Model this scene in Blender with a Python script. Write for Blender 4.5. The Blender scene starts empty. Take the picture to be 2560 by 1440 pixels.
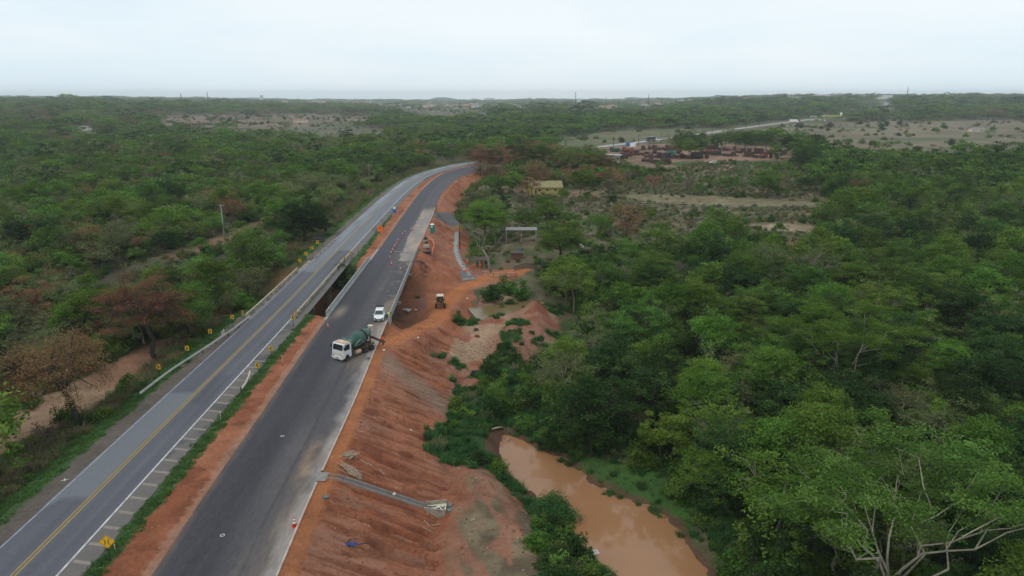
import bpy, math, random
import numpy as np
from mathutils import Vector, Matrix, Euler

S = bpy.context.scene
C = S.collection
R = math.radians
# ------------------------------------------------------------------ camera, sky, sun, exposure
CAM_H, PITCH, FPX = 38.0, R(15.34), 1750.0
cam_d = bpy.data.cameras.new("camera"); cam = bpy.data.objects.new("camera", cam_d); C.objects.link(cam)
cam.location = (0, 0, CAM_H); cam.rotation_euler = (R(90) - PITCH, 0, 0)
cam_d.sensor_width = 36; cam_d.lens = FPX / 2560 * 36
cam_d.clip_start = 0.5; cam_d.clip_end = 40000
S.camera = cam
SUN_EL, SUN_AZ = R(58), R(215)
W = bpy.data.worlds.new("World"); S.world = W; W.use_nodes = True
nt = W.node_tree; nt.nodes.clear()
o_ = nt.nodes.new('ShaderNodeOutputWorld'); bg = nt.nodes.new('ShaderNodeBackground')
sky = nt.nodes.new('ShaderNodeTexSky'); sky.sky_type = 'NISHITA'; sky.sun_disc = False
sky.sun_elevation = SUN_EL; sky.sun_rotation = SUN_AZ; sky.dust_density = 3.0; sky.air_density = 1.0; sky.ozone_density = 1.5
# a thin overcast veil spread over the whole sky: pale, a little cloudier in places
tc = nt.nodes.new('ShaderNodeTexCoord')
mp = nt.nodes.new('ShaderNodeMapping'); mp.inputs['Scale'].default_value = (1.0, 1.0, 5.0)
nz = nt.nodes.new('ShaderNodeTexNoise'); nz.inputs['Scale'].default_value = 1.6; nz.inputs['Detail'].default_value = 6; nz.inputs['Roughness'].default_value = 0.55
cr = nt.nodes.new('ShaderNodeValToRGB')
cr.color_ramp.elements[0].position = 0.36; cr.color_ramp.elements[0].color = (6.6, 8.0, 8.9, 1)
cr.color_ramp.elements[1].position = 0.66; cr.color_ramp.elements[1].color = (8.3, 8.9, 9.2, 1)
mx = nt.nodes.new('ShaderNodeMix'); mx.data_type = 'RGBA'; mx.inputs['Factor'].default_value = 0.86
nt.links.new(tc.outputs['Generated'], mp.inputs[0]); nt.links.new(mp.outputs[0], nz.inputs[0]); nt.links.new(nz.outputs[0], cr.inputs[0])
nt.links.new(sky.outputs[0], mx.inputs['A']); nt.links.new(cr.outputs[0], mx.inputs['B'])
# the veil is a little brighter low down, as thin overcast is
sp_ = nt.nodes.new('ShaderNodeSeparateXYZ'); mr = nt.nodes.new('ShaderNodeMapRange'); mr.inputs[1].default_value = 0.0; mr.inputs[2].default_value = 0.35; mr.inputs[3].default_value = 1.16; mr.inputs[4].default_value = 1.0
vm = nt.nodes.new('ShaderNodeVectorMath'); vm.operation = 'SCALE'; nt.links.new(tc.outputs['Generated'], sp_.inputs[0]); nt.links.new(sp_.outputs[2], mr.inputs[0])
nt.links.new(mx.outputs['Result'], vm.inputs[0]); nt.links.new(mr.outputs[0], vm.inputs['Scale']); nt.links.new(vm.outputs[0], bg.inputs[0]); bg.inputs[1].default_value = 0.107
nt.links.new(bg.outputs[0], o_.inputs[0])
sd = bpy.data.lights.new("sun", 'SUN'); sun = bpy.data.objects.new("sun", sd); C.objects.link(sun)
sd.energy = 0.9; sd.angle = R(18); sd.color = (1.0, 0.96, 0.9)
sun.rotation_euler = (R(90) - SUN_EL, 0, R(180) - SUN_AZ)
S.view_settings.view_transform = 'Standard'; S.view_settings.look = 'None'
S.view_settings.exposure = 0.0; S.view_settings.gamma = 1.0; S.view_settings.use_curve_mapping = False
S.render.engine = 'CYCLES'
S.cycles.max_bounces = 5; S.cycles.diffuse_bounces = 3; S.cycles.glossy_bounces = 2; S.cycles.transmission_bounces = 3
S.cycles.transparent_max_bounces = 6; S.cycles.volume_bounces = 2; S.cycles.use_denoising = True
S.cycles.caustics_reflective = False; S.cycles.caustics_refractive = False

rng = np.random.default_rng(7)
random.seed(7)
# ------------------------------------------------------------------ helpers
def hsh(ix, iy, seed):
    h = (ix.astype(np.int64) * 374761393 + iy.astype(np.int64) * 668265263 + seed * 1274126177) & 0xFFFFFFFF
    h = ((h ^ (h >> 13)) * 1274126177) & 0xFFFFFFFF
    return ((h ^ (h >> 16)) & 0xFFFF) / 65535.0
def vnoise(x, y, seed=0):
    ix = np.floor(x); iy = np.floor(y); fx = x - ix; fy = y - iy
    fx = fx * fx * (3 - 2 * fx); fy = fy * fy * (3 - 2 * fy)
    a = hsh(ix, iy, seed); b = hsh(ix + 1, iy, seed); c = hsh(ix, iy + 1, seed); d = hsh(ix + 1, iy + 1, seed)
    return (a + (b - a) * fx) * (1 - fy) + (c + (d - c) * fx) * fy
def fbm(x, y, seed=0, oct=4):
    s = 0; a = 1; t = 0
    for k in range(oct):
        s = s + a * vnoise(x * 2 ** k + 17.3 * k, y * 2 ** k - 9.1 * k, seed + k); t += a; a *= 0.5
    return s / t
def sst(a, b, x):
    t = np.clip((x - a) / (b - a), 0, 1); return t * t * (3 - 2 * t)
def mixf(a, b, t): return a + (b - a) * t

def seg_dist(X, Y, P, closed=False):
    """distance to a polyline, with the parameter (segment index + t) of the nearest point"""
    P = np.asarray(P, float)
    Q = np.roll(P, -1, 0) if closed else P[1:]
    A = P if closed else P[:-1]
    best = np.full(X.shape, 1e18); par = np.zeros(X.shape)
    for i in range(len(A)):
        ax, ay = A[i][:2]; dx, dy = Q[i][0] - ax, Q[i][1] - ay
        t = np.clip(((X - ax) * dx + (Y - ay) * dy) / (dx * dx + dy * dy + 1e-12), 0, 1)
        d = (X - ax - t * dx) ** 2 + (Y - ay - t * dy) ** 2
        m = d < best; best = np.where(m, d, best); par = np.where(m, i + t, par)
    return np.sqrt(best), par
def inside(X, Y, P):
    P = np.asarray(P, float); r = np.zeros(X.shape, bool); n = len(P); j = n - 1
    for i in range(n):
        xi, yi = P[i][:2]; xj, yj = P[j][:2]
        if yi != yj:
            r ^= ((yi > Y) != (yj > Y)) & (X < (xj - xi) * (Y - yi) / (yj - yi) + xi)
        j = i
    return r
def sdist(X, Y, P):
    """signed distance, negative inside; only evaluated near the polygon"""
    P = np.asarray(P, float)
    out = np.full(X.shape, 60.0)
    x0, y0 = P[:, 0].min() - 50, P[:, 1].min() - 50; x1, y1 = P[:, 0].max() + 50, P[:, 1].max() + 50
    m = (X > x0) & (X < x1) & (Y > y0) & (Y < y1)
    if m.any():
        d, _ = seg_dist(X[m], Y[m], P, True); out[m] = np.where(inside(X[m], Y[m], P), -d, d)
    return out
def catmull(P, n=8):
    P = np.asarray(P, float); out = []
    for i in range(len(P) - 1):
        p0 = P[max(i - 1, 0)]; p1 = P[i]; p2 = P[i + 1]; p3 = P[min(i + 2, len(P) - 1)]
        for t in np.linspace(0, 1, n, endpoint=False):
            out.append(0.5 * ((2 * p1) + (-p0 + p2) * t + (2 * p0 - 5 * p1 + 4 * p2 - p3) * t * t + (-p0 + 3 * p1 - 3 * p2 + p3) * t ** 3))
    out.append(P[-1]); return np.array(out)

def tag(o, label=None, cat=None, group=None, kind=None):
    if label: o['label'] = label
    if cat: o['category'] = cat
    if group: o['group'] = group
    if kind: o['kind'] = kind
    return o
def empty(name, loc=(0, 0, 0), rz=0.0, label=None, cat=None, group=None):
    o = bpy.data.objects.new(name, None); C.objects.link(o); o.location = loc; o.rotation_euler = (0, 0, rz)
    o.empty_display_size = 0.3
    return tag(o, label, cat, group)
def copy_tree(o, parent=None):
    c = o.copy(); C.objects.link(c); c.parent = parent
    for ch in o.children: copy_tree(ch, c)
    return c

class MB:
    def __init__(s): s.v = []; s.f = []; s.m = []; s.n = 0
    def add(s, v, f, m=0):
        v = np.asarray(v, float); s.v.append(v); s.f += [tuple(i + s.n for i in q) for q in f]; s.m += [m] * len(f); s.n += len(v); return s
    def box(s, c, d, m=0, rz=0.0, rx=0.0, ry=0.0, taper=(1, 1)):
        hx, hy, hz = d[0] / 2, d[1] / 2, d[2] / 2; tx, ty = taper
        v = np.array([(-hx, -hy, -hz), (hx, -hy, -hz), (hx, hy, -hz), (-hx, hy, -hz), (-hx * tx, -hy * ty, hz), (hx * tx, -hy * ty, hz), (hx * tx, hy * ty, hz), (-hx * tx, hy * ty, hz)])
        M = np.array(Euler((rx, ry, rz)).to_matrix()); v = v @ M.T + np.asarray(c, float)
        return s.add(v, [(0, 3, 2, 1), (4, 5, 6, 7), (0, 1, 5, 4), (1, 2, 6, 5), (2, 3, 7, 6), (3, 0, 4, 7)], m)
    def tube(s, pts, rad, n=6, m=0, caps=True):
        pts = [Vector(p) for p in pts]
        if not hasattr(rad, '__len__'): rad = [rad] * len(pts)
        V = []; up = Vector((0.13, 0.27, 0.95))
        for i, p in enumerate(pts):
            d = (pts[min(i + 1, len(pts) - 1)] - pts[max(i - 1, 0)]).normalized()
            a = d.cross(up)
            if a.length < 0.1: a = d.cross(Vector((1, 0, 0)))
            a.normalize(); b = d.cross(a)
            for k in range(n):
                t = 2 * math.pi * k / n; V.append(p + (a * math.cos(t) + b * math.sin(t)) * rad[i])
        F = []
        for i in range(len(pts) - 1):
            for k in range(n):
                k2 = (k + 1) % n; F.append((i * n + k, i * n + k2, (i + 1) * n + k2, (i + 1) * n + k))
        if caps: F.append(tuple(range(n))[::-1]); F.append(tuple((len(pts) - 1) * n + k for k in range(n)))
        return s.add([tuple(v) for v in V], F, m)
    def lathe(s, prof, c=(0, 0, 0), n=16, m=0, axis='Z', rot=None):
        V = []; F = []
        for (r, h) in prof:
            for k in range(n):
                t = 2 * math.pi * k / n; V.append((r * math.cos(t), r * math.sin(t), h))
        V = np.array(V)
        if axis == 'X': V = V[:, [2, 0, 1]]
        if axis == 'Y': V = V[:, [1, 2, 0]]
        if rot is not None: V = V @ np.array(rot).T
        V = V + np.asarray(c, float)
        for i in range(len(prof) - 1):
            for k in range(n):
                k2 = (k + 1) % n; F.append((i * n + k, i * n + k2, (i + 1) * n + k2, (i + 1) * n + k))
        F.append(tuple(range(n))[::-1]); F.append(tuple((len(prof) - 1) * n + k for k in range(n)))
        return s.add(V, F, m)
    def prism(s, poly, y0, y1, m=0, plane='XZ'):
        """extrude a 2D outline between y0 and y1 along the axis missing from plane"""
        n = len(poly)
        def P(a, b, h): return {'XZ': (a, h, b), 'YZ': (h, a, b), 'XY': (a, b, h)}[plane]
        V = [P(a, b, y0) for a, b in poly] + [P(a, b, y1) for a, b in poly]
        F = [tuple(range(n)), tuple(range(n, 2 * n))[::-1]] + [(i, i + n, (i + 1) % n + n, (i + 1) % n) for i in range(n)]
        return s.add(V, F, m)
    def build(s, name, mats, parent=None, smooth=False, loc=None):
        if not isinstance(mats, (list, tuple)): mats = [mats]
        me = bpy.data.meshes.new(name)
        me.from_pydata(np.concatenate(s.v).tolist(), [], s.f)
        for m in mats: me.materials.append(m)
        me.polygons.foreach_set('material_index', s.m)
        if smooth: me.polygons.foreach_set('use_smooth', [True] * len(s.f))
        me.validate(); me.update()
        o = bpy.data.objects.new(name, me); C.objects.link(o)
        if parent: o.parent = parent
        if loc is not None: o.location = loc
        return o

def fast_mesh(name, V, F, mats, attrs=None, smooth=False, uv=None, midx=None):
    """V (n,3), F (m,4) numpy quads"""
    me = bpy.data.meshes.new(name)
    V = np.ascontiguousarray(V, np.float32); F = np.ascontiguousarray(F, np.int32); k = F.shape[1]
    me.vertices.add(len(V)); me.vertices.foreach_set('co', V.ravel())
    me.loops.add(F.size); me.loops.foreach_set('vertex_index', F.ravel())
    me.polygons.add(len(F)); me.polygons.foreach_set('loop_start', np.arange(0, F.size, k, dtype=np.int32))
    if midx is not None: me.polygons.foreach_set('material_index', np.ascontiguousarray(midx, np.int32))
    me.polygons.foreach_set('use_smooth', np.full(len(F), smooth))
    for m in mats: me.materials.append(m)
    for an, (tp, dat) in (attrs or {}).items():
        a = me.attributes.new(an, tp, 'POINT')
        key = {'FLOAT': 'value', 'INT': 'value', 'FLOAT_COLOR': 'color', 'FLOAT_VECTOR': 'vector'}[tp]
        a.data.foreach_set(key, np.ascontiguousarray(dat, np.int32 if tp == 'INT' else np.float32).ravel())
    if uv is not None:
        l = me.uv_layers.new(name='UVMap'); l.data.foreach_set('uv', np.ascontiguousarray(uv[F.ravel()], np.float32).ravel())
    me.update(calc_edges=True)
    return me
def link(name, me, parent=None):
    o = bpy.data.objects.new(name, me); C.objects.link(o)
    if parent: o.parent = parent
    return o

# ------------------------------------------------------------------ materials
def N(nt, t, **kw):
    n = nt.nodes.new(t)
    for k, v in kw.items():
        if k in n.inputs: n.inputs[k].default_value = v
        else: setattr(n, k, v)
    return n
def mat(name, col, rough=0.8, spec=0.3, metal=0.0, var=0.15, scale=3.0, bump=0.0, bscale=20.0, var2=None, dirt=None, dirt_amt=0.5, dirt_scale=1.0):
    m = bpy.data.materials.new(name); m.use_nodes = True; nt = m.node_tree; b = nt.nodes['Principled BSDF']
    b.inputs['Roughness'].default_value = rough; b.inputs['Specular IOR Level'].default_value = spec; b.inputs['Metallic'].default_value = metal
    tc = N(nt, 'ShaderNodeTexCoord'); n1 = N(nt, 'ShaderNodeTexNoise', Scale=scale, Detail=5.0)
    nt.links.new(tc.outputs['Object'], n1.inputs['Vector'])
    r = N(nt, 'ShaderNodeValToRGB'); e = r.color_ramp.elements
    c0 = tuple(max(0, c * (1 - var)) for c in col); c1 = tuple(min(1, c * (1 + var)) for c in (var2 or col))
    e[0].position = 0.32; e[1].position = 0.68; e[0].color = c0 + (1,); e[1].color = c1 + (1,)
    nt.links.new(n1.outputs[0], r.inputs[0]); out = r.outputs[0]
    if dirt:
        n2 = N(nt, 'ShaderNodeTexNoise', Scale=dirt_scale, Detail=7.0, Roughness=0.65); nt.links.new(tc.outputs['Object'], n2.inputs['Vector'])
        r2 = N(nt, 'ShaderNodeMapRange'); r2.inputs[1].default_value = 0.45; r2.inputs[2].default_value = 0.7; r2.inputs[4].default_value = dirt_amt
        nt.links.new(n2.outputs[0], r2.inputs[0])
        mm = N(nt, 'ShaderNodeMix', data_type='RGBA'); mm.inputs['B'].default_value = tuple(dirt) + (1,)
        nt.links.new(r2.outputs[0], mm.inputs['Factor']); nt.links.new(out, mm.inputs['A']); out = mm.outputs['Result']
    nt.links.new(out, b.inputs['Base Color'])
    if bump:
        n3 = N(nt, 'ShaderNodeTexNoise', Scale=bscale, Detail=6.0); nt.links.new(tc.outputs['Object'], n3.inputs['Vector'])
        bp = N(nt, 'ShaderNodeBump', Strength=bump, Distance=0.05); nt.links.new(n3.outputs[0], bp.inputs['Height']); nt.links.new(bp.outputs[0], b.inputs['Normal'])
    return m
def leaf_mat(name, cols, rnd=0.35, trans=0.34):
    """leaf colour: per-leaf tint attribute picks along a ramp, every tree shifts a little"""
    m = bpy.data.materials.new(name); m.use_nodes = True; nt = m.node_tree; nt.nodes.clear()
    out = N(nt, 'ShaderNodeOutputMaterial'); at = N(nt, 'ShaderNodeAttribute', attribute_name='tint'); oi = N(nt, 'ShaderNodeObjectInfo')
    r = N(nt, 'ShaderNodeValToRGB'); el = r.color_ramp.elements
    el[0].color = cols[0] + (1,); el[0].position = 0.05; el[1].color = cols[-1] + (1,); el[1].position = 0.95
    for i, c in enumerate(cols[1:-1]): e = el.new((i + 1) / (len(cols) - 1)); e.color = c + (1,)
    nt.links.new(at.outputs['Fac'], r.inputs[0])
    hs = N(nt, 'ShaderNodeHueSaturation'); hs.inputs['Saturation'].default_value = 1.02
    a = N(nt, 'ShaderNodeMapRange'); a.inputs[3].default_value = 0.478; a.inputs[4].default_value = 0.518; nt.links.new(oi.outputs['Random'], a.inputs[0])
    ml = N(nt, 'ShaderNodeMath', operation='MULTIPLY'); ml.inputs[1].default_value = 7.31; nt.links.new(oi.outputs['Random'], ml.inputs[0])
    fr = N(nt, 'ShaderNodeMath', operation='FRACT'); nt.links.new(ml.outputs[0], fr.inputs[0])
    b_ = N(nt, 'ShaderNodeMapRange'); b_.inputs[3].default_value = 1.12 * (1 - rnd); b_.inputs[4].default_value = 1.20 * (1 + rnd); nt.links.new(fr.outputs[0], b_.inputs[0])
    nt.links.new(a.outputs[0], hs.inputs['Hue']); nt.links.new(b_.outputs[0], hs.inputs['Value']); nt.links.new(r.outputs[0], hs.inputs['Color'])
    d = N(nt, 'ShaderNodeBsdfDiffuse'); t = N(nt, 'ShaderNodeBsdfTranslucent'); mxs = N(nt, 'ShaderNodeMixShader'); mxs.inputs[0].default_value = trans
    nt.links.new(hs.outputs[0], d.inputs[0]); nt.links.new(hs.outputs[0], t.inputs[0])
    nt.links.new(d.outputs[0], mxs.inputs[1]); nt.links.new(t.outputs[0], mxs.inputs[2]); nt.links.new(mxs.outputs[0], out.inputs[0])
    return m

M = {}
M['bark'] = mat('bark', (0.11, 0.085, 0.065), 0.95, 0.1, var=0.35, scale=2.5)
M['bark_pale'] = mat('bark_pale', (0.235, 0.205, 0.155), 0.9, 0.1, var=0.3, scale=2.5)
M['bark_dark'] = mat('bark_dark', (0.05, 0.04, 0.034), 0.95, 0.1, var=0.35, scale=2.5)
M['concrete'] = mat('concrete', (0.34, 0.335, 0.32), 0.85, 0.25, var=0.12, scale=1.2, dirt=(0.16, 0.15, 0.135), dirt_amt=0.45, dirt_scale=0.9, bump=0.2)
M['old_concrete'] = mat('old_concrete', (0.30, 0.265, 0.21), 0.9, 0.2, var=0.25, scale=1.2, dirt=(0.055, 0.05, 0.042), dirt_amt=0.85, dirt_scale=0.5, bump=0.3)
M['kerb'] = mat('kerb', (0.48, 0.38, 0.32), 0.9, 0.2, var=0.15, scale=1.0, dirt=(0.36, 0.17, 0.1), dirt_amt=0.6, dirt_scale=0.6)
M['galv'] = mat('galvanised_steel', (0.42, 0.42, 0.40), 0.5, 0.5, metal=0.4, var=0.1, dirt=(0.2, 0.17, 0.12), dirt_amt=0.4)
M['steel_dark'] = mat('dark_steel', (0.045, 0.045, 0.048), 0.6, 0.4, metal=0.3)
M['yellow'] = mat('sign_yellow', (0.75, 0.42, 0.02), 0.5, 0.4, var=0.05)
M['black'] = mat('sign_black', (0.012, 0.012, 0.014), 0.5, 0.4, var=0.1)
M['orange'] = mat('sign_orange', (0.85, 0.16, 0.02), 0.5, 0.4, var=0.05)
M['white'] = mat('white_paint', (0.78, 0.78, 0.76), 0.4, 0.5, var=0.03)
M['blue'] = mat('blue_paint', (0.03, 0.12, 0.35), 0.5, 0.4, var=0.08)
M['cone'] = mat('cone_orange', (0.62, 0.07, 0.025), 0.6, 0.3, var=0.1, dirt=(0.3, 0.1, 0.06), dirt_amt=0.5, dirt_scale=4)
M['rubber'] = mat('rubber', (0.025, 0.023, 0.022), 0.85, 0.2, dirt=(0.2, 0.1, 0.06), dirt_amt=0.6, dirt_scale=3)
M['mudsteel'] = mat('muddy_steel', (0.07, 0.05, 0.04), 0.85, 0.2, dirt=(0.2, 0.1, 0.06), dirt_amt=0.8, dirt_scale=2)
M['glass'] = mat('dark_glass', (0.02, 0.03, 0.035), 0.08, 0.9, var=0.1)
M['truckwhite'] = mat('truck_white', (0.68, 0.68, 0.66), 0.35, 0.5, var=0.04, dirt=(0.42, 0.28, 0.2), dirt_amt=0.35, dirt_scale=1.2)
M['truckroof'] = mat('dusty_roof', (0.55, 0.36, 0.25), 0.7, 0.2, var=0.12)
M['green'] = mat('drum_green', (0.012, 0.068, 0.046), 0.45, 0.4, var=0.12, dirt=(0.12, 0.14, 0.11), dirt_amt=0.6, dirt_scale=0.9)
M['green2'] = mat('drum_green_worn', (0.05, 0.13, 0.095), 0.6, 0.3, var=0.15, dirt=(0.2, 0.19, 0.16), dirt_amt=0.8, dirt_scale=1.2)
M['drumprint'] = mat('faded_white_print', (0.42, 0.5, 0.46), 0.6, 0.3, var=0.15)
M['wood'] = mat('weathered_wood', (0.36, 0.28, 0.2), 0.9, 0.1, var=0.3, scale=6)
M['darkwood'] = mat('dark_wood', (0.10, 0.075, 0.06), 0.9, 0.1, var=0.3, scale=4)
M['skin'] = mat('skin', (0.25, 0.13, 0.08), 0.6, 0.3, var=0.05)
M['hivis_orange'] = mat('orange_workwear', (0.85, 0.13, 0.025), 0.8, 0.1, var=0.12, scale=6)
M['hivis_yellow'] = mat('yellow_workwear', (0.55, 0.80, 0.12), 0.8, 0.1, var=0.1, scale=6)
M['trousers'] = mat('dark_trousers', (0.025, 0.03, 0.05), 0.9, 0.1, var=0.2)
M['boot'] = mat('boot', (0.05, 0.035, 0.03), 0.9, 0.1)
M['rust'] = mat('rusty_scrap', (0.085, 0.048, 0.04), 0.95, 0.1, var=0.5, scale=1.5, dirt=(0.05, 0.045, 0.05), dirt_amt=0.8, dirt_scale=0.8)
M['rustred'] = mat('faded_red_paint', (0.22, 0.055, 0.04), 0.8, 0.2, var=0.3, scale=1.0, dirt=(0.1, 0.05, 0.04), dirt_amt=0.6)
M['gravel'] = mat('grey_gravel', (0.16, 0.155, 0.15), 0.95, 0.1, var=0.35, scale=6, bump=0.6, bscale=12)
M['rooftile'] = mat('clay_roof', (0.33, 0.19, 0.14), 0.9, 0.1, var=0.25, scale=1.0)
M['roofgrey'] = mat('fibre_roof', (0.25, 0.235, 0.225), 0.85, 0.2, var=0.12, dirt=(0.2, 0.18, 0.16), dirt_amt=0.6)
M['wallwhite'] = mat('lime_wall', (0.66, 0.64, 0.6), 0.9, 0.1, var=0.08)
M['wallyellow'] = mat('ochre_wall', (0.36, 0.29, 0.10), 0.9, 0.1, var=0.15, scale=0.8)
M['mudbrick'] = mat('mud_brick', (.17, .085, .06), .95, .1, var=.3)
M['toilet'] = mat('toilet_teal', (0.02, 0.20, 0.15), 0.5, 0.3, var=0.06)
M['tarp'] = mat('blue_tarp', (0.03, 0.055, 0.20), 0.6, 0.3, var=0.3, scale=3)
M['sack'] = mat('white_sacks', (0.55, 0.5, 0.46), 0.8, 0.2, var=0.2, scale=3)
M['pinkmesh'] = mat('orange_safety_mesh', (0.75, 0.22, 0.12), 0.7, 0.1)
M['machine'] = mat('machine_yellow', (0.30, 0.16, 0.04), 0.6, 0.3, var=0.2, dirt=(0.12, 0.065, 0.045), dirt_amt=0.95, dirt_scale=2)
M['kerb_grey'] = mat('weathered_concrete', (.25, .235, .215), .85, .2, var=.15, dirt=(.2, .11, .07), dirt_amt=.5, dirt_scale=1.2)
M['cream'] = mat('cream_paint', (0.62, 0.55, 0.42), 0.5, 0.3, var=0.08)
# ------------------------------------------------------------------ the lie of the land (all in metres, road surface = 0)
OLD = np.array([(-39.9, 5, 0), (-41.0, 49, 0), (-41.9, 82, 0), (-42.9, 126, 0), (-44.2, 163, 0), (-45.9, 226, 0), (-46.9, 278, 0), (-46.3, 325, 0),
                (-42.5, 360, 0), (-34, 393, 0), (-23, 418, 0), (18, 479, 0), (64.6, 548, 0), (132, 645, 0), (225, 790, 0), (339, 968, 0), (454, 1140, 0),
                (550, 1290, -1), (700, 1500, -6), (900, 1800, -14), (1150, 2300, -8), (1340, 2600, 2), (1560, 3000, 15), (1720, 3300, 16)], float)
OLDC = catmull(OLD, 10)
NEWL = catmull([(-26.9, 5), (-29.6, 49.2), (-30.3, 60.7), (-31.3, 83.7), (-32.1, 100), (-32.7, 117), (-33.9, 163), (-34.6, 190), (-35.8, 223), (-37.6, 287), (-36.6, 340), (-31.9, 374), (-23.2, 398), (-8, 425), (12, 455)], 8)
NEWR = catmull([(-17.5, 5), (-19.4, 49.2), (-19.9, 61), (-20.5, 83.7), (-21.3, 101), (-22.0, 117), (-24.0, 163), (-24.9, 190), (-26.3, 228), (-27.5, 254), (-28.2, 287), (-26.3, 330), (-20.5, 360), (-8, 385), (18, 420)], 8)
def offset(P, d):
    P = np.asarray(P, float); T = np.gradient(P[:, :2], axis=0); T /= np.linalg.norm(T, axis=1)[:, None]
    Q = P.copy(); Q[:, 0] += T[:, 1] * d; Q[:, 1] -= T[:, 0] * d; return Q
_near = OLDC[OLDC[:, 1] < 470]
PLAT = np.concatenate([offset(_near, -6.2)[:, :2], offset(NEWR, 1.5)[::-1, :2]])
FARR = OLDC[OLDC[:, 1] > 440]
POND = np.array([(-1.4, 90.5), (1.9, 87.5), (4.3, 84.6), (7.5, 81.8), (10, 77), (12.6, 74.5), (15.3, 72), (17, 70.2), (18.4, 67.6), (18.8, 65), (19.1, 61), (20.5, 57), (23, 50), (26, 40), (20, 38), (14.5, 50),
                 (11.6, 57.5), (9.0, 61.4), (7.7, 63.6), (6.6, 66.2), (4.9, 68.4), (3.6, 70.5), (2.6, 73.4), (1.0, 76.6), (-1.0, 79.8), (-2.8, 83.5), (-3.0, 88)])
POOL = np.array([(-8.0, 148.5), (-5.5, 141), (-3, 142.5), (0.5, 145.5), (3.2, 149.5), (4.0, 153), (1.5, 154), (-3, 150.5)])
CREEK = [(-260, 190), (-180, 195), (-120, 172), (-75, 152), (-55, 146), (-40, 141), (-24, 139), (-12, 143)]
HAUL = np.array([(-20.2, 107, -0.4), (-18.8, 112, -1.2), (-17, 123, -3.4), (-14.8, 134, -5.2), (-14.4, 145, -5.8), (-13.6, 153, -5.8), (-10, 163, -5.6), (-4.5, 171, -5.3), (3, 175, -5.2)])
SHELF = np.array([(-27, 250, -0.6), (-22, 236, -1.6), (-17.5, 222, -2.6)])
TRACKL = [(-90, 45), (-78, 60), (-65.5, 80), (-61, 97), (-60.5, 112), (-66, 124)]

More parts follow.
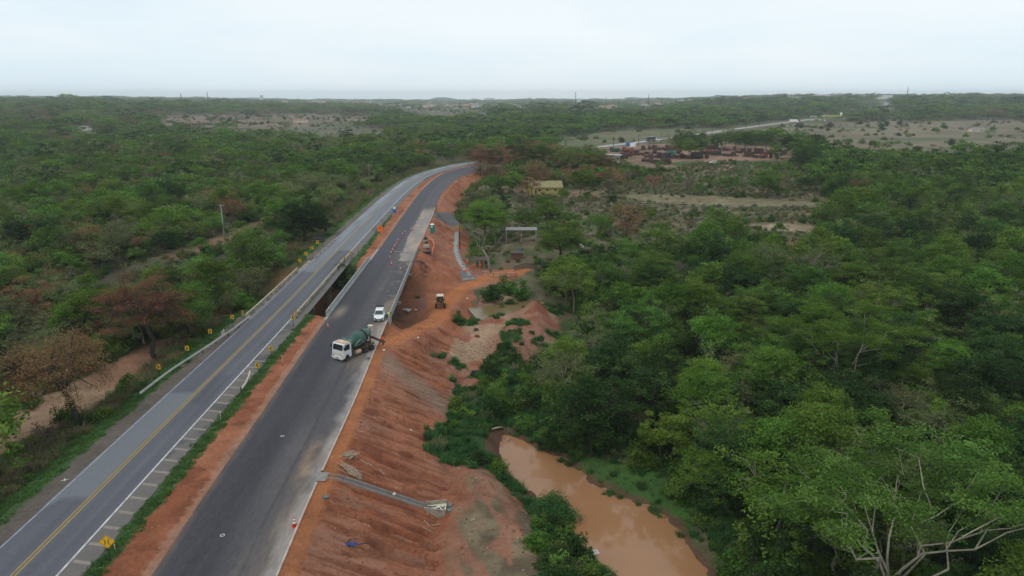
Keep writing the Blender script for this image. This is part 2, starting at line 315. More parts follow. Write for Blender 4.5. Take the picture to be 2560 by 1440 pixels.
def carve(z, X, Y, P, hw, fall):
    P = np.asarray(P, float)
    m = (X > P[:, 0].min() - hw - fall) & (X < P[:, 0].max() + hw + fall) & (Y > P[:, 1].min() - hw - fall) & (Y < P[:, 1].max() + hw + fall)
    if not m.any(): return z
    d, t = seg_dist(X[m], Y[m], P); zz = np.interp(t, np.arange(len(P)), P[:, 2])
    k = 1 - sst(hw, hw + fall, d); z = z.copy(); z[m] = mixf(z[m], zz, k); return z
def H(X, Y, fine=True):
    X = np.asarray(X, float); Y = np.asarray(Y, float); D = np.hypot(X, Y); az = X / np.maximum(Y, 20)
    left = 1 - sst(-50, -34, X)
    z = mixf(-6.0, -2.6, left)
    z = z + sst(25, 120, X) * 2.0 + sst(190, 330, Y) * (1 - left) * 2.8
    z = z + left * (sst(60, 260, -X) * -2.0)
    z = z + (fbm(X / 55, Y / 55, 3, 3) - .5) * 2.4 * sst(10, 60, np.abs(X + 30)) + (fbm(X / 260, Y / 260, 5, 3) - .5) * 12 * sst(250, 700, D)
    hl = sst(-0.16, -0.62, az); hr = sst(0.12, 0.42, az)
    z = z + hl * (sst(500, 2100, D) * 21) + hr * (sst(1300, 3000, D) * 27) + (fbm(X / 700, Y / 700, 9, 3) - .5) * 20 * sst(900, 2500, D)
    z = z + (1 - hl) * (1 - hr) * (sst(900, 3500, D) * -2)
    if fine:
        z = z + (fbm(X / 6, Y / 6, 21, 3) - .5) * 0.5 + (fbm(X / 1.3, Y / 1.3, 25, 2) - .5) * 0.14
    # creek valley under the two bridges
    m = (X < 10) & (Y > 60) & (Y < 290)
    if m.any():
        d, _ = seg_dist(X[m], Y[m], CREEK); zc = -7.9 + np.maximum(0, d - 5.5) * 0.5 + np.maximum(0, -55 - X[m]) * .012; z = z.copy(); z[m] = np.minimum(z[m], zc)
    # river corridor
    sp = sdist(X, Y, POND) + ((fbm(X / 1.8, Y / 1.8, 37, 3) - .5) * 2.2 if fine else 0); z = mixf(z, np.minimum(z, -8.0 + np.clip(sp, -3, 9) * 0.32), 1 - sst(6, 14, sp))
    so = sdist(X, Y, POOL); z = np.where(so < 9, np.minimum(z, -7.3 + np.clip(so, -2.5, 9) * 0.42), z)
    # worksite bench right of the fill, the spoil heap beside the pond and the cut mounds
    bench = (1 - sst(-6, 0, X)) * sst(-40, -30, X) * (1 - sst(104, 122, Y)); z = mixf(z, np.maximum(z, -5.9 + (fbm(X / 5, Y / 5, 31, 3) - .5) * .8), bench)
    sp2 = sdist(X, Y, [(-6.5, 76), (-3, 76.5), (2.0, 69), (3.2, 64), (4, 50), (-7, 45), (-8.5, 64)]); z = z + (1 - sst(-2.5, 1.2, sp2)) * (0.9 + (fbm(X / 3, Y / 3, 33, 3) - .5) * 1.1)
    mo = sdist(X, Y, [(-5, 120), (-1, 133), (4, 148), (8, 143), (9, 124), (4, 112), (-2, 112)]); z = z + (1 - sst(-4.5, 1.5, mo)) * (2.6 + (fbm(X / 4, Y / 4, 35, 3) - .5) * 2.2)
    # the carriageway platform with its batters
    zn = z; m = (Y < 640) & (X < 140) & (X > -180)
    if m.any():
        p = sdist_big(X[m], Y[m]); zz = z[m]; sl = np.where(X[m] < -44, 0.42, 0.5)
        top = np.full(p.shape, -0.06)
        gap = gapmask(X[m], Y[m])
        out = np.where(p < 0, top, np.where(zz < top, np.maximum(zz, top - p * sl), np.minimum(zz, top + p * 0.3)))
        if fine:   # rain gullies run straight down the bare fill
            wgt = sst(1.2, 3.0, p) * (1 - sst(10.5, 12.5, p)) * (X[m] > -34) * (Y[m] < 118) + 0.55 * sst(1.0, 2.4, p) * (1 - sst(6, 8, p)) * (X[m] > -34) * (Y[m] > 165) * (Y[m] < 260)
            yy = Y[m] - X[m] * 0.12; xx = X[m]
            wp = fbm(xx / 1.6, yy / 1.6, 49, 2) * .9
            g1 = vnoise(yy / .44 + wp * 1.5, xx / 7 + yy * .02, 41); g2 = vnoise(yy / 1.35 + wp, xx / 11, 43)
            run = sst(.30, .55, vnoise(yy / 1.3, xx / 3.2, 47)); run2 = sst(.25, .45, vnoise(yy / 2.6, xx / 5, 48))
            out = out - wgt * ((1 - sst(.24, .30, g1)) * .58 * run + (1 - sst(.20, .27, g2)) * .75 * run2)
        zn = z.copy(); zn[m] = np.where(gap > 0, mixf(out, np.minimum(zz, out), gap), out)
    z = zn
    z = carve(z, X, Y, HAUL, 1.9, 3.4); z = carve(z, X, Y, SHELF, 1.6, 2.4)
    if (Y > 430).any(): z = carve(z, X, Y, FARR - np.array([0, 0, .3]), 13, 45)
    # drainage swale where the stepped channel is cast
    return z
def gapmask(X, Y):
    """1 where the bridges span and the fill is missing"""
    d, _ = seg_dist(X, Y, CREEK); return 1 - sst(17.0, 20.5, d + (fbm(X / 3, Y / 3, 51, 2) - .5) * 2)
def sdist_big(X, Y):
    out = np.full(X.shape, 90.0); m = (X > -110) & (X < 60)
    d, _ = seg_dist(X[m], Y[m], PLAT, True); out[m] = np.where(inside(X[m], Y[m], PLAT), -d, d); return out

_T = np.concatenate([np.arange(38, 420, 0.4), 420 * 1.0025 ** np.arange(0, 1150)])
def hit(pts):
    """where the sight lines of the survey pixels meet the ground"""
    out = []
    cp, sp = math.cos(PITCH), math.sin(PITCH)
    for (px, py) in pts:
        u = (px - 1280) / FPX; v = (py - 720) / FPX
        dx, dy, dz = u, cp - v * sp, -(sp + v * cp)
        X = _T * dx; Y = _T * dy; Z = CAM_H + _T * dz
        g = H(X, Y, False); k = np.nonzero(Z < g)[0]; k = k[0] if len(k) else len(_T) - 1
        if k > 0:
            a = Z[k - 1] - g[k - 1]; b = g[k] - Z[k]; t = a / (a + b + 1e-9)
        else: t = 1
        x = X[k - 1] + (X[k] - X[k - 1]) * t; y = Y[k - 1] + (Y[k] - Y[k - 1]) * t
        out.append((x, y))
    return np.array(out)
def Hz(x, y): return float(H(np.array([float(x)]), np.array([float(y)]))[0])
def spot(px, py, z=None):
    """a point of the ground (or of the level z) under a survey pixel"""
    if z is None:
        x, y = hit([(px, py)])[0]; return Vector((x, y, Hz(x, y)))
    v = (py - 720) / FPX; d = (CAM_H - z) / (math.sin(PITCH) + v * math.cos(PITCH))
    return Vector((d * (px - 1280) / FPX, d * (math.cos(PITCH) - v * math.sin(PITCH)), z))

Z_ = {}
def zone(name, pts): Z_[name] = hit(pts)
zone('scrub', [(1185, 470), (1300, 490), (1500, 470), (1640, 440), (1760, 400), (1990, 410), (2060, 470), (2100, 540), (2010, 600), (1840, 620), (1620, 650), (1500, 690), (1300, 690), (1235, 690), (1165, 600), (1140, 520)])
zone('strip', [(1560, 486), (1750, 490), (2060, 508), (2070, 516), (1800, 516), (1600, 502)])
zone('sand', [(1870, 560), (2060, 562), (2070, 570), (2030, 580), (1900, 574)])
zone('redpath', [(1975, 600), (2005, 612), (1975, 680), (1940, 675)])
zone('brownfield', [(1760, 345), (2000, 310), (2200, 302), (2620, 300), (2640, 372), (2300, 378), (2100, 370), (1950, 352)])
zone('greenfield', [(1400, 342), (1500, 332), (1700, 322), (1790, 320), (1700, 342), (1490, 362), (1380, 370)])
zone('yard', [(1480, 374), (1600, 360), (1760, 356), (1985, 372), (1990, 398), (1830, 402), (1850, 425), (1740, 430), (1620, 420), (1500, 398)])
zone('yardgrass', [(1640, 405), (1950, 405), (1850, 412), (1700, 416)])
zone('clearL', [(390, 292), (640, 286), (760, 284), (930, 292), (945, 308), (850, 312), (600, 320), (400, 312)])
zone('clearL2', [(560, 322), (850, 314), (980, 330), (820, 344), (600, 338)])
zone('clearC', [(1010, 274), (1100, 272), (1200, 278), (1240, 286), (1150, 292), (1040, 286)])
zone('dirtL', [(-400, 1215), (-80, 1070), (60, 1015), (190, 955), (330, 880), (425, 838), (440, 852), (402, 882), (372, 915), (330, 955), (255, 1010), (160, 1062), (0, 1135), (-400, 1330)])
zone('grassL', [(-50, 985), (120, 930), (230, 905), (250, 935), (120, 975), (-50, 1035)])
zone('pathL', [(390, 642), (520, 600), (650, 545), (740, 528), (735, 540), (660, 562), (560, 606), (430, 662)])
zone('greyL', [(150, 720), (300, 670), (430, 645), (560, 600), (540, 620), (430, 670), (300, 710), (180, 745)])
zone('pathL2', [(440, 492), (520, 478), (524, 484), (450, 500)])
zone('pathL3', [(850, 470), (900, 448), (945, 436), (940, 444), (880, 470)])
zone('farm', [(1250, 640), (1300, 600), (1420, 600), (1440, 640), (1600, 610), (1640, 640), (1560, 670), (1480, 690), (1300, 688), (1240, 680)])
zone('houseyard', [(1190, 462), (1500, 478), (1500, 494), (1320, 490), (1190, 474)])
zone('banks', [(1205, 740), (1290, 735), (1390, 765), (1400, 870), (1370, 915), (1180, 900), (1170, 960), (1130, 1000), (1105, 900), (1150, 830)])
zone('lawn', [(1370, 1150), (1500, 1140), (1640, 1170), (1720, 1260), (1760, 1400), (1700, 1330), (1600, 1262), (1480, 1205)])
zone('gravelpad', [(1088, 528), (1120, 530), (1168, 552), (1180, 566), (1140, 566), (1084, 545)])

def nd(name, X, Y, w, seed=61, f=6.0):
    """signed distance to a zone with a ragged edge"""
    return sdist(X, Y, Z_[name]) + (fbm(X / f, Y / f, seed, 4) - .5) * 2 * w
# lateral position relative to the two roads
def lat(X, Y):
    oc = np.interp(Y, _near[:, 1], _near[:, 0]); nl = np.interp(Y, NEWL[:, 1], NEWL[:, 0]); nr = np.interp(Y, NEWR[:, 1], NEWR[:, 0])
    return X - oc, X - nl, X - nr
def site_mask(X, Y):
    o, l, r = lat(X, Y); q = (fbm(X / 4, Y / 4, 71, 4) - .5)
    a = (r > -1) & (Y < 122) & (X < -9.6 + q * 6 + np.where(Y > 100, (Y - 100) * .22, 0))
    b = inside(X + q * 3, Y + q * 3, [(-30, 112), (-9, 104), (-5, 108), (-2, 118), (-3, 130), (-1, 140), (-9, 150), (-9, 158), (-2, 166), (3, 171), (6, 178), (-6, 178), (-13, 185), (-13, 215), (-14, 226), (-20, 236), (-30, 236), (-26, 170), (-24, 125)])
    c = (r > -1) & (r < 7.5 + q * 4) & (Y > 225) & (Y < 400)
    d = (sdist(X, Y, [(-9, 77), (-3, 77), (2.2, 69.5), (3.4, 64), (4.4, 50), (4, 36), (-12, 30), (-12, 70)]) + q * 2.5) < 0
    e = (np.hypot(X + 7, Y - 103) < 2.2 + q * 2)
    return a | b | c | d | e
def veg_density(X, Y):
    """0 bare .. 1 closed woodland"""
    d = 0.80 + 0.45 * (fbm(X / 38, Y / 38, 81, 3) - 0.35)
    D = np.hypot(X, Y)
    d = np.where((X < -40) & (D < 900), d * (0.62 + 0.5 * (fbm(X / 28, Y / 28, 83, 2))), d)
    for nme, v, w in (('scrub', .12, 5), ('brownfield', .03, 20), ('greenfield', .03, 12), ('yard', .03, 4), ('clearL', .04, 30), ('clearL2', .05, 25), ('clearC', .03, 60), ('dirtL', 0, 1.0), ('pathL', 0, 2), ('greyL', .12, 3), ('pathL2', 0, 2), ('pathL3', 0, 2), ('farm', .05, 2), ('houseyard', .05, 3), ('sand', 0, 2), ('redpath', 0, 1.5), ('strip', 0, 1.5), ('banks', .03, 1.0), ('lawn', 0, .8), ('grassL', .1, 1.5)):
        s = nd(nme, X, Y, w, f=max(5, w * 1.2)); d = np.where(s < 0, v, d)
    d = np.where(site_mask(X, Y), 0, d)
    sp = sdist(X, Y, POND); d = np.where(sp < np.where(Y < 67, 4.2, 2.2), 0, d); d = np.where(sdist(X, Y, POOL) < .4, 0, d)
    mx = (X > -12) & (X < -9.6 + 7.5 + 3 * (fbm(X / 4, Y / 4, 85, 2) - .5)) & (Y < 112); d = np.where(mx, 0, d)   # weedy bench
    p = np.full(X.shape, 90.); mm = (Y < 640) & (X > -110) & (X < 90); p[mm] = sdist_big(X[mm], Y[mm])
    d = np.where(p < np.where(X < -40, 6.5, 7.0) + np.where(Y > 180, 5.0, 0), 0, d)
    gm = gapmask(X, Y) * (X > -51) * (X < -12); d = np.where(gm > .2, 0, d)
    d = np.where((X > -14) & (X < 11) & (Y < 67), 0, d); d = np.where((X > -3) & (X < 4) & (Y < 96) & (Y > 60), 0, d)
    d = np.where(sdist(X, Y, Z_['banks']) < 3.5, 0, d); d = np.where((X < 7.0) & (X > -12) & (Y > 97) & (Y < 152), 0, d); d = np.where((X < 4.5) & (X > -12) & (Y > 84) & (Y < 98), 0, d); d = np.where(inside(X, Y, [(-9, 150), (3, 150), (9, 162), (13, 195), (-6, 195)]), 0, d)
    if (Y > 430).any():
        fr = np.full(X.shape, 999.); k = (Y > 420) & (X > -80); fr[k], _ = seg_dist(X[k], Y[k], FARR[::2]); d = np.where(fr < 20, 0, d)
    return np.clip(d, 0, 1)

def paint(X, Y, Zt):
    n1 = fbm(X / 9, Y / 9, 91, 4); n2 = fbm(X / 2.2, Y / 2.2, 93, 4); n3 = fbm(X / 60, Y / 60, 95, 3); n4 = fbm(X / .7, Y / .7, 96, 3)
    def c(r, g, b): return np.array([r, g, b])[None, :]
    def mix(A, B, t): t = np.clip(t, 0, 1)[:, None]; return A * (1 - t) + B * t
    col = mix(mix(c(.062, .080, .030), c(.110, .105, .055), sst(.35, .65, n1)), c(.150, .118, .078), sst(.5, .8, n3 * .5 + n2 * .5))
    scrub = mix(mix(c(.06, .085, .03), c(.13, .112, .062), sst(.4, .62, n1)), c(.19, .15, .1), sst(.45, .75, n2))
    D = np.hypot(X, Y)
    def lay(nme, A, w, soft=1.0, f=6.0):
        nonlocal col
        s = nd(nme, X, Y, w, f=f); t = 1 - sst(-soft, soft, s); col = mix(col, A, t)
    lay('scrub', scrub, 6, 3, 12)
    lay('farm', mix(c(.15, .11, .07), c(.07, .09, .035), sst(.4, .7, n1)), 2, 1)
    lay('houseyard', mix(c(.24, .15, .09), c(.14, .12, .07), sst(.4, .7, n1)), 3, 1)
    lay('strip', mix(c(.22, .185, .105), c(.16, .13, .075), sst(.4, .6, n2)), 1.5, 1)
    lay('sand', mix(c(.42, .33, .23), c(.25, .19, .12), sst(.4, .6, n1)), 1.5, 1)
    lay('redpath', mix(c(.24, .125, .085), c(.3, .2, .13), sst(.4, .6, n1)), 1.0, .6)
    lay('brownfield', mix(mix(c(.15, .125, .080), c(.19, .158, .105), sst(.4, .6, fbm(X / 40, Y / 40, 97, 4))), c(.10, .11, .06), sst(.55, .7, fbm(X / 90, Y / 60, 98, 4))), 20, 8, 40)
    lay('greenfield', mix(c(.11, .125, .06), c(.15, .135, .08), sst(.4, .6, fbm(X / 30, Y / 30, 99, 3))), 10, 5, 20)
    lay('yard', mix(c(.27, .165, .11), c(.18, .12, .085), sst(.4, .6, n1)), 4, 2, 10)
    lay('yardgrass', c(.06, .10, .035), 2, 1, 8)
    lay('clearL', mix(c(.19, .135, .095), c(.13, .115, .07), sst(.42, .62, fbm(X / 50, Y / 50, 94, 4))), 30, 14, 50)
    lay('clearL2', mix(c(.11, .12, .075), c(.15, .13, .09), sst(.4, .6, fbm(X / 50, Y / 50, 92, 4))), 25, 12, 50)
    lay('clearC', mix(c(.19, .145, .1), c(.12, .12, .075), sst(.4, .6, fbm(X / 90, Y / 90, 90, 4))), 60, 30, 100)
    lay('greyL', mix(c(.11, .09, .07), c(.07, .075, .04), sst(.4, .65, n1)), 3, 2)
    lay('grassL', mix(c(.05, .075, .025), c(.11, .1, .05), sst(.4, .65, n1)), 1.5, 1)
    lay('dirtL', mix(mix(c(.29, .158, .098), c(.37, .24, .155), sst(.35, .65, n1)), c(.22, .12, .075), sst(.6, .8, n2)), .9, .25, 3)
    for k in ('pathL', 'pathL2', 'pathL3'): lay(k, mix(c(.27, .14, .085), c(.17, .12, .07), sst(.42, .62, n1)), 2, .8)
    # verge, median and worksite
    o, l, r = lat(X, Y); p = np.full(X.shape, 90.); mm = (Y < 470) & (X > -110) & (X < 90); p[mm] = sdist_big(X[mm], Y[mm])
    q = (n2 - .5) * 1.6
    gr = mix(c(.050, .105, .034), c(.075, .13, .045), n2); gr = mix(gr, c(.12, .085, .05), sst(.66, .78, n1))
    vl = (o < -4) & (p < 5.0 + q * 1.2) & (p > -30); col = np.where(vl[:, None] & (Y < 430)[:, None], gr, col)
    gravelly = mix(c(.13, .105, .088), c(.165, .135, .112), n4)
    col = np.where(((o < -3.3) & (o > -5.9 + q * .35) & (p < 1))[:, None], gravelly, col)
    soil = mix(mix(c(.285, .100, .050), c(.345, .135, .073), sst(.35, .65, n1)), c(.21, .074, .040), sst(.55, .75, n2))
    # soil of the median: shoulder, grass, red earth
    med = (o > 3.4) & (l < 0.6) & (Y < 420)
    gw = np.interp(Y, [49, 110, 122, 165, 225, 245, 300], [7.2, 7.1, 7.0, 7.6, 6.6, 5.4, 5.2])
    fade = 1 - sst(228, 262, Y)
    mc = np.where((o < 5.8 + q * .25)[:, None], mix(c(.15, .125, .11), c(.115, .10, .09), n4), np.where(((o < gw + q * .5) & (n1 * .5 + fade > .45))[:, None], gr, soil))
    mc = np.where(((l > -0.9 + q * .3))[:, None], mix(c(.36, .20, .14), c(.32, .15, .09), n2), mc)
    col = np.where(med[:, None], mc, col)
    sm = site_mask(X, Y)
    pinky = mix(soil, c(.31, .138, .084), sst(.45, .7, fbm(X / 6 + 40, Y / 6, 101, 4)))
    stk = fbm((Y - X * .12) / .45 + fbm(X / 2, Y / 2, 106, 2) * 2, X / 3.2, 107, 3); pinky = mix(pinky, c(.17, .062, .038), sst(.54, .66, stk) * .62 * (X > -19) * (X < -8) * (Y < 118)); pinky = mix(pinky, c(.33, .17, .115), sst(.58, .72, 1 - stk) * .6 * (X > -19) * (X < -8) * (Y < 118))
    pinky = mix(pinky, c(.25, .165, .12), (1 - sst(.0, 1.8, np.abs((X + 16) * .75 + (Y - 97)) - 1.2 - 2 * n1)) * (X > -20) * (X < -8) * .8)
    pinky = mix(pinky, mix(mix(c(.225, .17, .105), c(.13, .10, .062), sst(.3, .7, n2)), c(.31, .15, .095), sst(.56, .68, fbm(X / 3 + Y / 9, Y / 7, 105, 3))), (1 - sst(0, 2.5, sdist(X, Y, [(-3.5, 74.5), (2, 69), (3.5, 60), (4, 40), (-3, 42), (-4.6, 62)]) + q * 2)))
    pinky = mix(pinky, c(.43, .155, .060), (1 - sst(1.2, 2.6, seg_dist(X, Y, HAUL)[0] + q)) * .9)
    pinky = mix(pinky, c(.37, .14, .058), (1 - sst(1.5, 2.1, r + q * .3)) * (r > -1) * (Y < 118) * .85)
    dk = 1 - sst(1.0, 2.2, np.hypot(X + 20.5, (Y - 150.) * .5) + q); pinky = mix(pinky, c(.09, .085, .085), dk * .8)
    col = np.where(sm[:, None], pinky, col)
    lay('banks', mix(mix(c(.30, .15, .1), c(.36, .24, .155), sst(.4, .6, n1)), c(.27, .1, .06), sst(.52, .7, fbm(X / 5, Y / 5, 103, 3))), 1.0, .4, 3)
    lay('lawn', mix(c(.045, .115, .025), c(.07, .12, .035), n2), .8, .5, 3)
    lay('gravelpad', mix(c(.13, .125, .12), c(.09, .085, .085), n2), .5, .3, 2)
    gm = gapmask(X, Y) * sst(-60, -52, X) * (1 - sst(-22, -17, X)); col = mix(col, mix(c(.27, .11, .06), c(.13, .075, .045), sst(.45, .65, n1)), gm * .7)
    sp = sdist(X, Y, POND); col = mix(col, c(.13, .07, .045), (1 - sst(.3, 1.3, sp + q * .8)) * .9)
    so = sdist(X, Y, POOL); col = mix(col, c(.16, .10, .06), (1 - sst(.2, 1.0, so + q * .5)) * .8)
    bw = (X > -11) & (X < -1) & (Y < 112) & ~sm & (sp > .8); col = np.where(bw[:, None], mix(mix(c(.04, .075, .025), c(.06, .09, .03), n2), c(.2, .11, .07), sst(.55, .7, n1)), col)
    # far off the ground is seen between crowns only
    if (Y > 430).any():
        fr = np.full(X.shape, 999.); k = (Y > 420) & (X > -80); fr[k], _ = seg_dist(X[k], Y[k], FARR[::2])
        col = mix(col, mix(c(.21, .15, .105), c(.13, .125, .075), sst(.4, .6, n1)), (1 - sst(8, 14, fr + (n3 - .5) * 8)))
    return col

# ground sheet: finer towards the camera and over the worksite
Yr = np.concatenate([np.arange(4, 44, 1.2), np.arange(44, 122, 0.155), 122 * 1.0088 ** np.arange(0, 474)])
w = np.concatenate([np.linspace(-1.15, -0.30, 150, endpoint=False), np.linspace(-0.30, 0.03, 250, endpoint=False), np.linspace(0.03, 0.3, 90, endpoint=False), np.linspace(0.3, 1.15, 110)])
GX = (Yr[:, None] + 25) * w[None, :]; GY = np.repeat(Yr[:, None], len(w), 1)
gx, gy = GX.ravel(), GY.ravel()
gz = H(gx, gy)
gc = paint(gx, gy, gz)
nr_, nc_ = GX.shape
idx = np.arange(nr_ * nc_).reshape(nr_, nc_)
GF = np.stack([idx[:-1, :-1], idx[:-1, 1:], idx[1:, 1:], idx[1:, :-1]], -1).reshape(-1, 4)
def ground_material():
    m = bpy.data.materials.new('ground_soil'); m.use_nodes = True; nt = m.node_tree; b = nt.nodes['Principled BSDF']
    b.inputs['Roughness'].default_value = 0.95; b.inputs['Specular IOR Level'].default_value = 0.1
    at = N(nt, 'ShaderNodeAttribute', attribute_name='soil_colour'); tc = N(nt, 'ShaderNodeTexCoord')
    n1 = N(nt, 'ShaderNodeTexNoise', Scale=2.2, Detail=9.0, Roughness=0.7); nt.links.new(tc.outputs['Object'], n1.inputs['Vector'])
    n2 = N(nt, 'ShaderNodeTexNoise', Scale=0.25, Detail=6.0, Roughness=0.6); nt.links.new(tc.outputs['Object'], n2.inputs['Vector'])
    a = N(nt, 'ShaderNodeMath', operation='ADD'); nt.links.new(n1.outputs[0], a.inputs[0]); nt.links.new(n2.outputs[0], a.inputs[1])
    mr = N(nt, 'ShaderNodeMapRange'); mr.inputs[1].default_value = 0.7; mr.inputs[2].default_value = 1.3; mr.inputs[3].default_value = 0.68; mr.inputs[4].default_value = 1.34
    nt.links.new(a.outputs[0], mr.inputs[0])
    hs = N(nt, 'ShaderNodeHueSaturation'); nt.links.new(mr.outputs[0], hs.inputs['Value']); nt.links.new(at.outputs['Color'], hs.inputs['Color'])
    nt.links.new(hs.outputs[0], b.inputs['Base Color'])
    bp = N(nt, 'ShaderNodeBump', Strength=1.0, Distance=0.35); nt.links.new(n1.outputs[0], bp.inputs['Height']); nt.links.new(bp.outputs[0], b.inputs['Normal'])
    return m
M['ground'] = ground_material()
me = fast_mesh('ground', np.stack([gx, gy, gz], 1), GF, [M['ground']], {'soil_colour': ('FLOAT_COLOR', np.concatenate([gc, np.ones((len(gc), 1))], 1))}, smooth=True)
tag(link('ground', me), kind='structure')
# ------------------------------------------------------------------ roads
def attr_mat(name, attr, rough=0.85, spec=0.25, var=(0.82, 1.18), scale=9.0, bump=0.15, stretch=(1, 1, 1)):
    m = bpy.data.materials.new(name); m.use_nodes = True; nt = m.node_tree; b = nt.nodes['Principled BSDF']
    b.inputs['Roughness'].default_value = rough; b.inputs['Specular IOR Level'].default_value = spec
    at = N(nt, 'ShaderNodeAttribute', attribute_name=attr); tc = N(nt, 'ShaderNodeTexCoord')
    mp = N(nt, 'ShaderNodeMapping'); mp.inputs['Scale'].default_value = stretch; nt.links.new(tc.outputs['Object'], mp.inputs[0])
    n1 = N(nt, 'ShaderNodeTexNoise', Scale=scale, Detail=8.0, Roughness=0.7); nt.links.new(mp.outputs[0], n1.inputs['Vector'])
    mr = N(nt, 'ShaderNodeMapRange'); mr.inputs[1].default_value = 0.3; mr.inputs[2].default_value = 0.7; mr.inputs[3].default_value = var[0]; mr.inputs[4].default_value = var[1]
    hs = N(nt, 'ShaderNodeHueSaturation'); nt.links.new(n1.outputs[0], mr.inputs[0]); nt.links.new(mr.outputs[0], hs.inputs['Value'])
    nt.links.new(at.outputs['Color'], hs.inputs['Color']); nt.links.new(hs.outputs[0], b.inputs['Base Color'])
    bp = N(nt, 'ShaderNodeBump', Strength=bump, Distance=0.02); nt.links.new(n1.outputs[0], bp.inputs['Height']); nt.links.new(bp.outputs[0], b.inputs['Normal'])
    return m
M['old_asphalt'] = attr_mat('old_asphalt', 'wear', stretch=(1, .35, 1), scale=5, var=(0.86, 1.14))
M['new_asphalt'] = attr_mat('new_asphalt', 'wear', stretch=(1, .22, 1), scale=3.5, var=(0.78, 1.25))
def resample(P, step):
    P = np.asarray(P, float); s = np.concatenate([[0], np.cumsum(np.linalg.norm(np.diff(P[:, :2], axis=0), axis=1))])
    t = np.arange(0, s[-1], step); t = np.append(t, s[-1]); return np.stack([np.interp(t, s, P[:, k]) for k in range(P.shape[1])], 1)
def strip_between(name, A, B, z, nl, paintf, material, parent=None, skirt=0.12, kind='structure'):
    """a sheet between two edge lines sampled alike, with short skirts down both sides"""
    n = len(A); u = np.linspace(0, 1, nl)
    X = A[:, 0:1] * (1 - u) + B[:, 0:1] * u; Y = A[:, 1:2] * (1 - u) + B[:, 1:2] * u
    Zb = (A[:, 2:3] if A.shape[1] > 2 else np.zeros((n, 1))) + z + np.zeros_like(X)
    X = np.hstack([X[:, :1], X, X[:, -1:]]); Y = np.hstack([Y[:, :1], Y, Y[:, -1:]]); Z = np.hstack([Zb[:, :1] - skirt, Zb, Zb[:, -1:] - skirt]); U = np.hstack([[0], u, [1]])
    id_ = np.arange(X.size).reshape(X.shape); F = np.stack([id_[:-1, :-1], id_[:-1, 1:], id_[1:, 1:], id_[1:, :-1]], -1).reshape(-1, 4)
    V = np.stack([X.ravel(), Y.ravel(), Z.ravel()], 1)
    attrs = None
    if paintf:
        col = paintf(V[:, 0], V[:, 1], np.tile(U, n)); attrs = {'wear': ('FLOAT_COLOR', np.concatenate([col, np.ones((len(col), 1))], 1))}
    o = link(name, fast_mesh(name, V, F, [material], attrs), parent)
    if parent is None: o['kind'] = kind
    return o
def ribbon(name, P, a, b, z, nl, paintf, material, parent=None, **k):
    return strip_between(name, offset(P, a), offset(P, b), z, nl, paintf, material, parent, **k)
def cc(r, g, b): return np.array([r, g, b])[None, :]
def mxc(A, B, t): t = np.clip(t, 0, 1)[:, None]; return A * (1 - t) + B * t
OC = resample(OLDC[OLDC[:, 1] < 1330], 1.2); OCn = OC[OC[:, 1] < 440]
def old_paint(X, Y, u):
    o = (u - .5) * 7.5; n = fbm(X / 1.5, Y / 9, 111, 4); n2 = fbm(X / 5, Y / 30, 113, 3)
    c = mxc(cc(.092, .092, .108), cc(.122, .122, .138), n)
    tr = np.exp(-((np.abs(o) - 1.0) / .35) ** 2) + np.exp(-((np.abs(o) - 2.7) / .35) ** 2); c = c * (1 - .09 * tr[:, None])
    lf = (o < -.25); pale = lf & (((Y > 61 + o * .3) & (Y < 86)) | (Y > 152 - o * .2))
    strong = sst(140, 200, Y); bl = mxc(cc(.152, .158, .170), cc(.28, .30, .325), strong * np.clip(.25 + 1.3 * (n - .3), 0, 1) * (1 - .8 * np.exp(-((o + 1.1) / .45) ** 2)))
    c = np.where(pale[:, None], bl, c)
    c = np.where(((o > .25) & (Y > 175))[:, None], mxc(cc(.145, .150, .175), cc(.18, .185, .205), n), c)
    dark = (o > .6) & (o < 2.6) & (Y > 82) & (Y < 92); c = np.where(dark[:, None], c * .82, c)
    c = mxc(c, cc(.2, .165, .14), (1 - sst(.0, .12, np.abs(o - 1.9) * .25 + (1 - n2) * .12)) * .35)
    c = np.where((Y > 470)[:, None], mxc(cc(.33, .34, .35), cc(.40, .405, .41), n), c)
    return c
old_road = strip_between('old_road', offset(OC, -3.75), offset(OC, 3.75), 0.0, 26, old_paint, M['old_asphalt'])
def shoulder_paint(X, Y, u):
    n = fbm(X / .8, Y / .8, 115, 4); n2 = fbm(X / 3, Y / 3, 117, 3); c = mxc(cc(.125, .112, .105), cc(.16, .142, .13), n); return mxc(c, cc(.075, .07, .07), sst(.62, .72, n2) * .8)
ribbon('paved_shoulder', OCn[OCn[:, 1] < 330], 3.75, 5.75, -0.012, 8, shoulder_paint, M['old_asphalt'])
M['line_white'] = mat('worn_white_line', (0.52, 0.49, 0.47), 0.8, 0.2, var=0.25, scale=1.5, dirt=(0.2, 0.18, 0.17), dirt_amt=0.5, dirt_scale=1.1)
M['line_dim'] = mat('faded_white_line', (0.34, 0.34, 0.37), 0.8, 0.2, var=0.2, scale=1.5, dirt=(0.15, 0.15, 0.17), dirt_amt=0.8, dirt_scale=.8)
M['line_yellow'] = mat('worn_yellow_line', (0.40, 0.275, 0.055), 0.8, 0.2, var=0.2, scale=1.0, dirt=(0.2, 0.16, 0.1), dirt_amt=0.6, dirt_scale=1.0)
M['stripe'] = mat('faded_beige_stripe', (0.265, 0.225, 0.185), 0.85, 0.2, var=0.2, scale=2.0, dirt=(0.18, 0.15, 0.13), dirt_amt=0.5, dirt_scale=2)
